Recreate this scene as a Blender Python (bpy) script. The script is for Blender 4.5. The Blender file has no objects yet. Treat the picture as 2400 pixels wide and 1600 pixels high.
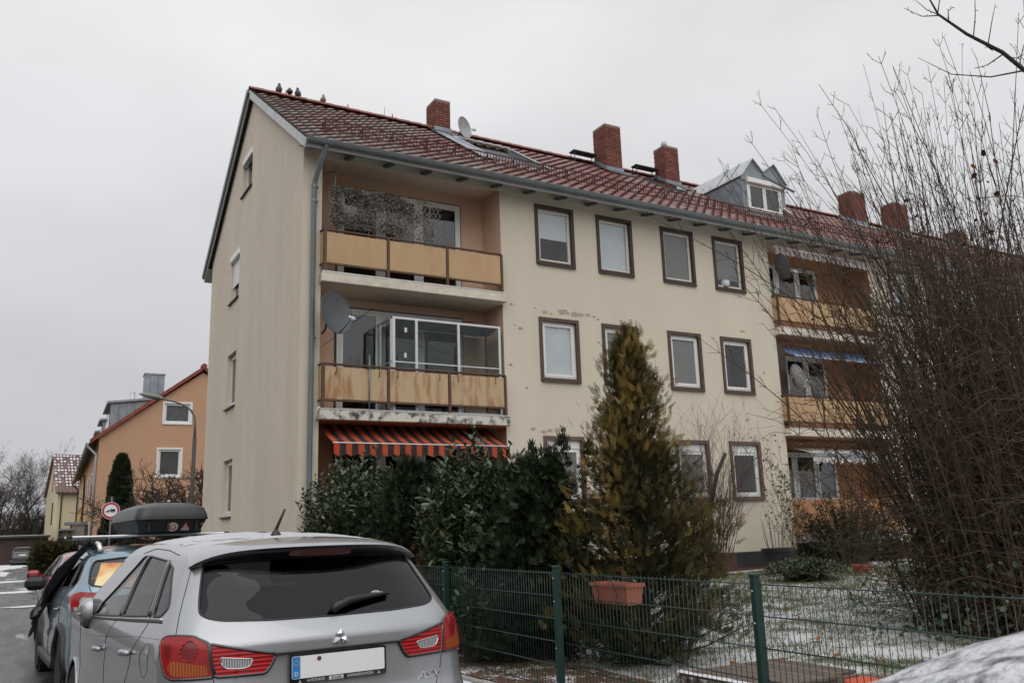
import bpy, bmesh, math, random
import numpy as np
from mathutils import Vector, Matrix, noise as mnoise
from mathutils.geometry import delaunay_2d_cdt

random.seed(7); RNG = np.random.default_rng(7)
scene = bpy.context.scene
COL = scene.collection
R = math.radians
PI = math.pi

# ------------------------------------------------------------------ camera
cam_d = bpy.data.cameras.new('camera'); cam = bpy.data.objects.new('camera', cam_d); COL.objects.link(cam)
YAW, PITCH, ROLL = R(30.157395), R(12.295191), R(-1.890867)
_f = Vector((math.sin(YAW)*math.cos(PITCH), math.cos(YAW)*math.cos(PITCH), math.sin(PITCH)))
_r0 = Vector((math.cos(YAW), -math.sin(YAW), 0)); _u0 = _r0.cross(_f)
_r = math.cos(ROLL)*_r0 + math.sin(ROLL)*_u0
_u = -math.sin(ROLL)*_r0 + math.cos(ROLL)*_u0
cam.matrix_world = Matrix(((_r.x,_u.x,-_f.x,0),(_r.y,_u.y,-_f.y,0),(_r.z,_u.z,-_f.z,1.5),(0,0,0,1)))
cam_d.sensor_width = 36; cam_d.lens = 2022.687/2400*36
cam_d.clip_start = 0.05; cam_d.clip_end = 2000
cam_d.dof.use_dof = True; cam_d.dof.focus_distance = 11.0; cam_d.dof.aperture_fstop = 9.0
scene.camera = cam

# ------------------------------------------------------------------ world: overcast winter sky
world = bpy.data.worlds.new('World'); scene.world = world; world.use_nodes = True
wn = world.node_tree; wn.nodes.clear()
def N(t, k, **kw):
    n = t.nodes.new(k)
    for a, b in kw.items(): setattr(n, a, b)
    return n
SUN_EL, SUN_AZ = R(52), R(205)
w_out = N(wn,'ShaderNodeOutputWorld'); w_bg = N(wn,'ShaderNodeBackground'); w_bg.inputs[1].default_value = 1.0
sky = N(wn,'ShaderNodeTexSky', sky_type='NISHITA'); sky.sun_disc = False
sky.sun_elevation = SUN_EL; sky.sun_rotation = SUN_AZ; sky.dust_density = 6; sky.air_density = 2
tc = N(wn,'ShaderNodeTexCoord'); sep = N(wn,'ShaderNodeSeparateXYZ'); wn.links.new(tc.outputs['Generated'], sep.inputs[0])
ramp = N(wn,'ShaderNodeValToRGB'); wn.links.new(sep.outputs['Z'], ramp.inputs[0])
els = ramp.color_ramp.elements
els[0].position = 0.0; els[0].color = (0.59,0.595,0.62,1)
els[1].position = 1.0; els[1].color = (1.22,1.24,1.30,1)
for p_, c_ in ((0.08,(0.61,0.615,0.64,1)),(0.30,(0.70,0.705,0.73,1)),(0.55,(0.88,0.885,0.90,1))):
    e_ = els.new(p_); e_.color = c_
nz = N(wn,'ShaderNodeTexNoise'); nz.inputs['Scale'].default_value = 1.6; nz.inputs['Detail'].default_value = 4; nz.inputs['Roughness'].default_value = .5
mp = N(wn,'ShaderNodeMapping'); mp.inputs['Scale'].default_value = (1,1,2.6); mp.inputs['Location'].default_value = (.3,1.7,.2)
wn.links.new(tc.outputs['Generated'], mp.inputs[0]); wn.links.new(mp.outputs[0], nz.inputs['Vector'])
mr = N(wn,'ShaderNodeMapRange'); mr.inputs[1].default_value=.3; mr.inputs[2].default_value=.72; mr.inputs[3].default_value=.88; mr.inputs[4].default_value=1.15
wn.links.new(nz.outputs[0], mr.inputs[0])
mul = N(wn,'ShaderNodeVectorMath', operation='SCALE'); wn.links.new(ramp.outputs[0], mul.inputs[0]); wn.links.new(mr.outputs[0], mul.inputs['Scale'])
hs = N(wn,'ShaderNodeHueSaturation'); hs.inputs['Saturation'].default_value = .12; hs.inputs['Value'].default_value = .075
wn.links.new(sky.outputs[0], hs.inputs['Color'])
mx = N(wn,'ShaderNodeMixRGB'); mx.inputs[0].default_value = .12
wn.links.new(mul.outputs[0], mx.inputs[1]); wn.links.new(hs.outputs[0], mx.inputs[2])
wn.links.new(mx.outputs[0], w_bg.inputs[0]); wn.links.new(w_bg.outputs[0], w_out.inputs[0])

# ------------------------------------------------------------------ sun behind the cloud, very soft
sun_d = bpy.data.lights.new('sun','SUN'); sun = bpy.data.objects.new('sun', sun_d); COL.objects.link(sun)
sun_d.energy = 1.35; sun_d.angle = R(75); sun_d.color = (1.0,.97,.93)
_sd = Vector((math.sin(SUN_AZ)*math.cos(SUN_EL), math.cos(SUN_AZ)*math.cos(SUN_EL), math.sin(SUN_EL)))
sun.rotation_euler = (-_sd).to_track_quat('-Z','Y').to_euler()
sun.location = (-10,-10,40)

scene.view_settings.view_transform = 'Standard'; scene.view_settings.look = 'None'
scene.view_settings.exposure = 0.0; scene.view_settings.gamma = 1.0
scene.render.engine = 'CYCLES'
scene.cycles.use_denoising = True
try: scene.cycles.denoiser = 'OPENIMAGEDENOISE'
except Exception: pass
scene.cycles.max_bounces = 8; scene.cycles.diffuse_bounces = 3; scene.cycles.glossy_bounces = 4
scene.cycles.transmission_bounces = 6; scene.cycles.transparent_max_bounces = 16
scene.cycles.caustics_reflective = False; scene.cycles.caustics_refractive = False
scene.render.film_transparent = False

# ------------------------------------------------------------------ mesh builder
class MB:
    def __init__(self): self.v=[]; self.f=[]; self.m=[]; self.cur=0
    def add(self, vs, fs):
        b=len(self.v); self.v += [tuple(p) for p in vs]
        for f in fs: self.f.append(tuple(b+i for i in f)); self.m.append(self.cur)
        return self
    def box(self, x0,x1,y0,y1,z0,z1):
        return self.add([(x0,y0,z0),(x1,y0,z0),(x1,y1,z0),(x0,y1,z0),(x0,y0,z1),(x1,y0,z1),(x1,y1,z1),(x0,y1,z1)],
            [(0,3,2,1),(4,5,6,7),(0,1,5,4),(1,2,6,5),(2,3,7,6),(3,0,4,7)])
    def bbox(self, x0,x1,y0,y1,z0,z1, b=.01):
        """box with chamfered edges"""
        xs=(x0,x0+b,x1-b,x1); ys=(y0,y0+b,y1-b,y1); zs=(z0,z0+b,z1-b,z1)
        bm=bmesh.new(); bmesh.ops.create_cube(bm,size=1)
        for v in bm.verts:
            v.co=Vector((x0 if v.co.x<0 else x1, y0 if v.co.y<0 else y1, z0 if v.co.z<0 else z1))
        bmesh.ops.bevel(bm,geom=list(bm.edges),offset=b,segments=1,affect='EDGES',profile=.5)
        bm.verts.index_update()
        self.add([tuple(v.co) for v in bm.verts],[tuple(v.index for v in f.verts) for f in bm.faces]); bm.free(); return self
    def obox(self, c, ax, ay, az, hx, hy, hz):
        c=Vector(c); ax=Vector(ax).normalized()*hx; ay=Vector(ay).normalized()*hy; az=Vector(az).normalized()*hz
        vs=[c+sx*ax+sy*ay+sz*az for sz in(-1,1) for sx,sy in((-1,-1),(1,-1),(1,1),(-1,1))]
        return self.add(vs,[(0,3,2,1),(4,5,6,7),(0,1,5,4),(1,2,6,5),(2,3,7,6),(3,0,4,7)])
    def bar(self, p, q, w, h, up=(0,0,1)):
        p=Vector(p); q=Vector(q); d=q-p; L=d.length; d.normalize(); s=d.cross(Vector(up))
        if s.length<1e-4: s=d.cross(Vector((1,0,0)))
        s.normalize(); t=s.cross(d)
        return self.obox((p+q)/2, d, s, t, L/2, w/2, h/2)
    def tube(self, pts, rad, n=8, cap=True):
        pts=[Vector(p) for p in pts]; m=len(pts)
        rs=rad if hasattr(rad,'__len__') else [rad]*m
        vs=[]; ref=None
        for i in range(m):
            d=(pts[min(i+1,m-1)]-pts[max(i-1,0)])
            if d.length<1e-9: d=Vector((0,0,1))
            d.normalize()
            if ref is None:
                ref=Vector((0,0,1)) if abs(d.z)<.9 else Vector((1,0,0))
            a=(ref-d*ref.dot(d))
            if a.length<1e-5: a=d.orthogonal()
            a.normalize(); ref=a; b=d.cross(a)
            for k in range(n):
                t=2*PI*k/n; vs.append(pts[i]+(a*math.cos(t)+b*math.sin(t))*rs[i])
        fs=[(i*n+k, i*n+(k+1)%n, (i+1)*n+(k+1)%n, (i+1)*n+k) for i in range(m-1) for k in range(n)]
        if cap: fs += [tuple(range(n-1,-1,-1)), tuple((m-1)*n+k for k in range(n))]
        return self.add(vs,fs)
    def lathe(self, c, prof, n=24, axis='z', M=None):
        vs=[]
        for r_,h in prof:
            for k in range(n):
                t=2*PI*k/n; p=(r_*math.cos(t), r_*math.sin(t), h)
                if axis=='x': p=(p[2],p[0],p[1])
                elif axis=='y': p=(p[0],p[2],p[1])
                p=Vector(p)
                if M is not None: p=M@p
                vs.append(p+Vector(c))
        m=len(prof); fs=[(i*n+k, i*n+(k+1)%n, (i+1)*n+(k+1)%n, (i+1)*n+k) for i in range(m-1) for k in range(n)]
        if prof[0][0]>1e-6: fs.append(tuple(range(n-1,-1,-1)))
        if prof[-1][0]>1e-6: fs.append(tuple((m-1)*n+k for k in range(n)))
        return self.add(vs,fs)
    def prism(self, poly, o, ax, ay, an, th):
        """extrude a 2D polygon given in axes ax, ay from origin o along an by th"""
        o=Vector(o); ax=Vector(ax); ay=Vector(ay); an=Vector(an); n=len(poly)
        a=[o+ax*p[0]+ay*p[1] for p in poly]; b=[q+an*th for q in a]
        tr=tri2d(poly)
        fs=[tuple(reversed(t)) for t in tr]+[tuple(n+i for i in t) for t in tr]
        fs+=[(i,(i+1)%n,n+(i+1)%n,n+i) for i in range(n)]
        return self.add(a+b,fs)
    def quad(self,a,b,c,d): return self.add([a,b,c,d],[(0,1,2,3)])
    def grid(self, fn, nu, nv):
        vs=[fn(i/nu,j/nv) for j in range(nv+1) for i in range(nu+1)]
        fs=[(j*(nu+1)+i, j*(nu+1)+i+1, (j+1)*(nu+1)+i+1, (j+1)*(nu+1)+i) for j in range(nv) for i in range(nu)]
        return self.add(vs,fs)

def tri2d(poly):
    n=len(poly)
    res=delaunay_2d_cdt([Vector((p[0],p[1])) for p in poly],[(i,(i+1)%n) for i in range(n)],[list(range(n))],1,1e-6)
    vs,_,fs,ov=res[0],res[1],res[2],res[3]
    mp_=[o[0] if o else 0 for o in ov]
    return [tuple(mp_[i] for i in f) for f in fs]

def in_poly(x,y,poly):
    c=False; n=len(poly); j=n-1
    for i in range(n):
        xi,yi=poly[i]; xj,yj=poly[j]
        if (yi>y)!=(yj>y) and x<(xj-xi)*(y-yi)/(yj-yi)+xi: c=not c
        j=i
    return c

def poly_holes(outer, holes):
    """triangles of a polygon with holes -> (verts2d, faces)"""
    vs=[]; es=[]
    for pl in [outer]+list(holes):
        b=len(vs); vs+=[Vector((p[0],p[1])) for p in pl]; n=len(pl); es+=[(b+i,b+(i+1)%n) for i in range(n)]
    ov,_,of,_,_,_=delaunay_2d_cdt(vs,es,[],0,1e-6)
    out=[]
    for f in of:
        cx=sum(ov[i].x for i in f)/len(f); cy=sum(ov[i].y for i in f)/len(f)
        if in_poly(cx,cy,outer) and not any(in_poly(cx,cy,h) for h in holes): out.append(tuple(f))
    return [(v.x,v.y) for v in ov], out

_wl={}
def wl(o): return _wl.get(o.name, Vector((0,0,0)))
def link(o): COL.objects.link(o)
def tag(o,label=None,cat=None,group=None,kind=None):
    if label: o['label']=label
    if cat: o['category']=cat
    if group: o['group']=group
    if kind: o['kind']=kind
    return o
def thing(name,label,cat,loc=(0,0,0),group=None):
    o=bpy.data.objects.new(name,None); link(o); o.location=loc; o.empty_display_size=.2
    _wl[o.name]=Vector(loc); return tag(o,label,cat,group)
def mesh_of(name, mb, mats, off=(0,0,0), smooth=False):
    me=bpy.data.meshes.new(name); ox,oy,oz=off
    me.from_pydata([(x-ox,y-oy,z-oz) for x,y,z in mb.v],[],mb.f)
    if not isinstance(mats,(list,tuple)): mats=[mats]
    for m in mats: me.materials.append(m)
    if len(mats)>1: me.polygons.foreach_set('material_index', mb.m)
    if smooth is True: me.polygons.foreach_set('use_smooth',[True]*len(me.polygons))
    elif smooth: 
        me.polygons.foreach_set('use_smooth',[True]*len(me.polygons))
        try: me.set_sharp_from_angle(angle=smooth)
        except Exception: pass
    me.update(); return me
def obj(name, mb, mats, parent=None, smooth=False, loc=None):
    """mb holds WORLD coordinates; the object sits at its thing's base (or loc)"""
    base = wl(parent) if parent else Vector(loc if loc else (0,0,0))
    me = mb if isinstance(mb,bpy.types.Mesh) else mesh_of(name,mb,mats,base,smooth)
    o=bpy.data.objects.new(name,me); link(o)
    if parent: o.parent=parent
    else: o.location=base
    _wl[o.name]=base.copy(); return o
def inst(name, me, parent, wloc, rot=None, scale=None):
    o=bpy.data.objects.new(name,me); link(o); o.parent=parent
    o.location=Vector(wloc)-wl(parent)
    if rot is not None: o.rotation_euler=rot
    if scale is not None: o.scale=scale
    _wl[o.name]=Vector(wloc); return o
def struct(o): o['kind']='structure'; return o
def copy_tree(o, parent=None, loc=None):
    c=o.copy(); link(c); c.parent=parent
    if loc is not None: c.location=loc
    for ch in o.children: copy_tree(ch,c)
    return c

# ------------------------------------------------------------------ materials
MATS={}
def srgb(r,g,b):
    f=lambda c: c/12.92 if c<=.04045 else ((c+.055)/1.055)**2.4
    return (f(r/255),f(g/255),f(b/255),1)
def new_mat(name):
    m=bpy.data.materials.new(name); m.use_nodes=True; t=m.node_tree; b=t.nodes['Principled BSDF']; return m,t,b
def pmat(name,col,rough=.7,var=.12,scale=4,bump=0,bscale=60,metal=0,spec=.5,stretch=(1,1,1),col2=None,coat=0,rnd=0,detail=4,trans=0,sheen=0,ctr=.5,wid=.5,alpha=None):
    """procedural material: base colour broken up by two noises, optional bump, optional per-object variation"""
    if name in MATS: return MATS[name]
    m,t,b=new_mat(name); L=t.links.new
    if len(col)==3: col=(*col,1)
    c2 = col2 if col2 else tuple(min(1,c*(1-var*1.6)) for c in col[:3])
    if len(c2)==3: c2=(*c2,1)
    tcn=N(t,'ShaderNodeTexCoord'); mpn=N(t,'ShaderNodeMapping'); mpn.inputs['Scale'].default_value=stretch
    L(tcn.outputs['Object'],mpn.inputs[0])
    n1=N(t,'ShaderNodeTexNoise'); n1.inputs['Scale'].default_value=scale; n1.inputs['Detail'].default_value=detail; n1.inputs['Roughness'].default_value=.6
    L(mpn.outputs[0],n1.inputs['Vector'])
    r1=N(t,'ShaderNodeMapRange'); r1.inputs[1].default_value=ctr-wid*.5; r1.inputs[2].default_value=ctr+wid*.5
    L(n1.outputs[0],r1.inputs[0])
    mixn=N(t,'ShaderNodeMixRGB'); mixn.inputs[1].default_value=col; mixn.inputs[2].default_value=c2; L(r1.outputs[0],mixn.inputs[0])
    out=mixn.outputs[0]
    if rnd:
        oi=N(t,'ShaderNodeObjectInfo'); rr=N(t,'ShaderNodeMapRange'); rr.inputs[3].default_value=1-rnd; rr.inputs[4].default_value=1+rnd
        L(oi.outputs['Random'],rr.inputs[0]); sc=N(t,'ShaderNodeVectorMath',operation='SCALE'); L(out,sc.inputs[0]); L(rr.outputs[0],sc.inputs['Scale']); out=sc.outputs[0]
    L(out,b.inputs['Base Color'])
    b.inputs['Roughness'].default_value=rough; b.inputs['Metallic'].default_value=metal
    b.inputs['Specular IOR Level'].default_value=spec
    b.inputs['Coat Weight'].default_value=coat; b.inputs['Coat Roughness'].default_value=.05
    b.inputs['Transmission Weight'].default_value=trans
    if sheen: b.inputs['Sheen Weight'].default_value=sheen
    if bump:
        n2=N(t,'ShaderNodeTexNoise'); n2.inputs['Scale'].default_value=bscale; n2.inputs['Detail'].default_value=3
        L(mpn.outputs[0],n2.inputs['Vector'])
        bp=N(t,'ShaderNodeBump'); bp.inputs['Strength'].default_value=bump; bp.inputs['Distance'].default_value=.02
        L(n2.outputs[0],bp.inputs['Height']); L(bp.outputs[0],b.inputs['Normal'])
    m['_out']='' ; MATS[name]=m; return m
def glass_mat(name, tint=(.25,.27,.28), refl=.9, rough=.02, ior=1.5, dark=None, body=0.0, floor=.04):
    """pane: fresnel mirror over a tinted see-through (or partly opaque dark) body"""
    if name in MATS: return MATS[name]
    m=bpy.data.materials.new(name); m.use_nodes=True; t=m.node_tree; t.nodes.clear(); L=t.links.new
    o=N(t,'ShaderNodeOutputMaterial'); tr=N(t,'ShaderNodeBsdfTransparent'); tr.inputs[0].default_value=(*tint,1)
    g=N(t,'ShaderNodeBsdfGlossy'); g.inputs['Roughness'].default_value=rough; g.inputs[0].default_value=(refl,refl,refl,1)
    fr=N(t,'ShaderNodeFresnel'); fr.inputs[0].default_value=ior
    mr_=N(t,'ShaderNodeMapRange'); mr_.inputs[1].default_value=0; mr_.inputs[2].default_value=1; mr_.inputs[3].default_value=floor; mr_.inputs[4].default_value=1.0
    # a pane is one thin sheet: the same reflectance from either side
    gb=N(t,'ShaderNodeNewGeometry'); io=N(t,'ShaderNodeMapRange'); io.inputs[3].default_value=ior; io.inputs[4].default_value=1/ior; L(gb.outputs['Backfacing'],io.inputs[0]); L(io.outputs[0],fr.inputs[0])
    L(fr.outputs[0],mr_.inputs[0])
    base=tr.outputs[0]
    if dark is not None:
        d=N(t,'ShaderNodeBsdfDiffuse'); d.inputs[0].default_value=(*dark,1)
        mm=N(t,'ShaderNodeMixShader'); mm.inputs[0].default_value=body; L(tr.outputs[0],mm.inputs[1]); L(d.outputs[0],mm.inputs[2]); base=mm.outputs[0]
    ms=N(t,'ShaderNodeMixShader'); L(mr_.outputs[0],ms.inputs[0]); L(base,ms.inputs[1]); L(g.outputs[0],ms.inputs[2])
    tcn=N(t,'ShaderNodeTexCoord'); n2=N(t,'ShaderNodeTexNoise'); n2.inputs['Scale'].default_value=1.4
    L(tcn.outputs['Object'],n2.inputs['Vector']); bp=N(t,'ShaderNodeBump'); bp.inputs['Strength'].default_value=.04; bp.inputs['Distance'].default_value=.05
    L(n2.outputs[0],bp.inputs['Height']); L(bp.outputs[0],g.inputs['Normal'])
    L(ms.outputs[0],o.inputs[0]); MATS[name]=m; return m

def text_mb(s, size, o, ax, ay, an, th=.002, font_shear=0, align='CENTER', xscale=1.0):
    """lettering as solid mesh: axes ax (reading direction), ay (up), an (out of the face)"""
    cu=bpy.data.curves.new('lettering','FONT'); cu.body=s; cu.size=size; cu.extrude=th/2; cu.align_x=align; cu.align_y='CENTER'; cu.shear=font_shear; cu.resolution_u=3
    ob=bpy.data.objects.new('lettering',cu); link(ob); bpy.context.view_layer.update()
    dg=bpy.context.evaluated_depsgraph_get(); me=ob.evaluated_get(dg).to_mesh()
    o=Vector(o); ax=Vector(ax); ay=Vector(ay); an=Vector(an)
    mb=MB(); mb.add([o+ax*v.co.x*xscale+ay*v.co.y+an*v.co.z for v in me.vertices],[tuple(p.vertices) for p in me.polygons])
    ob.evaluated_get(dg).to_mesh_clear(); bpy.data.objects.remove(ob); bpy.data.curves.remove(cu); return mb
# ------------------------------------------------------------------ materials of the house
def stucco(name, col, streak, dirt=.35, bump=.35, stain=(.30,.27,.23), sscale=1.5):
    m,t,b=new_mat(name); L=t.links.new
    tcn=N(t,'ShaderNodeTexCoord')
    def nz_(scale,st,det=4):
        mp_=N(t,'ShaderNodeMapping'); mp_.inputs['Scale'].default_value=st; L(tcn.outputs['Object'],mp_.inputs[0])
        n=N(t,'ShaderNodeTexNoise'); n.inputs['Scale'].default_value=scale; n.inputs['Detail'].default_value=det; n.inputs['Roughness'].default_value=.62; L(mp_.outputs[0],n.inputs['Vector']); return n
    s1=nz_(sscale,(1,1,.09),8); s2=nz_(.55,(1,1,.6),5); s3=nz_(26,(1,1,1),3)
    a=N(t,'ShaderNodeMapRange'); a.inputs[1].default_value=.44; a.inputs[2].default_value=.82; a.inputs[4].default_value=streak; L(s1.outputs[0],a.inputs[0])
    c=N(t,'ShaderNodeMapRange'); c.inputs[1].default_value=.40; c.inputs[2].default_value=.75; c.inputs[4].default_value=dirt; L(s2.outputs[0],c.inputs[0])
    m1=N(t,'ShaderNodeMixRGB'); m1.inputs[1].default_value=(*col,1); m1.inputs[2].default_value=(*stain,1); L(a.outputs[0],m1.inputs[0])
    m2=N(t,'ShaderNodeMixRGB'); m2.inputs[2].default_value=tuple(x*.80 for x in col)+(1,); L(m1.outputs[0],m2.inputs[1]); L(c.outputs[0],m2.inputs[0])
    d=N(t,'ShaderNodeMapRange'); d.inputs[1].default_value=.35; d.inputs[2].default_value=.7; d.inputs[3].default_value=.95 if bump<.5 else .86; d.inputs[4].default_value=1.04 if bump<.5 else 1.08; L(s3.outputs[0],d.inputs[0])
    m3=N(t,'ShaderNodeVectorMath',operation='SCALE'); L(m2.outputs[0],m3.inputs[0]); L(d.outputs[0],m3.inputs['Scale'])
    L(m3.outputs[0],b.inputs['Base Color']); b.inputs['Roughness'].default_value=.92; b.inputs['Specular IOR Level'].default_value=.2
    n4=nz_(70 if bump<.5 else 34,(1,1,1),4 if bump<.5 else 6); bp=N(t,'ShaderNodeBump'); bp.inputs['Strength'].default_value=bump; bp.inputs['Distance'].default_value=.012; L(n4.outputs[0],bp.inputs['Height']); L(bp.outputs[0],b.inputs['Normal'])
    MATS[name]=m; return m
M_FRONT=stucco('stucco_cream',(.64,.575,.468),.12,.26)
M_GABLE=stucco('stucco_gable',(.68,.605,.51),.26,.50,1.0,(.36,.325,.28),2.0)
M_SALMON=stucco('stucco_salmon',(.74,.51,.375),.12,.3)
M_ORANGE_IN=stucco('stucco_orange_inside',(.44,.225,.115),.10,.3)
M_CEIL=stucco('stucco_ceiling',(.70,.56,.45),.10,.3)
M_SLAB=pmat('slab_paint',(.74,.68,.57),.9,.2,5,.3,40,col2=(.52,.46,.38))
M_SLABD=pmat('slab_mossy',(.62,.59,.53),.95,.3,6.5,.5,40,col2=(.055,.055,.045),detail=8,ctr=.56,wid=.16)
M_BROWN=pmat('brown_paint',(.055,.032,.026),.5,.3,9,.2,30)
M_BROWN2=pmat('brown_paint_faded',(.105,.062,.046),.6,.3,9,.2,30)
M_BROWN3=pmat('brown_paint_light',(.165,.10,.075),.6,.3,9,.2,30)
M_WHITE=pmat('white_pvc',(.80,.80,.79),.35,.06,3)
M_WOODW=pmat('white_peeling_wood',(.70,.67,.61),.6,.3,22,.4,40,col2=(.38,.32,.26),ctr=.62,wid=.2)
M_RUST=pmat('rusty_brown_steel',(.075,.035,.025),.6,.3,14,.4,40,col2=(.12,.06,.035))
M_PANEL=pmat('balcony_panel',(.50,.335,.185),.55,.2,2.2,.1,30,stretch=(1.6,1,.5),col2=(.43,.265,.13),rnd=.05)
M_PANEL2=pmat('balcony_panel_worn',(.50,.36,.215),.6,.2,3.4,.1,30,stretch=(1.6,1,.35),col2=(.35,.185,.08),ctr=.56,wid=.14,rnd=.05)
M_ZINC=pmat('zinc_gutter',(.20,.235,.245),.42,.15,3,.05,20,metal=.35)
M_LEAD=pmat('zinc_sheet',(.30,.35,.39),.45,.25,2.5,.06,14,metal=.3)
M_ZINCL=pmat('zinc_pale',(.52,.54,.55),.4,.2,3,metal=.3)
M_ALU=pmat('aluminium',(.72,.73,.74),.35,.08,6,metal=.55)
M_DARKM=pmat('dark_metal',(.045,.048,.05),.5,.2,8)
M_REDM=pmat('snow_guard_red',(.11,.022,.018),.5,.3,10,.1,30)
M_BRICK=pmat('chimney_brick',(.225,.080,.058),.85,.3,14,.4,60,rnd=.28,col2=(.16,.055,.04))
M_MORTAR=pmat('mortar_grey',(.40,.36,.32),.95,.25,12,.4,50,col2=(.10,.09,.08))
M_CURT=pmat('white_curtain',(.60,.66,.68),.9,.08,3)
M_CURTG=pmat('grey_curtain',(.185,.182,.172),.9,.12,2)
M_ROOM=pmat('dark_room',(.035,.036,.038),.9,.3,2)
M_GLASS=glass_mat('window_glass',(.93,.94,.94),.95,.015,1.62)
M_GLASSD=glass_mat('window_glass_dark',(.45,.47,.47),.95,.015,1.75)
M_CONC=pmat('concrete',(.38,.37,.35),.95,.25,4,.5,40)
M_PLINTH=pmat('plinth_brown',(.105,.055,.045),.9,.25,4,.3,40)
M_SNOW=pmat('snow',(.72,.735,.76),.75,.05,12,.6,90)
M_STAIN=pmat('paint_chip',(.47,.385,.30),.9,.2,20)

def tile_mat(name):
    m,t,b=new_mat(name); L=t.links.new
    g=N(t,'ShaderNodeNewGeometry'); s=N(t,'ShaderNodeSeparateXYZ'); L(g.outputs['Position'],s.inputs[0])
    oi=N(t,'ShaderNodeObjectInfo'); at=N(t,'ShaderNodeAttribute'); at.attribute_name='rnd'
    ad=N(t,'ShaderNodeMath',operation='ADD'); L(oi.outputs['Random'],ad.inputs[0]); L(at.outputs['Fac'],ad.inputs[1])
    fr=N(t,'ShaderNodeMath',operation='FRACT'); L(ad.outputs[0],fr.inputs[0])
    n=N(t,'ShaderNodeTexNoise'); n.inputs['Scale'].default_value=.55; n.inputs['Detail'].default_value=5; L(g.outputs['Position'],n.inputs['Vector'])
    # weathering: lichen grey on the west end of the roof, fading to bare clay further along
    gx=N(t,'ShaderNodeMapRange'); gx.inputs[1].default_value=5; gx.inputs[2].default_value=13; gx.inputs[3].default_value=.62; gx.inputs[4].default_value=.10; L(s.outputs['X'],gx.inputs[0])
    nn=N(t,'ShaderNodeMapRange'); nn.inputs[1].default_value=.3; nn.inputs[2].default_value=.7; nn.inputs[3].default_value=-.25; nn.inputs[4].default_value=.25; L(n.outputs[0],nn.inputs[0])
    rr=N(t,'ShaderNodeMapRange'); rr.inputs[3].default_value=-.33; rr.inputs[4].default_value=.33; L(fr.outputs[0],rr.inputs[0])
    a1=N(t,'ShaderNodeMath',operation='ADD'); L(gx.outputs[0],a1.inputs[0]); L(nn.outputs[0],a1.inputs[1])
    a2=N(t,'ShaderNodeMath',operation='ADD',use_clamp=True); L(a1.outputs[0],a2.inputs[0]); L(rr.outputs[0],a2.inputs[1])
    mx_=N(t,'ShaderNodeMixRGB'); mx_.inputs[1].default_value=(.155,.056,.044,1); mx_.inputs[2].default_value=(.185,.165,.150,1); L(a2.outputs[0],mx_.inputs[0])
    n2=N(t,'ShaderNodeTexNoise'); n2.inputs['Scale'].default_value=9; n2.inputs['Detail'].default_value=5; L(g.outputs['Position'],n2.inputs['Vector'])
    r2=N(t,'ShaderNodeMapRange'); r2.inputs[1].default_value=.3; r2.inputs[2].default_value=.72; r2.inputs[3].default_value=.65; r2.inputs[4].default_value=1.35; L(n2.outputs[0],r2.inputs[0])
    sc=N(t,'ShaderNodeVectorMath',operation='SCALE'); L(mx_.outputs[0],sc.inputs[0]); L(r2.outputs[0],sc.inputs['Scale'])
    # old snow crumbs kept on the lowest courses
    n3=N(t,'ShaderNodeTexNoise'); n3.inputs['Scale'].default_value=5.5; n3.inputs['Detail'].default_value=3; L(g.outputs['Position'],n3.inputs['Vector'])
    zz=N(t,'ShaderNodeMapRange'); zz.inputs[1].default_value=9.2; zz.inputs[2].default_value=10.2; zz.inputs[3].default_value=.10; zz.inputs[4].default_value=-.12; L(s.outputs['Z'],zz.inputs[0])
    a3=N(t,'ShaderNodeMath',operation='ADD'); L(n3.outputs[0],a3.inputs[0]); L(zz.outputs[0],a3.inputs[1])
    th=N(t,'ShaderNodeMapRange'); th.inputs[1].default_value=.73; th.inputs[2].default_value=.78; L(a3.outputs[0],th.inputs[0])
    ms=N(t,'ShaderNodeMixRGB'); ms.inputs[2].default_value=(.78,.80,.82,1); L(sc.outputs[0],ms.inputs[1]); L(th.outputs[0],ms.inputs[0])
    L(ms.outputs[0],b.inputs['Base Color']); b.inputs['Roughness'].default_value=.46; b.inputs['Specular IOR Level'].default_value=.42
    MATS[name]=m; return m
M_TILE=tile_mat('roof_tile')
M_RIDGE=pmat('ridge_tile',(.30,.085,.05),.55,.3,6,.1,20,rnd=.15)

# ------------------------------------------------------------------ house
YF=16.37; XG=4.70; XE=43.4; YB=25.67
house=thing('apartment_building','three storey cream apartment block with red tiled roof and loggia balconies','building',(XG,YF,.3))
RZ0,RY0=9.30,15.83; RSL=3.55/5.17; YR=21.0; ZR=RZ0+(YR-RY0)*RSL
SLA=math.atan(RSL); SV=Vector((0,math.cos(SLA),math.sin(SLA))); SN=Vector((0,-math.sin(SLA),math.cos(SLA)))
def roofz(y): return RZ0+(y-RY0)*RSL if y<=YR else ZR-(y-YR)*RSL
ROWZ=[(9.03,7.54),(6.27,4.77),(3.53,2.05)]
COLX=[(10.235,11.335),(12.004,13.103),(14.029,15.129),(15.80,16.893)]
MOD=12.77
def wall_y(name, outer, holes, y, reveal, mat, parent=house):
    vs,fs=poly_holes(outer,holes); mb=MB()
    mb.add([(x,y,z) for x,z in vs],[f if True else f for f in fs])
    for h in holes:
        n=len(h)
        for i in range(n):
            (x0,z0),(x1,z1)=h[i],h[(i+1)%n]
            mb.quad((x0,y,z0),(x1,y,z1),(x1,y+reveal,z1),(x0,y+reveal,z0))
    return obj(name,mb,mat,parent)
def rect(x0,x1,z0,z1): return [(x0,z0),(x1,z0),(x1,z1),(x0,z1)]
WALLS=[(9.30,17.87),(22.07,30.64),(34.84,43.4)]
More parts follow.
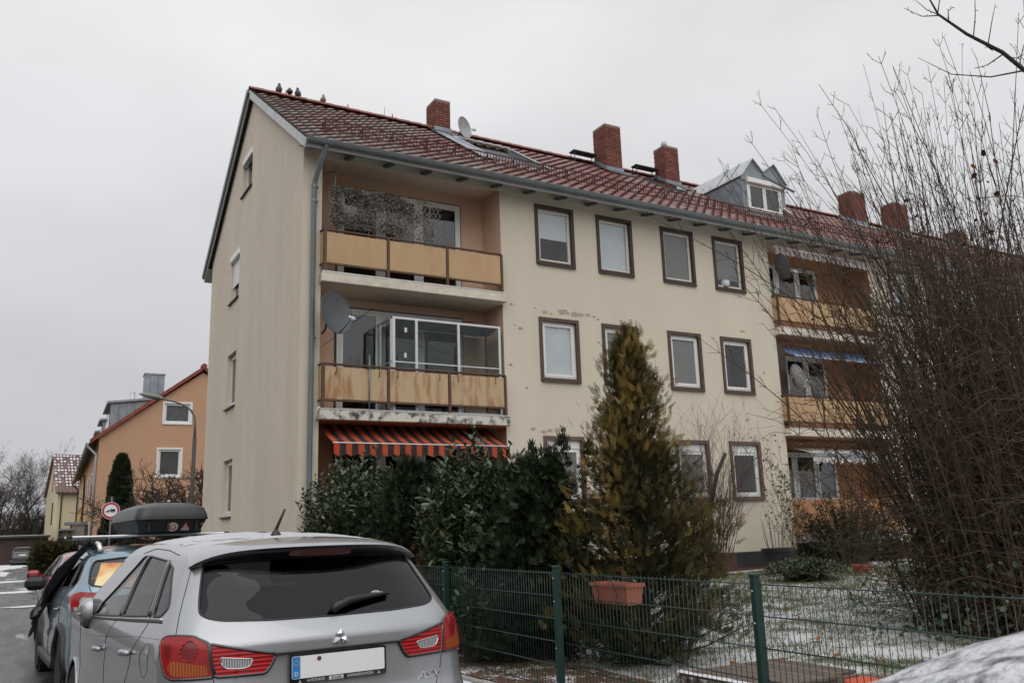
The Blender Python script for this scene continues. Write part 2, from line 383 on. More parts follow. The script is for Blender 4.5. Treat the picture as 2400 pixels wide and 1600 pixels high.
for wi,(xa,xb) in enumerate(WALLS):
    hs=[]
    for z1,z0 in ROWZ:
        for c0,c1 in COLX:
            hs.append(rect(c0+wi*MOD+.05,c1+wi*MOD-.05,z0+.05,z1-.05))
    w=wall_y('wall',rect(xa,xb,.78,9.36),hs,YF,.12,M_FRONT)
    mb=MB(); mb.box(xa,xb,YF-.012,YF+.25,-.2,.78); obj('plinth',mb,M_PLINTH,house)
# corner strip beside the first loggia
mb=MB(); mb.quad((XG,YF,-.2),(5.10,YF,-.2),(5.10,YF,9.36),(XG,YF,9.36)); obj('wall',mb,M_FRONT,house)
# gable wall (x = XG)
GW=[(22.02,23.05,8.92,7.62),(22.02,23.05,6.19,4.80),(22.02,23.05,3.45,2.06)]
AW=(20.93,21.98,11.28,10.27)
holes=[[(a,z0),(b,z0),(b,z1),(a,z1)] for a,b,z1,z0 in GW+[AW]]
outer=[(YF,-.2),(YB,-.2),(YB,roofz(YB)-.10),(YR,ZR-.10),(YF,roofz(YF)-.10)]
vs,fs=poly_holes(outer,holes); mb=MB(); mb.add([(XG,y,z) for y,z in vs],fs)
for h in holes:
    for i in range(4):
        (y0,z0),(y1,z1)=h[i],h[(i+1)%4]; mb.quad((XG,y0,z0),(XG,y1,z1),(XG+.17,y1,z1),(XG+.17,y0,z0))
obj('gable_wall',mb,M_GABLE,house)
mb=MB(); mb.quad((XE,YF,-.2),(XE,YB,-.2),(XE,YB,9.3),(XE,YF,9.3)); mb.add([(XE,YF,9.3),(XE,YB,9.3),(XE,YR,ZR-.1)],[(0,1,2)])
mb.quad((XG,YB,-.2),(XE,YB,-.2),(XE,YB,9.3),(XG,YB,9.3)); obj('wall',mb,M_GABLE,house)

def fold_curtain(x0,x1,z0,z1,y,amp=.018,n=40,seed=1):
    rnd=random.Random(seed); ph=[rnd.uniform(0,6) for _ in range(4)]
    def fn(u,v):
        x=x0+(x1-x0)*u
        d=math.sin(u*26+ph[0])*.5+math.sin(u*43+ph[1])*.3+math.sin(u*11+ph[2])*.5
        return (x,y+amp*d,z0+(z1-z0)*v)
    return MB().grid(fn,n,3)
def frame_mb(x0,x1,z0,z1,w,y0,y1,mb=None):
    mb=mb or MB()
    mb.box(x0,x0+w,y0,y1,z0,z1); mb.box(x1-w,x1,y0,y1,z0,z1)
    mb.box(x0+w,x1-w,y0+.001,y1-.001,z1-w,z1-.001); mb.box(x0+w,x1-w,y0+.001,y1-.001,z0+.001,z0+w); return mb
def front_window(x0,x1,z0,z1,msur,style,curt,seed,parent=house):
    """wall window: painted surround, fixed frame, sash, pane, sill and what hangs behind the pane"""
    fm=M_WOODW if style=='old' else M_WHITE
    ix0,ix1,iz0,iz1=x0+.075,x1-.075,z0+.075,z1-.075
    ztop=iz1
    fw=.04 if style=='old' else .05
    wmb=frame_mb(ix0,ix1,iz0,ztop,fw,YF+.055,YF+.105)
    w=obj('window',wmb,fm,parent)
    s=frame_mb(x0,x1,z0,z1,.085,YF-.028,YF+.10); obj('surround',s,msur,w)
    mb=MB(); mb.box(x0+.02,x1-.02,YF-.06,YF-.029,z0-.012,z0+.022); obj('sill',mb,msur,w)
    if style=='box':
        mb=MB(); mb.box(ix0+fw,ix1-fw,YF+.045,YF+.10,ztop-.20,ztop-fw); obj('shutter_box',mb,M_WHITE,w); ztop-=.16
    sx0,sx1,sz0,sz1=ix0+fw+.004,ix1-fw-.004,iz0+fw+.004,ztop-fw-.004
    sw=.042 if style=='old' else .062
    obj('sash',frame_mb(sx0,sx1,sz0,sz1,sw,YF+.048,YF+.095),fm,w)
    mb=MB(); mb.quad((sx0+sw-.004,YF+.075,sz0+sw-.004),(sx1-sw+.004,YF+.075,sz0+sw-.004),(sx1-sw+.004,YF+.075,sz1-sw+.004),(sx0+sw-.004,YF+.075,sz1-sw+.004)); obj('pane',mb,M_GLASS,w)
    gx0,gx1,gz0,gz1=sx0+sw-.03,sx1-sw+.03,sz0+sw-.03,sz1-sw+.03
    mb=MB(); d=.55; yb=YF+.10
    mb.quad((gx0,yb+d,gz0),(gx1,yb+d,gz0),(gx1,yb+d,gz1),(gx0,yb+d,gz1))
    mb.quad((gx0,yb,gz0),(gx0,yb+d,gz0),(gx0,yb+d,gz1),(gx0,yb,gz1)); mb.quad((gx1,yb,gz0),(gx1,yb+d,gz0),(gx1,yb+d,gz1),(gx1,yb,gz1))
    mb.quad((gx0,yb,gz0),(gx1,yb,gz0),(gx1,yb+d,gz0),(gx0,yb+d,gz0)); mb.quad((gx0,yb,gz1),(gx1,yb,gz1),(gx1,yb+d,gz1),(gx0,yb+d,gz1))
    obj('room',mb,M_ROOM,w)
    yc=YF+.094
    if curt=='white': obj('curtain',fold_curtain(gx0,gx1,gz0,gz1,yc,.010,40,seed),M_CURT,w,True)
    elif curt=='half': obj('curtain',fold_curtain(gx0,gx1,gz0+.45*(gz1-gz0),gz1,yc,.009,40,seed),M_CURT,w,True)
    elif curt=='grey': obj('curtain',fold_curtain(gx0,gx1,gz0,gz1,yc,.008,30,seed),M_CURTG,w,True)
    elif curt=='mix':
        obj('curtain',fold_curtain(gx0,gx1,gz0+.2,gz1,yc,.012,30,seed),M_CURTG,w,True)
        mb=MB(); mb.lathe((gx0+.3,yc-.02,gz0),[(.10,0),(.12,.05),(.12,.16),(.04,.20)],14); obj('lamp_shade',mb,M_CURT,w,True)
    return w
CUR=[['half','white','grey','mix'],['white','mix','grey','dark'],['mix','dark','grey','dark']]
for wi in range(3):
    for r_ in range(3):
        z1,z0=ROWZ[r_]
        for c in range(4):
            x0,x1=COLX[c][0]+wi*MOD,COLX[c][1]+wi*MOD
            if wi==2 and c>1: continue
            front_window(x0,x1,z0,z1,(M_BROWN,M_BROWN2,M_BROWN3)[r_],('old','pvc','box')[r_],CUR[r_][c] if wi==0 else random.choice(('grey','white','dark')),r_*7+c+wi*31)
# gable windows
def gable_window(a,b,z1,z0,box,shut):
    x=XG+.11
    def fr(y0,y1,za,zb,w,xa,xb,mb):
        mb.box(xa,xb,y0,y0+w,za,zb); mb.box(xa,xb,y1-w,y1,za,zb); mb.box(xa+.001,xb-.001,y0+w,y1-w,zb-w,zb-.001); mb.box(xa+.001,xb-.001,y0+w,y1-w,za+.001,za+w); return mb
    w=obj('window',fr(a+.002,b-.002,z0+.002,z1-.002,.06,x,x+.055,MB()),M_WHITE,house)
    obj('sash',fr(a+.065,b-.065,z0+.065,z1-.065,.06,x-.012,x+.04,MB()),M_WHITE,w)
    mb=MB(); mb.box(x+.012,x+.022,a+.12,b-.12,z0+.12,z1-.12); obj('pane',mb,M_GLASSD,w)
    mb=MB(); mb.box(x+.10,x+.11,a,b,z0,z1); obj('room',mb,M_ROOM,w)
    mb=MB(); mb.add([(XG-.055,a-.04,z0-.055),(XG+.15,a-.04,z0-.02),(XG+.15,b+.04,z0-.02),(XG-.055,b+.04,z0-.055),(XG-.055,a-.04,z0-.02),(XG+.15,a-.04,z0+.012),(XG+.15,b+.04,z0+.012),(XG-.055,b+.04,z0-.02)],
        [(0,3,2,1),(4,5,6,7),(0,1,5,4),(1,2,6,5),(2,3,7,6),(3,0,4,7)]); obj('sill',mb,M_DARKM,w)
    if box:
        mb=MB(); mb.bbox(XG-.03,XG+.10,a,b,z1-.17,z1-.002,.012); obj('shutter_box',mb,M_WHITE,w)
    if shut:
        mb=MB(); zb=z1-.17; zt=zb-shut
        n=int(shut/.05)
        for i in range(n): mb.box(XG+.062,XG+.078,a+.01,b-.01,zb-(i+1)*.05+.006,zb-i*.05)
        obj('roller_shutter',mb,M_WHITE,w)
gable_window(*AW,True,0); gable_window(*GW[0],True,.72); gable_window(*GW[1],False,0); gable_window(*GW[2],False,0)

# ------------------------------------------------------------------ loggias
YBK=17.25
FLZ=[6.67,3.90,1.13]; CEZ=[9.26,6.46,3.69]
def quadbox_inner(x0,x1,y0,y1,z0,z1,mats,parent):
    back=MB().quad((x0,y1,z0),(x1,y1,z0),(x1,y1,z1),(x0,y1,z1))
    return back
def balcony_window(x0,x1,z0,z1,parts,y,parent,sillz=None):
    w=obj('window',frame_mb(x0,x1,z0,z1,.07,y-.06,y-.002),M_WHITE,parent)
    xs=[x0+(x1-x0)*p for p in parts]
    for xm in xs[1:-1]: mb=MB(); mb.box(xm-.045,xm+.045,y-.058,y-.004,z0+.07,z1-.07); obj('mullion',mb,M_WHITE,w)
    for i in range(len(xs)-1):
        a,b=xs[i]+(.07 if i==0 else .046),xs[i+1]-(.07 if i==len(xs)-2 else .046)
        obj('sash',frame_mb(a,b,z0+.072,z1-.072,.065,y-.075,y-.03),M_WHITE,w)
        mb=MB(); mb.box(a+.06,b-.06,y-.055,y-.047,z0+.13,z1-.13); obj('pane',mb,M_GLASSD,w)
    mb=MB(); mb.quad((x0+.05,y-.0035,z0+.05),(x1-.05,y-.0035,z0+.05),(x1-.05,y-.0035,z1-.05),(x0+.05,y-.0035,z1-.05)); obj('room',mb,M_CURTG if False else M_ROOM,w)
    s=MB(); 
    s.box(x0-.03,x1+.03,y-.03,y-.001,z1,z1+.035); s.box(x0-.035,x0,y-.03,y-.001,z0,z1); s.box(x1,x1+.035,y-.03,y-.001,z0,z1); obj('surround',s,M_DARKM,w)
    return w
PANEL_MESH={}
def railing(x0,x1,zf,zr,worn,posts,parent,side=True):
    """steel railing with sheet panels in front of a loggia"""
    yr=16.20
    r=MB()
    r.tube([(x0,yr,zr),(x1,yr,zr)],.026,8); r.tube([(x0,yr,zr-.72),(x1,yr,zr-.72)],.022,8)
    if side: r.tube([(x0,yr,zr),(x0-.02,YF,zr)],.022,8); r.tube([(x0,yr,zr-.72),(x0-.02,YF,zr-.72)],.018,8)
    rail=obj('railing',r,M_RUST,parent,R(40))
    for px in posts:
        mb=MB(); mb.box(px-.027,px+.027,yr-.028,yr+.028,zf,zr-.012); obj('post',mb,M_RUST,rail)
    for a,b in zip(posts[:-1],posts[1:]):
        mb=MB(); mb.bbox(a+.035,b-.035,yr-.016,yr+.004,zr-.695,zr-.055,.004); obj('panel',mb,M_PANEL2 if worn else M_PANEL,rail)
        # bolts at the panel corners
        mb=MB()
        for bx in (a+.09,b-.09):
            for bz in (zr-.65,zr-.10): mb.lathe((bx,yr-.016,bz),[(.009,0),(.009,-.005),(.001,-.007)],8,'y')
        obj('bolt',mb,M_RUST,rail)
    if side:
        mb=MB(); mb.box(x0-.018,x0-.008,yr+.03,YF-.005,zr-.69,zr-.055); obj('panel',mb,M_PANEL2 if worn else M_PANEL,rail)
    return rail
BAL={}
for li,xl in enumerate((5.10,17.87,30.64)):
    xr=xl+4.20
    for fl in range(3):
        zf,zc=FLZ[fl],CEZ[fl]
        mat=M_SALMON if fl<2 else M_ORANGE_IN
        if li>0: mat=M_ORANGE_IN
        b=thing('loggia','','',(xl,YF,zf)); b.parent=house; b.location=Vector((xl,YF,zf))-wl(house)
        for k in ('label','category'): 
            if k in b: del b[k]
        BAL[(li,fl)]=b
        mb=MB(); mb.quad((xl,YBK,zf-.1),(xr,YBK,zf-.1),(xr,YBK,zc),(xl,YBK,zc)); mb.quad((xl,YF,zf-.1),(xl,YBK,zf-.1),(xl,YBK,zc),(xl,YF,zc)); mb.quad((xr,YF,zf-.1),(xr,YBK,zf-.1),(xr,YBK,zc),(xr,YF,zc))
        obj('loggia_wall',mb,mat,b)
        if fl<2:
            mb=MB(); mb.bbox(xl-.04,xr+.005,16.17,YBK+.05,zf-.20,zf,.012)
            s=obj('floor_slab',mb,M_SLABD if (li==0 and fl==1) else M_SLAB,b)
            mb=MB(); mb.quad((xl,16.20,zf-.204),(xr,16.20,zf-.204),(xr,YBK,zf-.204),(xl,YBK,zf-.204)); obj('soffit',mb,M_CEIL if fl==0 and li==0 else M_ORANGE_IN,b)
            mb=MB(); mb.box(xl-.035,xr,16.165,16.185,zf-.002,zf+.02); obj('drip_edge',mb,M_ALU,b)
            posts=[xl+.02,xl+1.38,xl+2.75,xr-.10]
            railing(xl+.0,xr-.09,zf,zf+.90,(li==0 and fl==1),posts,b)
        else:
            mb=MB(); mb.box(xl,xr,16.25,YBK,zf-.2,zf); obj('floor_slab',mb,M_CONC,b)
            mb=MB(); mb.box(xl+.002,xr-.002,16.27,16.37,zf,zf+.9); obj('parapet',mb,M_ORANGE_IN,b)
        if fl==0:
            mb=MB(); mb.quad((xl,YF-.02,zc),(xr,YF-.02,zc),(xr,YBK,zc),(xl,YBK,zc)); obj('ceiling',mb,M_CEIL,b)
        wz1=zc-.28 if fl==0 else zc-.22
        if li==0: balcony_window(xl+.62,xl+3.58,zf+.05,wz1,(0,.33,.64,1),YBK,b)
        else: balcony_window(xl+.25,xl+2.85,zf+.85,wz1-.1,(0,.34,.67,1),YBK,b)

# ------------------------------------------------------------------ roof
X0R,X1R=4.56,43.55
roof=None
mb=MB()
for (ya,yb) in ((15.86,YR),(26.17,YR)):
    mb.quad((X0R+.03,ya,roofz(ya)-.05),(X1R,ya,roofz(ya)-.05),(X1R,yb,ZR-.05),(X0R+.03,yb,ZR-.05))
roof=obj('roof',mb,M_DARKM,house)
TW,TE=.300,.352
def tile_profile(u): return .026*math.cos(2*PI*u+.5)+.008*math.cos(4*PI*u)
def tile_mb(o=Vector((0,0,0)),mb=None,world=False):
    mb=mb or MB(); nu=6; vs=[]
    for j,(yy,zz) in enumerate(((.40,-.010),(.0,.042),(.0,.004))):
        for i in range(nu+1):
            u=i/nu; x=u*(TW+.012)-.006; z=zz+tile_profile(u)
            if world: p=o+Vector((x,0,0))+SV*yy+SN*z
            else: p=Vector((x,yy,z))
            vs.append(p)
    n=nu+1
    fs=[(n+i,n+i+1,i+1,i) for i in range(nu)]+[(2*n+i,2*n+i+1,n+i+1,n+i) for i in range(nu)]
    return mb.add(vs,fs)
DORM=(18.42,20.23,17.6)
REC=(9.98,11.62,17.95,19.95)
CHIM=[(9.78,10.25,20.80,21.38,12.5,13.76),(15.45,16.05,20.30,20.93,12.0,14.0),(17.66,18.23,20.10,20.62,11.9,13.63),(26.95,27.75,20.3,20.9,12.0,13.75),(29.45,30.3,20.3,20.9,12.0,13.7),(33.4,34.1,20.3,20.9,12.0,13.1)]
rows=int((Vector((0,YR-15.82,ZR-roofz(15.82))).length)/TE); cols=int((X1R-X0R)/TW)
tiles=[]
for rI in range(rows):
    o0=Vector((0,15.82,roofz(15.82)))+SV*(rI*TE)
    for cI in range(cols):
        x=X0R+cI*TW; xc=x+TW/2; yc=o0.y+.14
        if REC[0]-.02<xc<REC[1]+.05 and REC[2]<yc<REC[3]: continue
        if DORM[0]<xc<DORM[1] and DORM[2]<yc<19.2: continue
        if any(a<xc<b and c<yc<d for a,b,c,d,_,_ in CHIM): continue
        tiles.append(Vector((x,o0.y,o0.z)))
camp=Vector((0,0,1.5)); tiles.sort(key=lambda p:(p-camp).length)
TM=mesh_of('tile',tile_mb(),M_TILE,smooth=R(50))
for p in tiles[:300]:
    inst('tile',TM,roof,p+Vector((0,0,random.uniform(-.003,.004))),(SLA+random.uniform(-.008,.008),random.uniform(-.006,.006),random.uniform(-.006,.006)))
mb=MB(); rn=[]
for p in tiles[300:]:
    tile_mb(p+Vector((0,0,random.uniform(-.004,.005))),mb,True); rn += [random.random()]*12
me=mesh_of('tile_field',mb,M_TILE,wl(house),R(50)); a=me.attributes.new('rnd','FLOAT','FACE'); a.data.foreach_set('value',rn)
o=obj('tile_field',me,None,roof); o['kind']='stuff'
# rear slope tiles are out of sight: simple courses
mb=MB()
for rI in range(rows):
    y=26.25-rI*TE*math.cos(SLA); z=roofz(26.25)+rI*TE*math.sin(SLA)
    mb.quad((X0R,y,z+.03),(X1R,y,z+.03),(X1R,y-TE*.82,z+TE*.57),(X0R,y-TE*.82,z+TE*.57))
    mb.quad((X0R,y,z-.01),(X1R,y,z-.01),(X1R,y,z+.03),(X0R,y,z+.03))
obj('rear_courses',mb,M_TILE,roof)
# ridge tiles
def ridge_mb(L_):
    mb=MB(); n=8; vs=[]
    for x,k in ((0,1.0),(L_,1.12)):
        for i in range(n+1):
            t=PI*i/n; vs.append((x,math.cos(t)*.115*k,math.sin(t)*.095*k-.02))
    for i in range(n+1):
        t=PI*i/n; vs.append((L_,math.cos(t)*.10,math.sin(t)*.08-.02))
    fs=[(i,i+1,n+1+i+1,n+1+i) for i in range(n)]+[(n+1+i,n+2+i,2*n+3+i,2*n+2+i) for i in range(n)]
    return mb.add(vs,fs)
RM=mesh_of('ridge_tile',ridge_mb(.385),M_RIDGE,smooth=R(50))
k=0; x=X0R
while x<X1R:
    inst('ridge_tile',RM,roof,(x,YR,ZR+.035),(0,random.uniform(-.012,.012),0)); x+=.37; k+=1
# verge boards, gable edge
mb=MB()
for ya,yb in ((15.80,YR),(26.20,YR)):
    a=Vector((X0R+.02,ya,roofz(ya)-.10)); b_=Vector((X0R+.02,yb,ZR-.10)); mb.bar(a,b_,.03,.19,SN)
obj('verge_board',mb,M_ZINCL,house)
mb=MB()
a=Vector((X0R-.015,26.25,roofz(26.25)-.02)); b_=Vector((X0R-.015,YR+.02,ZR-.02)); mb.bar(a,b_,.06,.16); obj('verge_board',mb,M_ZINC,house)
# eave soffit, rafter tails, fascia
mb=MB(); mb.quad((X0R,15.845,9.15),(X1R,15.845,9.15),(X1R,YF,9.34),(X0R,YF,9.34)); mb.quad((X0R,26.15,9.05),(X1R,26.15,9.05),(X1R,YB,9.34),(X0R,YB,9.34)); obj('eave_boarding',mb,pmat('eave_paint',(.50,.505,.50),.8,.15,3),house)
mb=MB(); mb.box(XG,XE,YF-.035,YF-.002,9.18,9.33)
for a_ in (0,1,2):
    pass
obj('cornice',mb,M_FRONT,house)
mb=MB(); mb.box(X0R+.05,X1R,15.835,15.86,9.13,9.30); obj('fascia_board',mb,pmat('eave_paint',(.36,.37,.36)),house)
x=5.6; 
while x<X1R:
    mb=MB(); mb.add([(x-.05,15.93,9.155),(x+.05,15.93,9.155),(x+.05,YF-.04,9.26),(x-.05,YF-.04,9.26),(x-.05,15.93,9.10),(x+.05,15.93,9.10),(x+.05,YF-.04,9.20),(x-.05,YF-.04,9.20)],[(0,1,2,3),(4,7,6,5),(0,4,5,1),(1,5,6,2),(2,6,7,3),(3,7,4,0)])
    obj('rafter_tail',mb,pmat('rafter_paint',(.13,.135,.135),.8,.2,6),house); x+=.875
# gutter: half round, with sleeves; downpipe
def gutter(x0,x1,y,z,r_):
    mb=MB(); n=10; vs=[]
    for x in (x0,x1):
        for i in range(n+1):
            t=PI+PI*i/n; vs.append((x,y+math.cos(t)*r_,z+math.sin(t)*r_))
        for i in range(n+1):
            t=PI+PI*(n-i)/n; vs.append((x,y+math.cos(t)*(r_-.008),z+math.sin(t)*(r_-.008)))
    m=2*(n+1); fs=[(i,(i+1)%m,m+(i+1)%m,m+i) for i in range(m)]
    mb.add(vs,fs)
    for xe in (x0,x1): mb.add([(xe,y+math.cos(PI+PI*i/n)*r_,z+math.sin(PI+PI*i/n)*r_) for i in range(n+1)],[tuple(range(n+1))])
    mb.tube([(x0,y-r_,z),(x1,y-r_,z)],.011,6); return mb
g=obj('gutter',gutter(4.60,X1R,15.76,9.275,.085),M_ZINC,house,R(40))
x=6.4
while x<X1R:
    mb=MB(); n=10
    vs=[(xx,15.76+math.cos(PI+PI*i/n)*.089,9.275+math.sin(PI+PI*i/n)*.089) for xx in (x,x+.03) for i in range(n+1)]
    mb.add(vs,[(i,i+1,n+2+i,n+1+i) for i in range(n)]); obj('gutter_sleeve',mb,M_ZINC,g); x+=1.75
mb=MB(); mb.tube([(4.99,15.76,9.26),(4.985,15.80,9.16),(4.915,16.20,8.66),(4.905,16.27,8.50),(4.905,16.27,.2)],.052,12)
dp=obj('downpipe',mb,M_ZINC,house,R(50))
for z in (8.46,8.15,5.3,2.5):
    mb=MB(); mb.tube([(4.905,16.27,z),(4.905,16.27,z+.05)],.058,12); mb.box(4.95,5.0,16.27,16.36,z+.01,z+.035); obj('pipe_bracket',mb,M_ZINC,dp)
# snow guards: latticed red sections on posts
gz=Vector((0,17.0,roofz(17.0)+.03)); GUP=(SN*.25+Vector((0,0,1))*.75).normalized()
x=5.32; si=0
sg=None
while x<40:
    L_=1.55; mb=MB()
    for h in (.03,.145,.255):
        mb.bar(Vector((x,0,0))+gz+GUP*h, Vector((x+L_,0,0))+gz+GUP*h,.014,.030 if h!=.145 else .014,GUP)
    nb=18
    for i in range(nb+1):
        xx=x+.02+(L_-.04)*i/nb
        mb.bar(Vector((xx,0,0))+gz+GUP*.03, Vector((xx,0,0))+gz+GUP*.255,.010,.018,(1,0,0))
    for q in (0,.86):
        xx=x+q+.01
        mb.bar(Vector((xx,0,0))+gz-GUP*.02, Vector((xx,0,0))+gz+GUP*.27,.010,.04,(1,0,0))
        mb.bar(Vector((xx,0,0))+gz+GUP*.22, Vector((xx,0,0))+gz+SV*.22,.006,.03,(1,0,0))
    obj('snow_guard',mb,M_REDM,house); x+=L_+.03
# chimneys with single bricks
BK=mesh_of('brick',MB().bbox(-.12,.12,-.03,.012,-.032,.032,.004),M_BRICK)
def chimney(x0,x1,y0,y1,z0,z1,full=True,pot=False):
    mb=MB(); mb.box(x0+.006,x1-.006,y0+.006,y1-.006,z0,z1-.02); ch=obj('chimney',mb,M_MORTAR,house)
    H_=.0765; n=int((z1-.07-z0)/H_); rest=MB()
    for k in range(n):
        z=z1-.075-(k+.5)*H_
        for face in range(4):
            ln=(x1-x0) if face in (0,2) else (y1-y0)
            p=-(.125 if (k+face)%2 else 0.0)
            while p<ln-.01:
                a=max(p,0); b=min(p+.25,ln); p+=.25
                if b-a<.03: continue
                m=(a+b)/2; sc=((b-a)-.011)/.24
                if face==0: c=(x0+m,y0+.004,z); rz=0
                elif face==1: c=(x0+.004,y0+m,z); rz=-PI/2
                elif face==2: c=(x0+m,y1-.004,z); rz=PI
                else: c=(x1-.004,y0+m,z); rz=PI/2
                if face<2 and full: inst('brick',BK,ch,(c[0],c[1],c[2]),(random.uniform(-.012,.012),0,rz+random.uniform(-.012,.012)),(sc,1,1))
                else:
                    M_=Matrix.Translation(c)@Matrix.Rotation(rz,4,'Z'); rest.add([M_@Vector((sx*.12*sc,sy,sz*.032)) for sz in(-1,1) for sx,sy in((-1,-.012),(1,-.012),(1,.01),(-1,.01))],[(0,3,2,1),(4,5,6,7),(0,1,5,4),(1,2,6,5),(2,3,7,6),(3,0,4,7)])
    r=obj('brick_backing',rest,M_BRICK,ch); r['kind']='stuff'
    mb=MB(); mb.bbox(x0-.012,x1+.012,y0-.012,y1+.012,z1-.075,z1,.008); obj('cap',mb,M_MORTAR,ch)
    # sheet metal flashing that follows the roof
    mb=MB(); e=.035
    def P(x,y,h): return (x,y,roofz(y)+h)
    mb.quad(P(x0-e,y0-e,.03),P(x1+e,y0-e,.03),P(x1+e,y0-e,.19),P(x0-e,y0-e,.19)); mb.quad(P(x0-e,y0-e,.03),P(x0-e,y1,.03),P(x0-e,y1,.19),P(x0-e,y0-e,.19)); mb.quad(P(x1+e,y0-e,.03),P(x1+e,y1,.03),P(x1+e,y1,.19),P(x1+e,y0-e,.19))
    mb.quad(P(x0-e,y0-e,.19),P(x1+e,y0-e,.19),P(x1+e,y0+.02,.20),P(x0-e,y0+.02,.20)); mb.quad(P(x0-e,y0-e,.19),P(x0+.02,y0-e,.20),P(x0+.02,y1,.20),P(x0-e,y1,.19))
    obj('flashing',mb,M_LEAD,ch)
    mb=MB(); mb.add([Vector((xx,yy,roofz(yy)))+SN*.068 for xx,yy in ((x0-.22,y0-.42),(x1+.22,y0-.42),(x1+.22,min(y1,YR-.05)),(x0-.22,min(y1,YR-.05)))],[(0,1,2,3)]); obj('lead_apron',mb,M_LEAD if full!=1 else M_DARKM,ch)
    if pot:
        mb=MB(); mb.lathe(((x0+x1)/2-.05,(y0+y1)/2,z1),[(.085,0),(.085,.12),(.10,.13),(.10,.19),(.075,.20),(.075,.24),(.06,.25)],16); obj('flue_pot',mb,M_ZINCL,ch,R(40))
    return ch
for i,c in enumerate(CHIM): chimney(*c,full=i<3,pot=(i==2))
# sunken roof terrace lined with zinc
ra,rb,rc,rd=REC
mb=MB()
zf=roofz(rc)-.12
mb.quad((ra,rd,zf),(rb,rd,zf),(rb,rd,roofz(rd)+.06),(ra,rd,roofz(rd)+.06))
mb.add([(rb,rc,zf),(rb,rd,zf),(rb,rd,roofz(rd)+.06),(rb,rc,roofz(rc)+.06)],[(0,1,2,3)]); mb.add([(ra,rc,zf),(ra,rd,zf),(ra,rd,roofz(rd)+.06),(ra,rc,roofz(rc)+.06)],[(0,1,2,3)])
mb.quad((ra,rc,zf),(rb,rc,zf),(rb,rd,zf),(ra,rd,zf))
rt=obj('roof_terrace',mb,M_LEAD,house)
mb=MB()
for xx in (ra-.03,rb+.03):
    mb.bar(Vector((xx,rc-.2,roofz(rc-.2)))+SN*.085,Vector((xx,rd+.1,roofz(rd+.1)))+SN*.085,.07,.03,SN)
mb.bar(Vector((ra-.03,rd+.06,roofz(rd+.06)))+SN*.085,Vector((rb+.03,rd+.06,roofz(rd+.06)))+SN*.085,.14,.03,SN)
obj('terrace_edging',mb,M_ZINCL,rt)
mb=MB(); mb.add([Vector((xx,yy,roofz(yy)))+SN*.072 for xx,yy in ((ra-.42,rc-.3),(ra-.06,rc-.3),(ra-.06,rd+.5),(ra-.42,rd+.5))],[(0,1,2,3)]); obj('side_flashing',mb,M_LEAD,rt)
# dormer with twin pointed front
dx0,dx1,dy=DORM; de=11.73; ap=12.30; vl=11.93; xm=(dx0+dx1)/2-.05
pts=[(dx0,10.45),(dx1,10.45),(dx1,11.72),((xm+dx1)/2+.02,ap-.02),(xm,vl),((dx0+xm)/2+.03,ap),(dx0,de)]
wx0,wx1,wz0,wz1=18.60,20.03,10.66,11.62
mb=MB(); vs,fs=poly_holes(pts,[rect(wx0,wx1,wz0,wz1)]); mb.add([(x,dy,z) for x,z in vs],fs)
for xx in (dx0,dx1):
    yb=RY0+(de-RZ0)/RSL
    mb.add([(xx,dy,10.40),(xx,yb,de),(xx,dy,de)],[(0,1,2)])
dm=obj('dormer',mb,M_LEAD,house)
mb=MB(); tops=[(dx0-.05,de-.03),((dx0+xm)/2+.03,ap+.02),(xm,vl+.02),((xm+dx1)/2+.02,ap),(dx1+.05,11.69)]
for (xa,za),(xb,zb) in zip(tops[:-1],tops[1:]):
    ya,yb=RY0+(za-RZ0)/RSL+.1,RY0+(zb-RZ0)/RSL+.1
    mb.add([(xa,dy-.10,za),(xb,dy-.10,zb),(xb,yb,zb),(xa,ya,za),(xa,dy-.10,za+.03),(xb,dy-.10,zb+.03),(xb,yb,zb+.03),(xa,ya,za+.03)],[(0,3,2,1),(4,5,6,7),(0,1,5,4),(1,2,6,5),(2,3,7,6),(3,0,4,7)])
obj('dormer_roof',mb,M_ZINCL,dm)
mb=MB()
for q in (.35,.68):
    za,zb=tops[0][1],tops[1][1]; yq=dy-.1+(19.2-dy)*q
    mb.bar((dx0-.05,yq,za+.035),((dx0+xm)/2+.03,yq,zb+.055),.02,.02)
obj('roof_seam',mb,M_ZINC,dm)
mb=MB(); mb.add([(x,dy-.012,z) for x,z in [(dx0-.02,de-.14),(dx1+.02,de-.15),(dx1+.05,11.69),((xm+dx1)/2+.02,ap-.0),(xm,vl),((dx0+xm)/2+.03,ap+.02),(dx0-.05,de-.03)]],[]); 
vs=[(dx0-.02,de-.14),(dx1+.02,de-.15),(dx1+.05,11.69),((xm+dx1)/2+.02,ap-.0),(xm,vl),((dx0+xm)/2+.03,ap+.02),(dx0-.05,de-.03)]
mb=MB(); mb.prism(vs,(0,dy-.03,0),(1,0,0),(0,0,1),(0,1,0),.02); obj('front_sheet',mb,M_LEAD,dm)
w=obj('dormer_window',frame_mb(wx0,wx1,wz0,wz1,.06,dy-.03,dy+.05),M_WHITE,dm)
mb=MB(); mb.bbox(wx0-.03,wx1+.03,dy-.13,dy+.03,wz1-.10,wz1+.06,.015); obj('shutter_box',mb,M_WHITE,w)
wm=(wx0+wx1)/2
for a,b in ((wx0+.062,wm-.005),(wm+.005,wx1-.062)):
    obj('sash',frame_mb(a,b,wz0+.062,wz1-.11,.06,dy-.02,dy+.04),M_WHITE,w)
    mb=MB(); mb.box(a+.055,b-.055,dy+.005,dy+.013,wz0+.117,wz1-.165); obj('pane',mb,M_GLASSD,w)
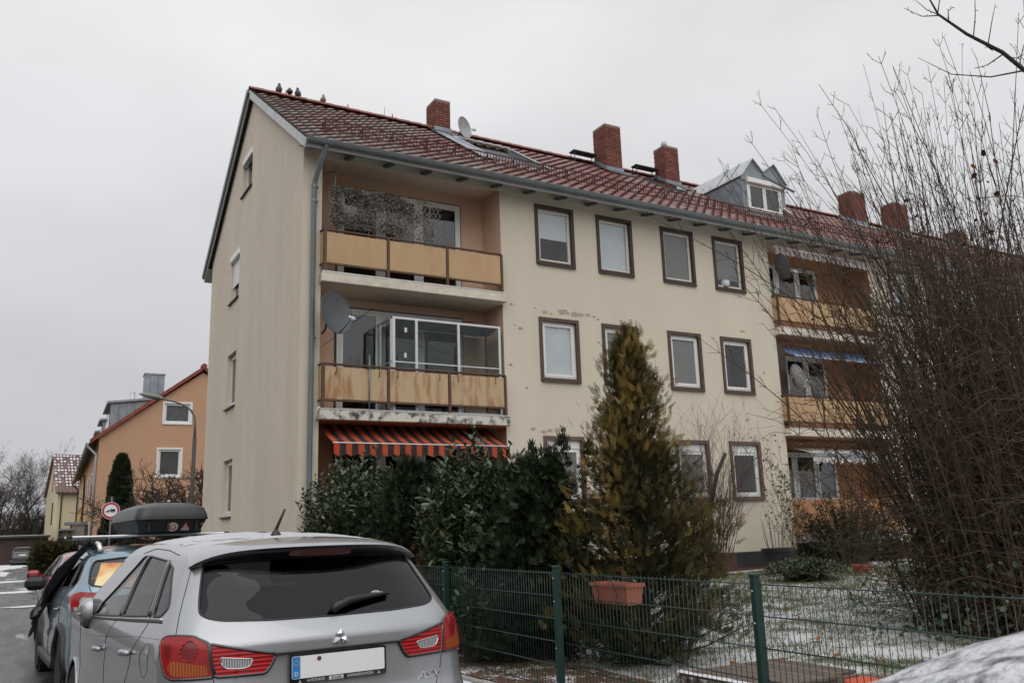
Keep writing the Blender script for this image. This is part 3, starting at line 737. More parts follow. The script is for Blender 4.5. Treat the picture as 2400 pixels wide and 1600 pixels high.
mb=MB(); mb.quad((wx0,dy+.1,wz0),(wx1,dy+.1,wz0),(wx1,dy+.1,wz1),(wx0,dy+.1,wz1)); obj('room',mb,M_ROOM,w)
mb=MB(); mb.bar((wx1+.02,dy-.02,wz0+.25),(wx1+.28,dy-.10,wz0+.05),.16,.03); obj('flue_hood',mb,M_WHITE,dm)
mb=MB(); mb.tube([(xm+.06,dy-.05,vl-.02),(xm+.10,dy-.12,vl-.14),(xm+.3,dy-.14,vl-.22),(dx1+.28,dy-.14,vl-.42)],.035,10); obj('dormer_drain',mb,M_ZINC,dm,R(50))
# roof walk grates behind the chimneys, lightning rods, ridge clips
for gx,gy in ((14.78,20.75),(17.05,20.55)):
    mb=MB(); z=roofz(gy)+.33
    mb.box(gx-.35,gx+.55,gy-.15,gy+.12,z-.012,z-.006)
    for i in range(19): mb.box(gx-.35+i*.05,gx-.35+i*.05+.012,gy-.15,gy+.12,z,z+.03)
    for i in range(6): mb.box(gx-.35,gx+.56,gy-.15+i*.052,gy-.15+i*.052+.01,z+.002,z+.028)
    for xx in (gx-.3,gx+.5): mb.bar((xx,gy-.1,roofz(gy-.1)),(xx,gy-.1,z),.03,.012); mb.bar((xx,gy+.1,roofz(gy+.1)),(xx,gy+.1,z),.03,.012)
    obj('roof_walk_grate',mb,M_DARKM,house)
for xx in (5.5,7.2,8.5):
    mb=MB(); mb.box(xx-.012,xx+.012,YR-.1,YR-.08,ZR+.02,ZR+.17); obj('ridge_clip',mb,M_RIDGE,house)
mb=MB(); mb.tube([(8.3,YR,ZR+.1),(8.3,YR,ZR+.38)],.006,5); obj('lightning_rod',mb,M_DARKM,house)
# skylight next to the third chimney
mb=MB()
def RP(x,y,h): return Vector((x,y,roofz(y)))+SN*h
sx0,sx1,sy0,sy1=16.55,17.35,18.9,19.9
mb.add([RP(sx0,sy0,.12),RP(sx1,sy0,.12),RP(sx1,sy1,.12),RP(sx0,sy1,.12),RP(sx0-.03,sy0-.05,.03),RP(sx1+.03,sy0-.05,.03),RP(sx1+.03,sy1+.05,.03),RP(sx0-.03,sy1+.05,.03)],[(4,5,1,0),(5,6,2,1),(6,7,3,2),(7,4,0,3)])
sk=obj('skylight',mb,M_DARKM,house)
mb=MB(); mb.add([RP(sx0,sy0,.12),RP(sx1,sy0,.12),RP(sx1,sy1,.12),RP(sx0,sy1,.12)],[(0,1,2,3)]); obj('pane',mb,M_GLASSD,sk)
# cellar windows
for cx in (15.75,12.4):
    mb=MB(); mb.box(cx,cx+.95,YF-.02,YF-.013,.42,.76); obj('cellar_window',mb,M_ROOM,house)
# chipped paint: flakes off the wall
rnd=random.Random(3)
CH=[(10.15,6.46,.05),(10.42,6.40,.09),(10.58,6.38,.05),(10.9,6.45,.16),(11.02,6.43,.12),(11.25,6.42,.14),(11.4,6.43,.13),(11.62,6.44,.10),(11.8,6.42,.06),(11.92,6.36,.05),(9.75,5.95,.07),(9.6,6.02,.03),(9.98,3.68,.08),(10.25,3.62,.09),(10.42,3.66,.09),(10.6,3.68,.08),(16.6,6.48,.05),(16.68,6.47,.05),(9.52,6.5,.05),(9.45,5.1,.05),(17.3,5.4,.05),(16.5,4.1,.06),(9.85,4.6,.04),(16.0,3.7,.05),(11.9,5.8,.04),(14.9,3.9,.06)]
for ci,(cx,cz,s) in enumerate(CH):
    n=9; poly=[(cx+math.cos(2*PI*i/n)*s*rnd.uniform(.5,1.1),cz+math.sin(2*PI*i/n)*s*.45*rnd.uniform(.5,1.2)) for i in range(n)]
    mb=MB(); mb.prism(poly,(0,YF-.0025,0),(1,0,0),(0,0,1),(0,-1,0),.001+.0005*ci); obj('paint_chip',mb,M_STAIN,house)
# ------------------------------------------------------------------ ground, street, pavement, lawn
ZS=-.08
def asphalt_mat(name):
    m,t,b=new_mat(name); L=t.links.new
    g=N(t,'ShaderNodeNewGeometry'); 
    def nz_(sc,st,det=5):
        mp_=N(t,'ShaderNodeMapping'); mp_.inputs['Scale'].default_value=st; L(g.outputs['Position'],mp_.inputs[0])
        n=N(t,'ShaderNodeTexNoise'); n.inputs['Scale'].default_value=sc; n.inputs['Detail'].default_value=det; n.inputs['Roughness'].default_value=.62; L(mp_.outputs[0],n.inputs['Vector']); return n
    wet=nz_(.9,(1.6,.45,1)); slush=nz_(.55,(1.5,.28,1),7); gr=nz_(90,(1,1,1),3)
    r1=N(t,'ShaderNodeMapRange'); r1.inputs[1].default_value=.40; r1.inputs[2].default_value=.62; L(wet.outputs[0],r1.inputs[0])
    c1=N(t,'ShaderNodeMixRGB'); c1.inputs[1].default_value=(.030,.030,.031,1); c1.inputs[2].default_value=(.072,.071,.072,1); L(r1.outputs[0],c1.inputs[0])
    gg=N(t,'ShaderNodeMapRange'); gg.inputs[3].default_value=.7; gg.inputs[4].default_value=1.3; L(gr.outputs[0],gg.inputs[0])
    c2=N(t,'ShaderNodeVectorMath',operation='SCALE'); L(c1.outputs[0],c2.inputs[0]); L(gg.outputs[0],c2.inputs['Scale'])
    r2=N(t,'ShaderNodeMapRange'); r2.inputs[1].default_value=.60; r2.inputs[2].default_value=.66; L(slush.outputs[0],r2.inputs[0])
    c3=N(t,'ShaderNodeMixRGB'); c3.inputs[2].default_value=(.55,.56,.58,1); L(c2.outputs[0],c3.inputs[1]); L(r2.outputs[0],c3.inputs[0])
    L(c3.outputs[0],b.inputs['Base Color'])
    rr=N(t,'ShaderNodeMapRange'); rr.inputs[3].default_value=.16; rr.inputs[4].default_value=.55; L(r1.outputs[0],rr.inputs[0]); L(rr.outputs[0],b.inputs['Roughness'])
    bp=N(t,'ShaderNodeBump'); bp.inputs['Strength'].default_value=.25; bp.inputs['Distance'].default_value=.01; L(gr.outputs[0],bp.inputs['Height']); L(bp.outputs[0],b.inputs['Normal'])
    MATS[name]=m; return m
def snowy_mat(name, g1, g2, snow_at, scale=1.6, fine=38, snowc=(.62,.63,.64)):
    """ground with thin snow lying in an uneven, grainy cover"""
    m,t,b=new_mat(name); L=t.links.new
    g=N(t,'ShaderNodeNewGeometry')
    def nz_(sc,det=5):
        n=N(t,'ShaderNodeTexNoise'); n.inputs['Scale'].default_value=sc; n.inputs['Detail'].default_value=det; n.inputs['Roughness'].default_value=.65; L(g.outputs['Position'],n.inputs['Vector']); return n
    a=nz_(scale,6); f=nz_(fine,4); c=nz_(7,4)
    mxg=N(t,'ShaderNodeMixRGB'); mxg.inputs[1].default_value=(*g1,1); mxg.inputs[2].default_value=(*g2,1); L(c.outputs[0],mxg.inputs[0])
    s1=N(t,'ShaderNodeMath',operation='MULTIPLY_ADD'); s1.inputs[1].default_value=.55; L(a.outputs[0],s1.inputs[0])
    s0=N(t,'ShaderNodeMath',operation='MULTIPLY'); s0.inputs[1].default_value=.45; L(f.outputs[0],s0.inputs[0]); L(s0.outputs[0],s1.inputs[2])
    th=N(t,'ShaderNodeMapRange'); th.inputs[1].default_value=snow_at-.018; th.inputs[2].default_value=snow_at+.018; L(s1.outputs[0],th.inputs[0])
    mx_=N(t,'ShaderNodeMixRGB'); mx_.inputs[2].default_value=(*snowc,1); L(mxg.outputs[0],mx_.inputs[1]); L(th.outputs[0],mx_.inputs[0])
    L(mx_.outputs[0],b.inputs['Base Color']); b.inputs['Roughness'].default_value=.85
    bp=N(t,'ShaderNodeBump'); bp.inputs['Strength'].default_value=.7; bp.inputs['Distance'].default_value=.03; L(s1.outputs[0],bp.inputs['Height']); L(bp.outputs[0],b.inputs['Normal'])
    MATS[name]=m; return m
M_ASPH=asphalt_mat('wet_asphalt')
M_FIELD=snowy_mat('snowy_field',(.08,.07,.045),(.05,.06,.03),.62,.4,6)
M_LAWN=snowy_mat('lawn_snow',(.055,.080,.025),(.09,.090,.04),.472,1.1,46)
M_PAVE=snowy_mat('pavement_wet',(.06,.058,.055),(.11,.105,.10),.60,1.4,20)
M_SOIL=snowy_mat('garden_soil',(.06,.035,.02),(.10,.05,.028),.55,2.0,24)
mb=MB(); mb.quad((-500,-200,-.16),(600,-200,-.16),(600,900,-.16),(-500,900,-.16)); struct(obj('ground',mb,M_FIELD))
mb=MB(); mb.quad((-5.2,-30,ZS),(2.75,-30,ZS),(2.75,420,ZS),(-5.2,420,ZS)); struct(obj('street',mb,M_ASPH))
# kerb stones and pavement
mb=MB()
ks=struct(obj('pavement',MB().quad((2.87,-30,.0),(4.22,-30,.0),(4.22,60,.0),(2.87,60,.0)),M_PAVE))
M_KERB=pmat('kerb_granite',(.26,.25,.24),.85,.3,30,.4,60,rnd=.15)
KM=mesh_of('kerb_stone',MB().bbox(0,.12,0,.99,-.25,.02,.012),M_KERB)
for i in range(-4,40):
    inst('kerb_stone',KM,ks,(2.752,i*1.0,0.0))
# edging stones along the garden
EM=mesh_of('edging_stone',MB().bbox(0,.06,0,.99,-.2,.035,.008),M_CONC)
for i in range(-4,24): inst('edging_stone',EM,ks,(4.225,i*1.0,0.0),(0,0,0))
# lawn rises gently to the house
def lawn_z(x,y):
    t=min(1,max(0,(y-5.5)/10.0)); t=t*t*(3-2*t)
    u=min(1,max(0,(x-4.3)/2.5))
    return .02+.28*t*u+.03*u+.025*mnoise.noise(Vector((x*.5,y*.5,0)))+.012*mnoise.noise(Vector((x*1.9,y*1.9,3)))
mb=MB(); mb.grid(lambda u,v:(4.29+40*u*u,-8+24.5*v,lawn_z(4.29+40*u*u,-8+24.5*v)),150,120); lawn=struct(obj('lawn',mb,M_LAWN,smooth=True))
mb=MB(); mb.grid(lambda u,v:(4.32+1.1*u,6.2+10.1*v,lawn_z(4.32+1.1*u,6.2+10.1*v)+.012),10,60); struct(obj('planting_bed',mb,M_SOIL,smooth=True))
# snow lying along the foot of the fence and on the pavement
def snow_ridge(name,x0,x1,y0,y1,h,seed,label,thr=.0,parent=None):
    mb=MB(); nx,ny=16,int((y1-y0)*12)
    def fn(u,v):
        x=x0+(x1-x0)*u; y=y0+(y1-y0)*v
        e=math.sin(PI*u)**.6*math.sin(PI*min(1,max(0,v)))**.25
        z=h*(mnoise.noise(Vector((x*2.3,y*1.3,seed)))*.9+.35+.5*mnoise.noise(Vector((x*9,y*7,seed))))*e-.012
        return (x,y,lawn_z(x,y)*0+.004+z)
    mb.grid(fn,nx,ny); return mb
for i,(x0,x1,y0,y1,h,lab) in enumerate(((3.92,4.24,4.0,13.0,.05,'low ridge of old snow along the outer foot of the green fence'),(3.35,3.85,7.2,9.6,.05,'patch of old snow on the pavement beside the silver car'),(4.30,4.85,5.9,9.4,.055,'snow lying on the soil just inside the green fence'))):
    o=obj('snow_patch',snow_ridge('snow',x0,x1,y0,y1,h,i*5.1,lab),M_SNOW,smooth=True); o['kind']='stuff'; o['label']=lab; o['category']='snow'
# snow on the street, by the kerb side road far away
def blob_sheet(cx,cy,rx,ry,z,seed,n=60):
    vs=[(cx,cy,z)]
    for i in range(n):
        t=2*PI*i/n; k=1+.35*mnoise.noise(Vector((math.cos(t)*1.7,math.sin(t)*1.7,seed)))+.18*mnoise.noise(Vector((math.cos(t)*5,math.sin(t)*5,seed)))
        vs.append((cx+math.cos(t)*rx*k,cy+math.sin(t)*ry*k,z))
    return MB().add(vs,[(0,i+1,(i+1)%n+1) for i in range(n)])
M_SLUSH=snowy_mat('slush',(.30,.30,.31),(.45,.45,.46),.40,2.5,14)
k=0
for cx,cy,rx,ry in ((-.9,62,1.5,6),(-.6,86,2.6,12),(.3,100,2.2,5),(.3,47,1.2,1.1),(.1,36,.9,.7),(1.3,38.5,.8,.5),(-1.6,30,.8,1.0),(-.3,74,.7,5),(.95,27.2,.9,.35)):
    o=obj('slush',blob_sheet(cx,cy,rx,ry,ZS+.005+.001*k,k*3.3),M_SLUSH); o['kind']='stuff'; o['label']='pale slush patch lying on the wet street, number of them scattered along it'; o['category']='slush'; o['group']='slush patches on the street'; k+=1
# grass blades through the thin snow
def grass(n,seed):
    rng=np.random.default_rng(seed); vs=[];fs=[];col=[]
    k=0
    while k<n:
        y=rng.uniform(3.6,15.8); x=rng.uniform(4.6,19)
        if x/ max(y,.1)<.55 or x/max(y,.1)>2.4: 
            continue
        pz=mnoise.noise(Vector((x*1.1,y*1.1,0)))+.5*mnoise.noise(Vector((x*3,y*3,9)))
        if rng.uniform()> .36+.85*pz+.085*(y-6.5): continue
        z=lawn_z(x,y); a=rng.uniform(0,2*PI); h=rng.uniform(.025,.065); w=rng.uniform(.003,.006); l=rng.uniform(.2,.9)*h; b=rng.uniform(0,2*PI)
        i=len(vs); vs+= [(x-w*math.cos(a),y-w*math.sin(a),z-.005),(x+w*math.cos(a),y+w*math.sin(a),z-.005),(x+l*math.cos(b),y+l*math.sin(b),z+h)]
        fs.append((i,i+1,i+2)); k+=1
    mb=MB(); mb.v=vs; mb.f=fs; mb.m=[0]*len(fs); return mb
M_GRASS=pmat('winter_grass',(.085,.115,.03),.7,.3,3,col2=(.13,.12,.055))
o=obj('grass',grass(95000,4),M_GRASS); o['kind']='stuff'; o['label']='short winter grass poking through thin snow on the lawn'; o['category']='grass'

# ------------------------------------------------------------------ green double rod mesh fence
M_GREEN=pmat('fence_green',(.008,.037,.029),.4,.2,6,spec=.5)
M_GALV=pmat('galvanised',(.55,.56,.57),.35,.1,9,metal=.7)
fence=thing('mesh_fence','dark green double rod mesh fence with square posts along the pavement','fence',(4.30,4.3,0))
def fx(y): return 4.276+(y-4.297)*.0315
FP=[4.30-2.516*2,4.30-2.516,4.30,6.84,9.33,11.85,14.36,16.0]
WV=mesh_of('wire',MB().tube([(0,0,0),(0,0,1.03)],.0026,5),M_GREEN,smooth=True)
for i,y in enumerate(FP):
    x=fx(y); mb=MB(); mb.bbox(x-.03,x+.03,y-.02,y+.02,-.1,1.15,.005); p=obj('post',mb,M_GREEN,fence)
    mb=MB(); mb.bbox(x-.035,x+.035,y-.025,y+.025,1.148,1.172,.006); obj('post_cap',mb,M_GREEN,p)
    for z in (1.06,.86,.46,.16):
        mb=MB(); mb.lathe((x-.031,y,z),[(.007,0),(.007,-.004),(.003,-.008)],8,'x'); obj('bolt',mb,M_GALV,p)
    mb=MB(); mb.bbox(x+.028,x+.045,y-.012,y+.012,-.05,1.13,.003); obj('clamp_strip',mb,M_GREEN,p)
for i in range(len(FP)-1):
    ya,yb=FP[i]+.0,FP[i+1]-.0
    mb=MB()
    for k in range(6):
        z=1.097-.2*k
        for dxx in (-.0075,.0075):
            mb.tube([(fx(ya)+.052+dxx,ya,z),(fx(yb)+.052+dxx,yb,z)],.0033,6)
    pn=obj('wire_panel',mb,M_GREEN,fence,True)
    n=int((yb-ya)/.05)
    if i in (0,): continue
    if FP[i]>12: 
        mb=MB()
        for q in range(1,n):
            y=ya+(yb-ya)*q/n; mb.tube([(fx(y)+.052,y,.085),(fx(y)+.052,y,1.115)],.0033,4)
        o=obj('wire_field',mb,M_GREEN,pn); o['kind']='stuff'; continue
    for q in range(1,n):
        y=ya+(yb-ya)*q/n; inst('wire',WV,pn,(fx(y)+.052,y,.085))
# terracotta flower box wired to the fence
M_TERRA=pmat('terracotta_plastic',(.36,.105,.062),.5,.12,5,bump=.08,bscale=30)
# ------------------------------------------------------------------ car bodies: one parametric skin (s runs round the car from the rear centre, v climbs from sill to roof crown)
def _smooth_table(tab):
    """monotone-ish cubic through rows [v, ...]"""
    T=np.array(tab,float); V=T[:,0]
    def ev(v):
        v=min(max(v,V[0]),V[-1]); i=int(np.searchsorted(V,v)-1); i=min(max(i,0),len(V)-2)
        h=V[i+1]-V[i]; t=(v-V[i])/h
        d=(T[i+1]-T[i])/h
        def sl(k):
            if k<=0: return (T[1]-T[0])/(V[1]-V[0])
            if k>=len(V)-1: return (T[-1]-T[-2])/(V[-1]-V[-2])
            a=(T[k]-T[k-1])/(V[k]-V[k-1]); b=(T[k+1]-T[k])/(V[k+1]-V[k])
            return np.where(a*b>0, 2*a*b/(a+b+1e-12*np.sign(a+b)+1e-15), 0)
        m0,m1=sl(i),sl(i+1)
        return (2*t**3-3*t**2+1)*T[i]+(t**3-2*t**2+t)*h*m0+(-2*t**3+3*t**2)*T[i+1]+(t**3-t**2)*h*m1
    return ev
class CarSkin:
    def __init__(self, P):
        self.P=P; self.tab=_smooth_table(P['tab']); self.roof=_smooth_table(P['roof'])
        self.p=P.get('p',3.0); self.Wr=P['Wref']; self.Dr=P.get('Dref',.45); self.Ls=P['Lside']
        ph=np.linspace(0,PI/2,400); x=self.Wr*np.sin(ph)**(2/self.p); y=self.Dr*(1-np.cos(ph)**(2/self.p))
        ds=np.hypot(np.diff(x),np.diff(y)); self.arc=np.concatenate([[0],np.cumsum(ds)]); self.ph=ph; self.sc=self.arc[-1]
        self.smax=self.sc*2+self.Ls; self._c={}
    def row(self,v):
        k=round(v,6)
        if k not in self._c: self._c[k]=self.tab(v)
        return self._c[k]
    def zroof(self,x,y):
        r_=self.roof(y); return r_[1]-self.P.get('crown',.055)*(x/.62)**2
    def S(self,s,v):
        _,z,W,yr,yf,D,Df,k=self.row(v)[:8]
        sg=1 if s>=0 else -1; a=abs(s)
        if a<=self.sc:
            ph=float(np.interp(a,self.arc,self.ph)); x=W*math.sin(ph)**(2/self.p); y=yr+D*(1-math.cos(ph)**(2/self.p))
        elif a<=self.sc+self.Ls:
            t=(a-self.sc)/self.Ls; x=W; y=(yr+D)*(1-t)+(yf-Df)*t
        else:
            b=self.smax-a; ph=float(np.interp(b,self.arc,self.ph)); x=W*math.sin(ph)**(2/self.p); y=yf-Df*(1-math.cos(ph)**(2/self.p))
        tp=self.P.get('taper',.03); x*=1-tp*((y-2.0)/2.2)**2
        if k>0: z=(1-k)*z+k*self.zroof(x,y)
        # shoulder crease pressed into the flank
        for (vc,amp,wd) in self.P.get('creases',()):
            fl=min(1,max(0,(a-self.sc*.8)/(self.sc*.3)))
            x+=amp*fl*math.exp(-((v-vc)/wd)**2)
        return (sg*x,y,z)
    def Nrm(self,s,v,e=2e-3):
        a=Vector(self.S(s+e,v)); b=Vector(self.S(s-e,v)); c=Vector(self.S(s,v+e)); d=Vector(self.S(s,v-e))
        n=(a-b).cross(c-d)
        return n.normalized() if n.length>1e-12 else Vector((0,0,1))
SILVER=dict(Wref=.885,Dref=.42,Lside=3.30,p=3.1,taper=.035,crown=.05,
 # v, z, halfwidth, rear y, front y, rear sweep, front sweep, roof blend
 tab=[(.20,.20,.800,.14,4.18,.34,.6,0),
      (.34,.34,.862,.03,4.26,.36,.6,0),
      (.50,.50,.882,.00,4.29,.37,.6,0),
      (.66,.66,.886,.015,4.29,.38,.6,0),
      (.80,.80,.887,.065,4.27,.40,.6,0),
      (.95,.95,.886,.080,4.22,.42,.6,0),
      (1.05,1.05,.876,.085,4.10,.44,.6,0),
      (1.12,1.12,.852,.130,3.55,.45,.5,0),
      (1.18,1.18,.826,.185,3.38,.44,.45,0),
      (1.28,1.28,.783,.285,3.15,.42,.42,0),
      (1.40,1.40,.730,.400,2.90,.40,.40,0),
      (1.50,1.495,.678,.505,2.66,.38,.38,.15),
      (1.56,1.545,.625,.60,2.52,.36,.36,.65),
      (1.62,1.58,.54,.75,2.40,.33,.33,1),
      (1.75,1.60,.30,1.05,2.15,.2,.25,1),
      (1.88,1.60,.03,1.40,1.75,.03,.03,1)],
 roof=[(.2,1.49),(.45,1.52),(.75,1.565),(1.1,1.597),(1.6,1.617),(2.1,1.612),(2.5,1.58),(3.0,1.5)],
 creases=((.985,.012,.05),(.70,-.010,.10)))
BLUE=dict(Wref=.90,Dref=.36,Lside=3.40,p=3.4,taper=.035,crown=.05,
 tab=[(.22,.22,.82,.12,4.30,.32,.6,0),(.36,.36,.885,.03,4.40,.34,.6,0),(.55,.55,.90,.00,4.43,.35,.6,0),(.72,.72,.90,.03,4.43,.36,.6,0),
      (.90,.90,.893,.10,4.36,.37,.6,0),(1.02,1.02,.875,.12,4.15,.38,.6,0),(1.08,1.08,.855,.15,3.65,.38,.5,0),(1.16,1.16,.815,.22,3.45,.38,.45,0),
      (1.28,1.28,.755,.33,3.15,.38,.42,0),(1.40,1.40,.695,.46,2.85,.38,.40,0),(1.47,1.465,.645,.54,2.68,.37,.38,.2),(1.52,1.51,.59,.64,2.55,.35,.36,.7),
      (1.58,1.535,.50,.78,2.42,.32,.33,1),(1.70,1.55,.27,1.1,2.1,.2,.25,1),(1.82,1.56,.03,1.45,1.75,.03,.03,1)],
 roof=[(.2,1.44),(.5,1.475),(.8,1.52),(1.2,1.55),(1.7,1.565),(2.2,1.55),(2.6,1.51),(3.0,1.45)],
 creases=((.93,.012,.05),(.62,-.012,.10)))
RED=dict(Wref=.88,Dref=.46,Lside=3.25,p=3.0,taper=.04,crown=.05,
 tab=[(.22,.22,.80,.12,4.20,.36,.6,0),(.36,.36,.865,.03,4.28,.38,.6,0),(.55,.55,.885,.00,4.30,.40,.6,0),(.72,.72,.885,.04,4.30,.42,.6,0),
      (.90,.90,.87,.12,4.22,.46,.6,0),(1.02,1.02,.845,.17,4.0,.50,.6,0),(1.10,1.10,.81,.27,3.5,.48,.5,0),(1.18,1.18,.765,.40,3.3,.45,.45,0),
      (1.28,1.28,.705,.56,3.0,.42,.42,0),(1.38,1.38,.645,.72,2.75,.40,.40,.1),(1.43,1.42,.59,.82,2.6,.38,.38,.6),(1.50,1.45,.48,.98,2.4,.33,.35,1),
      (1.62,1.47,.26,1.25,2.1,.2,.25,1),(1.74,1.47,.03,1.5,1.75,.03,.03,1)],
 roof=[(.2,1.30),(.6,1.38),(.9,1.43),(1.3,1.47),(1.8,1.485),(2.3,1.46),(2.8,1.38)],
 creases=((.86,.015,.05),(.60,-.015,.10)))
DARK=dict(RED)
# ------------------------------------------------------------------ car materials
def paint(name,col,metal=.75,rough=.34,fl=.12):
    m=pmat(name,col,rough,.06,2.0,metal=metal,coat=1.0)
    return m
M_SILVER=paint('silver_paint',(.36,.37,.39),.62,.33)
M_BLUEP=paint('steel_blue_paint',(.20,.29,.35),.6,.3)
M_REDP=paint('dark_red_paint',(.30,.022,.03),.55,.3)
M_BLACKP=paint('black_paint',(.012,.012,.014),.3,.25)
M_BLK=pmat('black_plastic',(.014,.014,.015),.45,.2,20,.1,120)
M_BLKG=pmat('gloss_black',(.008,.008,.009),.12,.1,4,coat=1)
M_RUB=pmat('rubber',(.012,.012,.012),.75,.2,10,.2,60)
M_TRIMC=pmat('chrome',(.75,.76,.78),.12,.05,4,metal=1)
M_RIM=pmat('alloy_rim',(.42,.43,.44),.3,.1,6,metal=.9)
M_CABIN=pmat('cabin_fabric',(.028,.028,.031),.95,.2,15)
M_SEAM=pmat('panel_gap',(.012,.012,.013),.9,.1,5)
M_CGLASS=glass_mat('privacy_glass',(.085,.085,.09),.80,.01,1.45,floor=0.0)
M_CGLASSL=glass_mat('clear_car_glass',(.55,.60,.58),.95,.01,1.48,floor=0.0)
def lens_mat(name,col,rib=0,axis='x',rough=.08,col2=None):
    m,t,b=new_mat(name); L=t.links.new
    tcn=N(t,'ShaderNodeTexCoord'); wv=N(t,'ShaderNodeTexWave'); wv.inputs['Scale'].default_value=rib if rib else 1; wv.bands_direction=axis.upper(); wv.inputs['Distortion'].default_value=.6
    L(tcn.outputs['Object'],wv.inputs[0])
    mx_=N(t,'ShaderNodeMixRGB'); mx_.inputs[1].default_value=(*col,1); mx_.inputs[2].default_value=(*(col2 or tuple(c*.45 for c in col)),1)
    if rib: L(wv.outputs['Fac'],mx_.inputs[0])
    else:
        nz_=N(t,'ShaderNodeTexNoise'); nz_.inputs['Scale'].default_value=11; L(tcn.outputs['Object'],nz_.inputs['Vector']); L(nz_.outputs[0],mx_.inputs[0])
    L(mx_.outputs[0],b.inputs['Base Color']); b.inputs['Roughness'].default_value=.45; b.inputs['Specular IOR Level'].default_value=.25; b.inputs['Coat Weight'].default_value=.45; b.inputs['Coat Roughness'].default_value=.03
    if rib:
        bp=N(t,'ShaderNodeBump'); bp.inputs['Strength'].default_value=.5; bp.inputs['Distance'].default_value=.006; L(wv.outputs['Fac'],bp.inputs['Height']); L(bp.outputs[0],b.inputs['Normal'])
    MATS[name]=m; return m
M_LENS=lens_mat('red_lens',(.42,.003,.006),0,col2=(.11,.001,.003))
M_LENSR=lens_mat('red_lens_ribbed',(.55,.004,.008),16,'z',col2=(.15,.002,.003))
M_LENSD=lens_mat('dark_red_lens',(.22,.002,.005),0,col2=(.08,.001,.002))
M_AMBER=lens_mat('amber_lens',(.46,.10,.006),26,'x',col2=(.16,.03,.003))
M_CLEAR=lens_mat('clear_lens',(.50,.51,.52),26,'x',col2=(.12,.12,.13))

def dens(poly,step=.03,closed=True):
    out=[]; n=len(poly)
    for i in range(n if closed else n-1):
        a,b=poly[i],poly[(i+1)%n]; k=max(1,int(math.hypot(b[0]-a[0],b[1]-a[1])/step))
        out+=[(a[0]+(b[0]-a[0])*j/k,a[1]+(b[1]-a[1])*j/k) for j in range(k)]
    if not closed: out.append(poly[-1])
    return out
def roundc(poly,r_=.03,n=4):
    """round the corners of a polygon"""
    out=[]; m=len(poly)
    for i in range(m):
        p,a,b=Vector((*poly[i],0)),Vector((*poly[i-1],0)),Vector((*poly[(i+1)%m],0))
        da,db=(a-p),(b-p); k=min(r_,da.length*.45,db.length*.45); pa=p+da.normalized()*k; pb=p+db.normalized()*k
        for j in range(n+1):
            t=j/n; q=pa*(1-t)**2+p*2*t*(1-t)+pb*t*t; out.append((q.x,q.y))
    return out
def mir(poly): return [(-a,b) for a,b in reversed(poly)]

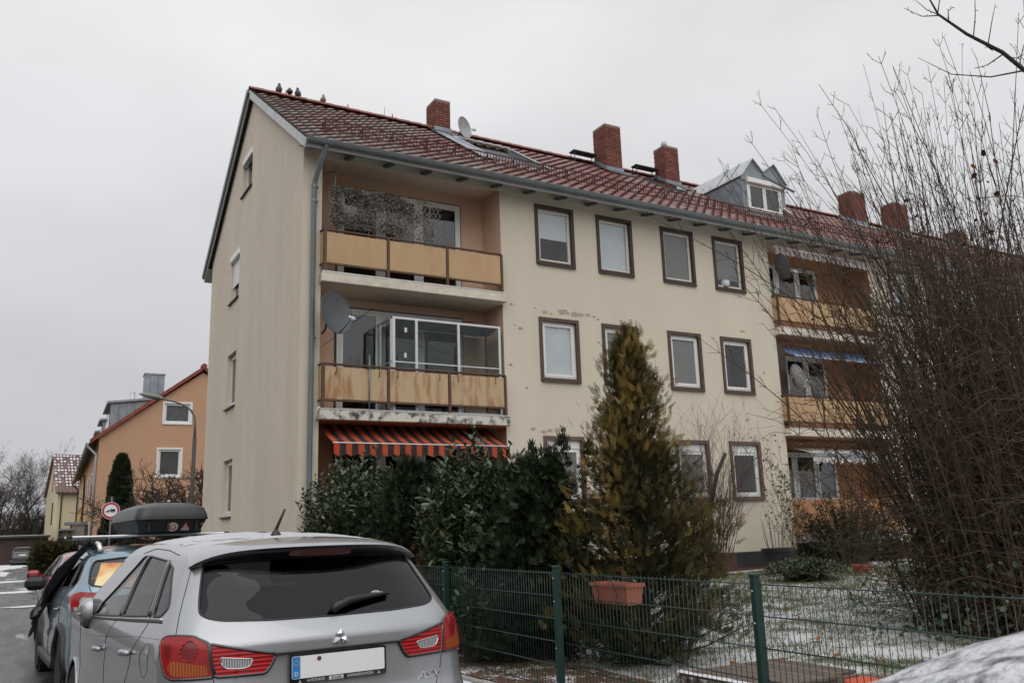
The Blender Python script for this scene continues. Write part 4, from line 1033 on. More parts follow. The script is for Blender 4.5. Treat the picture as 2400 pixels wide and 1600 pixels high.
class Car:
    def __init__(self,P,name,label,cx,y0,rot,mpaint,group=None):
        self.k=CarSkin(P); self.P=P
        self.M=Matrix.Translation((cx,y0,ZS))@Matrix.Rotation(rot,4,'Z')
        self.root=thing(name,label,'car',(cx,y0,ZS),group); self.root.rotation_euler=(0,0,rot)
        self.paint=mpaint
    def S(self,s,v,off=0):
        p=Vector(self.k.S(s,v))
        if off: p=p+self.k.Nrm(s,v)*off
        return p
    def add(self,name,mb,mat,parent=None,smooth=False):
        """mb in car-local coordinates"""
        me=mb if isinstance(mb,bpy.types.Mesh) else mesh_of(name,mb,mat,(0,0,0),smooth)
        o=bpy.data.objects.new(name,me); link(o); o.parent=parent or self.root; return o
    def sv_of(self,y,z,side=-1):
        r_=self.k.row(z); t=(y-(r_[3]+r_[5]))/((r_[4]-r_[6])-(r_[3]+r_[5])); return (side*(self.k.sc+self.k.Ls*t),z)
    def arch(self,yc,zc,rad,side=-1,n=28):
        pts=[]
        for i in range(n+1):
            t=-.25+ (PI+.5)*i/n; y=yc+math.cos(t)*rad; z=zc+math.sin(t)*rad
            pts.append(self.sv_of(y,max(z,.201),side))
        return pts
    def skin(self,parts,holes,ds=.05,dv=.035,rear=.028,vmin=.2,vmax=1.87):
        """cut the skin along all part outlines; returns {part index: (mesh data)}; index -1 is the painted body"""
        k=self.k; pts=[]; es=[]
        polys=[dens(p,.025) for p in parts]+[dens(h,.03) for h in holes]
        vm=k.P['tab'][-1][0]-.01
        svals=list(np.arange(-k.sc*1.05,k.sc*1.05,rear))+list(np.arange(k.sc*1.05,k.smax,ds))+list(-np.arange(k.sc*1.05,k.smax,ds))+[k.smax,-k.smax]
        svals=sorted(set(round(float(x),4) for x in svals)); vvals=[float(x) for x in np.arange(vmin,vm,dv)]+[vm]
        for v in vvals:
            for s in svals: pts.append(Vector((s,v)))
        for pl in polys:
            b=len(pts); pts+=[Vector(p) for p in pl]; n=len(pl); es+=[(b+i,b+(i+1)%n) for i in range(n)]
        ov,_,of,_,_,_=delaunay_2d_cdt(pts,es,[],0,1e-5)
        bb=[(min(p[0] for p in pl),max(p[0] for p in pl),min(p[1] for p in pl),max(p[1] for p in pl)) for pl in polys]
        np_=len(parts); res={}
        for f in of:
            cx=sum(ov[i].x for i in f)/3; cy=sum(ov[i].y for i in f)/3; idx=-1
            for q in range(len(polys)):
                B=bb[q]
                if B[0]<=cx<=B[1] and B[2]<=cy<=B[3] and in_poly(cx,cy,polys[q]): idx=q
            if idx>=np_: continue
            res.setdefault(idx,[]).append(f)
        self.ov=ov; self.P3=[Vector(k.S(v.x,v.y)) for v in ov]; self.N3=[k.Nrm(v.x,v.y) for v in ov]
        return res
    def piece(self,name,faces,mat,off=0,parent=None):
        ids={}; vs=[]; ns=[]; fs=[]
        for f in faces:
            g=[]
            for i in f:
                if i not in ids: ids[i]=len(vs); vs.append(self.P3[i]+self.N3[i]*off); ns.append(self.N3[i])
                g.append(ids[i])
            fs.append(tuple(g))
        me=bpy.data.meshes.new(name); me.from_pydata([tuple(v) for v in vs],[],fs); me.materials.append(mat)
        me.polygons.foreach_set('use_smooth',[True]*len(fs)); me.update()
        try: me.normals_split_custom_set_from_vertices([tuple(n) for n in ns])
        except Exception: pass
        o=bpy.data.objects.new(name,me); link(o); o.parent=parent or self.root; return o
    def line(self,name,poly,rad,mat,closed=False,parent=None,off=0,step=.03,n=6):
        pl=dens(poly,step,closed)
        if closed: pl=pl+[pl[0]]
        mb=MB().tube([self.S(a,b,off) for a,b in pl],rad,n); return self.add(name,mb,mat,parent,True)
    def liner(self,faces,off=-.03):
        return self.piece('cabin_lining',faces,M_CABIN,off)
    def wheel(self,x,y,rad=.335,w=.20,name='wheel'):
        side=-1 if x<0 else 1
        c=(x,y,rad)
        mb=MB(); mb.lathe(c,[(rad*.66,-w/2),(rad*.93,-w/2),(rad*.985,-w/2+.02),(rad,-w/2+.05),(rad,w/2-.05),(rad*.985,w/2-.02),(rad*.93,w/2),(rad*.66,w/2)],36,'x'); ty=self.add('wheel',mb,M_RUB,None,R(40))
        mb=MB(); xo=side*w/2
        mb.lathe(c,[(rad*.67,xo*.9),(rad*.64,xo*.9),(rad*.62,xo*.35),(rad*.2,xo*.3),(.001,xo*.3)],30,'x')
        for i in range(5):
            t=2*PI*i/5; d=Vector((0,math.cos(t),math.sin(t))); e=Vector((0,-math.sin(t),math.cos(t)))
            for q in (-.25,.25):
                dd=(d+e*q).normalized(); mb.bar(Vector(c)+Vector((xo*.75,0,0))+d*.03,Vector(c)+Vector((xo*.82,0,0))+dd*rad*.64,.035,.03,(1,0,0))
        mb.lathe(c,[(.055,xo*.6),(.055,xo*.9),(.04,xo*.95),(.001,xo*.95)],16,'x'); self.add('rim',mb,M_RIM,ty,R(35))
    def box_seat(self,x,y,z,w=.50,head=True):
        mb=MB(); mb.bbox(x-w/2,x+w/2,y-.05,y+.09,z,z+.60,.04); o=self.add('seat',mb,M_CABIN)
        if head:
            mb=MB(); mb.bbox(x-.13,x+.13,y-.045,y+.065,z+.63,z+.82,.035); mb.tube([(x-.05,y,z+.55),(x-.05,y,z+.66)],.008,6); mb.tube([(x+.05,y,z+.55),(x+.05,y,z+.66)],.008,6); self.add('headrest',mb,M_CABIN,o)
    def underside(self,y0,y1,w=.80):
        mb=MB(); mb.box(-w,w,y0,y1,.18,.30); self.add('underbody',mb,M_BLK)
        mb=MB(); mb.quad((-w,y0,.55),(w,y0,.55),(w,y1,.55),(-w,y1,.55)); self.add('cabin_floor',mb,M_CABIN)
    def arch_trim(self,yc,zc,rad,side,mat,w=.03):
        mb=MB(); pts=[]
        for i in range(29):
            t=-.2+(PI+.4)*i/28; y=yc+math.cos(t)*rad; z=max(.205,zc+math.sin(t)*rad); s,v=self.sv_of(y,z,side); pts.append(self.S(s,v,.004))
        mb.tube(pts,w,8); self.add('arch_trim',mb,mat,None,True)
    def liner_arch(self,x,yc,zc,rad):
        mb=MB(); sx=-1 if x<0 else 1
        mb.lathe((x-sx*.13,yc,zc),[(rad*.98,-.14),(rad*.98,.14)],28,'x'); mb.lathe((x-sx*.26,yc,zc),[(.001,0),(rad*.98,0)],28,'x'); self.add('wheel_well',mb,M_SEAM)

# ------------------------------------------------------------------ the silver car in front
sc_=Car(SILVER,'silver_crossover','silver compact crossover parked in front, seen from behind with snow on its roof',1.60,4.60,R(3.2),M_SILVER)
lampO=roundc([(.97,1.09),(.93,1.102),(.86,1.105),(.775,1.10),(.748,1.088),(.698,1.069),(.664,.911),(.873,.906),(.915,.923),(.95,.99),(.98,1.065)],.012,2)
lampI=roundc([(.692,1.066),(.56,1.040),(.40,1.007),(.352,1.003),(.382,.942),(.41,.911),(.655,.911)],.012,2)
amber=roundc([(.885,.992),(.818,.988),(.77,.976),(.70,.971),(.688,.922),(.868,.922),(.90,.955)],.01,2)
white=roundc([(.636,1.002),(.472,.985),(.488,.950),(.525,.944),(.60,.947),(.624,.966)],.010,2)
circ=[(.79+.044*math.cos(2*PI*i/20),1.035+.044*math.sin(2*PI*i/20)) for i in range(20)]
darkside=roundc([(.945,1.07),(.895,1.07),(.885,1.005),(.925,1.0)],.01,2)
glassR=roundc([(-.80,1.475),(-.79,1.35),(-.782,1.26),(-.77,1.205),(-.72,1.183),(-.64,1.169),(-.385,1.159),(0,1.156),(.385,1.159),(.64,1.169),(.72,1.183),(.77,1.205),(.782,1.26),(.79,1.35),(.80,1.475)],.03,3)
qwin=roundc([(1.41,1.452),(1.14,1.425),(1.03,1.30),(1.0,1.232),(1.09,1.186),(1.34,1.176)],.03,3)
rwin=roundc([(2.80,1.484),(1.55,1.462),(1.52,1.172),(2.44,1.135)],.02,3)
fwin=roundc([(2.92,1.486),(3.2,1.48),(3.43,1.352),(3.727,1.169),(3.62,1.085),(2.57,1.13)],.02,3)
wshield=roundc([(4.62,1.17),(4.42,1.45),(sc_.k.smax,1.485),(sc_.k.smax,1.155)],.02,2)
parts=[('rear_window',M_CGLASS,-.004,glassR),
 ('taillight',M_LENS,.012,lampO),('taillight',M_LENS,.012,mir(lampO)),('inner_taillight',M_LENSR,.010,lampI),('inner_taillight',M_LENSR,.010,mir(lampI)),
 ('amber',M_AMBER,.012,amber),('amber',M_AMBER,.012,mir(amber)),('white',M_CLEAR,.010,white),('white',M_CLEAR,.010,mir(white)),
 ('reflector',M_LENSD,.012,circ),('reflector',M_LENSD,.012,mir(circ)),('shadow',M_LENSD,.012,darkside),('shadow',M_LENSD,.012,mir(darkside)),
 ('side_window',M_CGLASS,-.003,qwin),('side_window',M_CGLASS,-.003,mir(qwin)),('side_window',M_CGLASS,-.003,rwin),('side_window',M_CGLASS,-.003,mir(rwin)),
 ('side_window',M_CGLASSL,-.003,fwin),('side_window',M_CGLASSL,-.003,mir(fwin)),
 ('windshield',M_CGLASSL,-.003,wshield),('windshield',M_CGLASSL,-.003,mir(wshield))]
holes=[sc_.arch(.80,.33,.375,-1),sc_.arch(.80,.33,.375,1),sc_.arch(3.42,.33,.375,-1),sc_.arch(3.42,.33,.375,1)]
res=sc_.skin([p[3] for p in parts],holes)
body=sc_.piece('body',res[-1],M_SILVER); sc_.liner(res[-1])
made={}
lampnames={'amber':('turn_signal',),'white':('reversing_light',),'reflector':('reflector_bowl',),'shadow':('side_reflector',)}  # shade on the lamp's outer side is put in as dark red lens
for i,(nm,mt,off,pl) in enumerate(parts):
    if i not in res: continue
    par=None
    if nm in ('amber','reflector','shadow'): par=made[1 if pl[0][0]>0 else 2]
    if nm=='white': par=made[3 if pl[0][0]>0 else 4]
    made[i]=sc_.piece(lampnames.get(nm,(nm,))[0],res[i],mt,off,par)
for i in (1,2,3,4): sc_.line('lens_edge',parts[i][3],.009,M_BLKG,True,made[i],.006)
sc_.line('lens_ring',circ,.003,M_LENSR,True,made[1],.013); sc_.line('lens_ring',mir(circ),.003,M_LENSR,True,made[2],.013)
sc_.line('chrome_edge',white,.0025,M_TRIMC,True,made[3],.011); sc_.line('chrome_edge',mir(white),.0025,M_TRIMC,True,made[4],.011)
for i in (0,13,14,15,16,17,18): sc_.line('window_seal',parts[i][3],.008 if i else .007,M_BLK,True,made[i],-.002)
for sg in (1,-1):
    # door frames, belt moulding, seams
    sc_.line('belt_moulding',[(sg*1.05,1.172),(sg*1.45,1.158),(sg*2.5,1.118),(sg*3.6,1.068)],.006,M_TRIMC,off=.004)
    sc_.line('belt_seal',[(sg*1.05,1.160),(sg*1.45,1.146),(sg*2.5,1.106),(sg*3.6,1.056)],.006,M_BLK,off=.001)
    pb=[(sg*2.86,1.488),(sg*2.505,1.128)]; sc_.line('pillar_trim',pb,.024,M_BLKG,off=-.012); sc_.line('pillar_trim',[(sg*1.475,1.462),(sg*1.43,1.172)],.024,M_BLKG,off=-.012)
    sc_.line('door_gap',[(sg*2.52,1.118),(sg*2.50,1.0),(sg*2.60,.80),(sg*2.70,.55),(sg*2.70,.32)],.0022,M_SEAM)
    sc_.line('door_gap',[(sg*1.40,1.158),(sg*1.52,1.05),(sg*1.75,.86),(sg*1.98,.70),(sg*2.05,.45),(sg*2.05,.32)],.0022,M_SEAM)
    sc_.line('door_gap',[(sg*3.85,1.02),(sg*3.83,.8),(sg*3.78,.5),(sg*3.74,.34)],.0022,M_SEAM)
    sc_.line('door_gap',[(sg*1.10,1.50),(sg*1.8,1.522),(sg*2.9,1.528),(sg*3.5,1.50)],.0026,M_SEAM)
    sc_.line('shoulder_crease',[(sg*1.0,1.085),(sg*1.6,1.062),(sg*2.5,.998),(sg*3.6,.93)],.0014,M_SEAM,off=-.0010)
    sc_.line('hatch_gap',[(sg*.878,1.42),(sg*.885,1.3),(sg*.89,1.2),(sg*.884,1.11)],.0022,M_SEAM)
    sc_.line('hatch_gap',[(sg*.668,.908),(sg*.64,.82),(sg*.60,.75),(sg*.57,.68)],.0022,M_SEAM)
    # handles
    for hs_,hv in ((1.72,.975),(2.80,.905)):
        a=sc_.S(sg*(hs_-.09),hv,.02); b_=sc_.S(sg*(hs_+.09),hv-.008,.02); m_=sc_.S(sg*hs_,hv-.003,.034)
        h=MB().tube([sc_.S(sg*(hs_-.10),hv,.002),a,m_,b_,sc_.S(sg*(hs_+.10),hv-.008,.002)],[.012,.017,.019,.017,.012],8); h=sc_.add('door_handle',h,M_SILVER,None,True)
    e=[(sg*(1.27+.10*math.cos(2*PI*i/24)+.04*math.sin(2*PI*i/24)*-1),.965+.088*math.sin(2*PI*i/24)) for i in range(24)]
    if sg<0: sc_.line('fuel_flap_gap',e,.0018,M_SEAM,True)
    sc_.wheel(sg*.765,.80); sc_.wheel(sg*.765,3.42)
    sc_.liner_arch(sg*.83,.80,.33,.375); sc_.liner_arch(sg*.83,3.42,.33,.375)
    sc_.arch_trim(3.42,.33,.375,sg,M_SILVER,.012); sc_.arch_trim(.80,.33,.375,sg,M_SILVER,.012)
    # mirror, folded in: painted cap turned outwards, black housing towards the door
    mx_=sg*.895; my_=2.70; mz=1.105
    def cap(u,v,sg=sg):
        t=2*PI*u; p=PI/2*v
        f_=lambda q:math.copysign(abs(q)**.78,q)
        cy_=f_(math.cos(t)*math.sin(p)); cz_=f_(math.sin(t)*math.sin(p)); cx_=math.cos(p)
        return (mx_+sg*(.085*cx_-.02),my_+.115*cy_*(1-.10*cz_),mz+.088*cz_-.012*cy_)
    mb=MB().grid(cap,30,10); mir_=sc_.add('side_mirror',mb,M_SILVER,None,True)
    def shell(u,v,sg=sg):
        t=2*PI*u; f_=lambda q:math.copysign(abs(q)**.78,q)
        cy_=f_(math.cos(t)); cz_=f_(math.sin(t)); k_=1.02-.10*v
        return (mx_+sg*(-.02-.055*v),my_+.115*cy_*(1-.10*cz_)*k_,mz+.088*cz_*k_-.012*cy_)
    mb=MB().grid(shell,30,3); mb.add([shell(i/30,1) for i in range(30)],[tuple(range(30))]); sc_.add('mirror_housing',mb,M_BLKG,mir_,R(50))
    mb=MB(); mb.bbox(min(mx_-sg*.10,mx_+sg*.03),max(mx_-sg*.10,mx_+sg*.03),my_-.10,my_+.12,mz-.118,mz-.052,.02); sc_.add('mirror_base',mb,M_BLK,mir_)
    mb=MB(); mb.tube([Vector(cap(.60+.0*q,.62+.0*q))*1.0+Vector((sg*.002,-.0+.0*q,0)) for q in (0,1)],.001,4)
    mb=MB().tube([(mx_+sg*.052,my_-.085,mz-.012),(mx_+sg*.063,my_-.04,mz-.016),(mx_+sg*.066,my_+.02,mz-.020)],[.006,.009,.007],8); sc_.add('indicator_strip',mb,M_CLEAR,mir_,True)
sc_.underside(.15,4.1)
for x in (-.36,.36): sc_.box_seat(x,2.0,.62)
for x in (-.42,0,.42): sc_.box_seat(x,1.15,.60,.42,head=abs(x)>.1)
mb=MB(); t_=MB(); mb.lathe((-.36,2.72,.98),[(.17,-.012),(.185,0),(.17,.012)],20,'y'); sc_.add('steering_wheel',mb,M_CABIN)
mb=MB().bbox(-.70,.70,2.85,3.25,.85,1.0,.04); sc_.add('dashboard',mb,M_CABIN)
# tailgate details
def onsurf(s,v): p=sc_.S(s,v); n=sc_.k.Nrm(s,v); return p,n
# spoiler: painted top, dark lip, high brake light
def sp_edge(t):   # t -1..1 -> trailing edge points
    x=.688*t; w=abs(t)
    return Vector((x,.372+.19*w**2.6,1.528-.018*w**2-.072*w**6)), Vector((x*.99,.405+.17*w**2.6,1.463-.012*w**2-.018*w**6)), Vector((x*.93,.80+.05*w**2,1.582-.052*w**2.2)), Vector((x*.97,.52+.10*w**2,1.452-.01*w**2-.03*w**6))
mb=MB(); n=40; vs=[]
for i in range(n+1):
    a,b_,c_,d_=sp_edge(-1+2*i/n); m1=(a*.5+c_*.5)+Vector((0,0,.012)); vs+=[c_,m1,a+Vector((0,.014,.010)),a]
mb.add(vs,[(4*i+j,4*i+j+1,4*i+j+5,4*i+j+4) for i in range(n) for j in range(3)]); spo=sc_.add('spoiler',mb,M_SILVER,None,True)
mb=MB(); vs=[]
for i in range(n+1):
    a,b_,c_,d_=sp_edge(-1+2*i/n); vs+=[a+Vector((0,.002,-.001)),a+Vector((0,.004,-.012)),b_,d_]
mb.add(vs,[(4*i+j,4*i+j+1,4*i+j+5,4*i+j+4) for i in range(n) for j in range(3)]); sc_.add('spoiler_lip',mb,M_BLKG,spo,True)
mb=MB(); vs=[]; t0=.27
for i in range(17):
    t=-t0+2*t0*i/16; a,b_,c_,d_=sp_edge(t); k_=1-.35*abs(t/t0)**4
    u_=a.lerp(b_,.52-.30*k_); w_=a.lerp(b_,.52+.30*k_); o_=Vector((0,-.006,-.002)); vs+=[u_+o_,w_+o_]
mb.add(vs,[(2*i,2*i+1,2*i+3,2*i+2) for i in range(16)]); sc_.add('high_brake_light',mb,lens_mat('smoked_lens',(.14,.05,.05),34,'x',col2=(.03,.02,.02)),spo)
# emblem: three chrome lozenges
p0,n0=onsurf(0,1.052); ey=p0.y-.016
def loz(cx,cz,ang,L_=.046,W_=.0235):
    c=Vector((cx,ey,cz)); d=Vector((math.sin(ang),0,math.cos(ang))); e=Vector((math.cos(ang),0,-math.sin(ang)))
    t=Vector((0,-.008,0)); b=Vector((0,.012,0))
    o=c; q=[o,o+d*L_+e*W_*0+e*0,o+d*L_*2,o+d*L_]
    A,B,C,D=o,o+d*L_+e*W_,o+d*L_*2,o+d*L_-e*W_; Mx=(A+C)/2+t
    return [A+b,B+b,C+b,D+b,A,B,C,D,Mx]
mb=MB()
for ang in (0,2*PI/3,-2*PI/3):
    mb.add(loz(.0,1.048,ang,.0235,.0205),[(4,5,8),(5,6,8),(6,7,8),(7,4,8),(0,1,5,4),(1,2,6,5),(2,3,7,6),(3,0,4,7)])
sc_.add('emblem',mb,M_TRIMC,body)
# model lettering
p1,n1=onsurf(.545,.80); ax=(sc_.S(.60,.80)-sc_.S(.49,.80)).normalized()
tm=text_mb('ASX',.060,p1+n1*.004,ax,Vector((0,0,1)),-ax.cross(Vector((0,0,1)))*-1 if False else n1,.005,.35,xscale=1.35); sc_.add('lettering',tm,M_TRIMC,body)
# number plate in its dealer frame
pc,pn=onsurf(0,.925); pax=Vector((1,0,0)); paz=Vector((0,.05,1)).normalized(); pno=Vector((0,-1,.05)).normalized(); po=Vector((-.015,pc.y-.016,.922))
def pl_box(u0,u1,w0,w1,d0,d1):
    mb=MB(); mb.obox(po+pax*(u0+u1)/2+paz*(w0+w1)/2+pno*(d0+d1)/2,pax,pno,paz,(u1-u0)/2,(d1-d0)/2,(w1-w0)/2); return mb
fr_=MB(); fr_.prism(roundc(rect(-.2695,.2695,-.080,.067),.012,3),po-pno*.004,pax,paz,pno,.014); plate=sc_.add('plate_frame',fr_,M_BLKG,body)
M_PLATE=pmat('plate_white',(.82,.82,.82),.3,.03,3); M_EU=pmat('plate_blue',(.03,.22,.55),.3,.05,3); M_INK=pmat('plate_black',(.01,.01,.01),.4,.05,3); M_YEL=pmat('star_yellow',(.75,.62,.12),.4,.05,3); M_TXT=pmat('frame_print',(.60,.61,.62),.4,.03,3); M_SEAL=pmat('plate_seal',(.16,.06,.03),.5,.3,60)
pb=MB(); pb.prism(roundc(rect(-.258,.258,-.053,.056),.008,3),po+pno*.0105,pax,paz,pno,.002); npl=sc_.add('number_plate',pb,M_PLATE,body)
sc_.add('country_band',pl_box(-.256,-.214,-.051,.054,.0126,.0132),M_EU,npl)
sc_.add('lettering',text_mb('D',.030,po+pax*-.235+paz*-.030+pno*.0145,pax,paz,pno,.001),M_PLATE,npl)
mb=MB()
for i in range(12):
    t=2*PI*i/12; c=po+pax*(-.235+.012*math.cos(t))+paz*(.024+.012*math.sin(t))+pno*.0140; mb.obox(c,pax,pno,paz,.0014,.0004,.0014)
o=sc_.add('star_ring',mb,M_YEL,npl); o['kind']='stuff'
mb=MB(); mb.prism([(.012*math.cos(2*PI*i/16)-.112,.012*math.sin(2*PI*i/16)+.036) for i in range(16)],po+pno*.0127,pax,paz,pno,.001); sc_.add('seal',mb,M_SEAL,npl)
sc_.add('lettering',text_mb('AUTOHAUS',.0185,po+pax*-.130+paz*-.0665+pno*.0110,pax,paz,pno,.001,xscale=.95),M_TXT,plate)
sc_.add('lettering',text_mb('DONAUESCHINGEN',.0185,po+pax*.118+paz*-.0665+pno*.0110,pax,paz,pno,.001,xscale=.88),M_TXT,plate)
sc_.add('name_field',pl_box(-.058,.022,-.076,-.057,.0100,.0108),M_TXT,plate)
sc_.add('lettering',text_mb('Erndle',.021,po+pax*-.018+paz*-.0665+pno*.0115,pax,paz,pno,.001,.3,xscale=1.05),M_INK,plate)
for u in (-.215,.225):
    mb=MB()
    for ang in (0,2*PI/3,-2*PI/3):
        d=pax*math.sin(ang)+paz*math.cos(ang); e=pax*math.cos(ang)-paz*math.sin(ang); o_=po+pax*u+paz*-.068+pno*.0106; L_=.005
        mb.add([o_,o_+d*L_+e*L_*.6,o_+d*L_*2,o_+d*L_-e*L_*.6],[(0,1,2,3)])
    sc_.add('frame_emblem',mb,M_TXT,plate)
# licence light recess above the plate
mb=MB(); mb.bbox(-.36,.36,pc.y-.010,pc.y+.03,.992,1.004,.003); sc_.add('plate_light_strip',mb,M_BLK,body)
# rear wiper
a=sc_.S(.005,1.183,.025); b_=sc_.S(.40,1.232,.022)
mb=MB(); mb.tube([sc_.S(-.01,1.172,.01),a,sc_.S(.10,1.205,.032),sc_.S(.25,1.222,.028),b_],[.022,.026,.024,.016,.007],8); wp=sc_.add('rear_wiper',mb,M_BLK,None,True)
mb=MB(); mb.bar(sc_.S(.03,1.198,.010),sc_.S(.405,1.240,.010),.014,.012); sc_.add('wiper_blade',mb,M_RUB,wp)
mb=MB().grid(lambda u,v:tuple(sc_.S(.27+.10*u,1.238+.018*v*math.sin(PI*u)+.006*mnoise.noise(Vector((u*6,v*4,1))),.012+.012*math.sin(PI*v))),14,5); o=sc_.add('wiper_snow',mb,M_SNOW,wp,True)
# antenna
pa=sc_.S(-.30,1.62); pa=Vector((-.06,1.02,sc_.k.zroof(-.06,1.02)))
mb=MB(); mb.lathe(pa,[(.035,-.005),(.033,.01),(.018,.03),(.010,.045)],14); an=sc_.add('antenna',mb,M_BLK,None,R(50))
mb=MB(); mb.tube([pa+Vector((0,0,.035)),pa+Vector((.045,-.03,.165))],[.011,.008],8); sc_.add('antenna_rod',mb,M_BLK,an,True)
# thin snow on the roof
def roof_snow(car,name,label,vlo,th,seed,srange=None,res=(150,26),mat=None):
    k=car.k; vm=k.P['tab'][-1][0]-.01; smax=k.smax; mb=MB(); nu,nv=res
    def fn(u,v):
        s=-smax+2*smax*u; vv=vlo+(vm-vlo)*v
        p=car.k.S(s,vv); e=min(1,v*4)
        t=th*(.55+.9*mnoise.noise(Vector((p[0]*2.2,p[1]*2.2,seed)))+.5*mnoise.noise(Vector((p[0]*9,p[1]*9,seed)))+.18*mnoise.noise(Vector((p[0]*40,p[1]*40,seed))))
        n=k.Nrm(s,vv); nz_=min(1,max(0,(n.z-.25)/.35)); t=t*e*nz_-.006*(1-e*nz_)-.001; return tuple(car.M@(Vector(p)+Vector((0,0,1))*t))
    mb.grid(fn,nu,nv); o=obj(name,mb,mat or M_SNOW,smooth=True); o['kind']='stuff'; o['label']=label; o['category']='snow'; return o
roof_snow(sc_,'roof_snow','thin layer of snow lying on the roof of the silver car',1.53,.010,2.0,res=(240,40),mat=pmat('roof_frost',(.56,.575,.60),.6,.25,5,.5,120,col2=(.40,.41,.43),detail=8))
# ------------------------------------------------------------------ blue crossover with a roof box
bl=Car(BLUE,'blue_crossover','steel blue crossover parked ahead of the silver car, orange sunshade in its rear window',1.50,9.95,R(2.5),M_BLUEP)
lampB=roundc([(1.02,1.06),(.88,1.094),(.72,1.085),(.50,1.068),(.52,1.0),(.72,.985),(.80,.90),(.89,.912),(1.01,1.02)],.02,2)
lampBw=roundc([(.828,1.043),(.56,1.036),(.58,1.005),(.72,1.0),(.849,.996)],.01,2)
lampBc=roundc([(.90,.955),(.80,.95),(.815,.91),(.885,.92)],.01,2)
glB=roundc([(-.85,1.40),(-.868,1.317),(-.81,1.165),(-.70,1.146),(-.40,1.12),(0,1.115),(.40,1.12),(.70,1.146),(.81,1.165),(.868,1.317),(.85,1.40),(.5,1.425),(0,1.43),(-.5,1.425)],.04,3)
sgB=[roundc([(1.6,1.40),(1.06,1.36),(1.02,1.20),(1.16,1.145),(1.5,1.135)],.03,3),roundc([(2.75,1.425),(1.68,1.405),(1.58,1.13),(2.5,1.10)],.02,3),roundc([(2.85,1.425),(3.2,1.42),(3.75,1.12),(3.6,1.05),(2.6,1.095)],.02,3)]
ws=roundc([(4.72,1.12),(4.5,1.40),(bl.k.smax,1.43),(bl.k.smax,1.10)],.02,2)
parts=[('rear_window',glass_mat('rear_glass_clear',(.90,.90,.88),.95,.01,1.45),-.004,glB),('taillight',M_LENS,.012,lampB),('taillight',M_LENS,.012,mir(lampB)),('reversing_light',M_CLEAR,.012,lampBw),('reversing_light',M_CLEAR,.012,mir(lampBw)),('turn_signal',M_CLEAR,.012,lampBc),('turn_signal',M_CLEAR,.012,mir(lampBc))]
for g_ in sgB: parts+= [('side_window',M_CGLASS,-.003,g_),('side_window',M_CGLASS,-.003,mir(g_))]
parts+=[('windshield',M_CGLASSL,-.003,ws),('windshield',M_CGLASSL,-.003,mir(ws))]
AX=(.85,3.50)
holes=[bl.arch(y,.34,.40,s) for y in AX for s in (-1,1)]
res=bl.skin([p[3] for p in parts],holes,.07,.045,.045)
bl_body=bl.piece('body',res[-1],M_BLUEP); bl.liner(res[-1]); mk={}
for i,(nm,mt,off,pl) in enumerate(parts):
    par=None
    if nm in ('reversing_light','turn_signal'): par=mk[1 if pl[0][0]>0 else 2]
    mk[i]=bl.piece(nm,res[i],mt,off,par)
for i in (1,2): bl.line('lens_edge',parts[i][3],.007,M_BLKG,True,mk[i],.004)
for i in [0]+list(range(7,13)): bl.line('window_seal',parts[i][3],.012,M_BLK,True,mk[i],-.003)
for s in (-1,1):
    for y in AX: bl.wheel(s*.78,y,.345,.21); bl.liner_arch(s*.85,y,.34,.40); bl.arch_trim(y,.34,.40,s,M_BLK,.035)
    bl.line('sill_cladding',[bl.sv_of(1.3,.30,s),bl.sv_of(3.05,.30,s)],.07,M_BLK)
    bl.line('pillar_trim',[(s*2.8,1.43),(s*2.55,1.09)],.02,M_BLKG,off=-.008)
    for a_,b_ in ((1.62,1.13),(2.55,1.09)): bl.line('door_gap',[(s*a_,b_),(s*(a_+.04),.95),(s*(a_+.18),.6),(s*(a_+.18),.34)],.004,M_SEAM)
    bl.line('hatch_gap',[(s*.80,1.15),(s*.75,1.09)],.004,M_SEAM)
    for hs_ in (1.85,2.95): bl.add('door_handle',MB().tube([bl.S(s*(hs_-.09),.90,.004),bl.S(s*(hs_-.06),.90,.03),bl.S(s*(hs_+.06),.89,.03),bl.S(s*(hs_+.09),.89,.004)],[.01,.015,.015,.01],8),M_BLUEP,None,True)
    # raised roof rail with feet
    pts=[(s*.56,.72,1.50),(s*.57,.80,1.565),(s*.575,1.1,1.60),(s*.575,2.0,1.615),(s*.56,2.5,1.57),(s*.55,2.6,1.52)]
    bl.add('roof_rail',MB().tube(pts,[.030,.028,.022,.022,.026,.03],8),M_ALU,None,True)
    mb=MB(); mb.bbox(s*1.0-.12,s*1.0+.12,2.96,3.10,1.03,1.19,.05); mb.bar((s*.86,3.02,1.08),(s*.95,3.03,1.08),.06,.05); bl.add('side_mirror',mb,M_BLK)
bl.underside(.15,4.2)
mb=MB(); mb.bbox(-.85,.85,.02,.10,.36,.58,.03); bl.add('bumper_cladding',mb,M_BLK,bl_body)
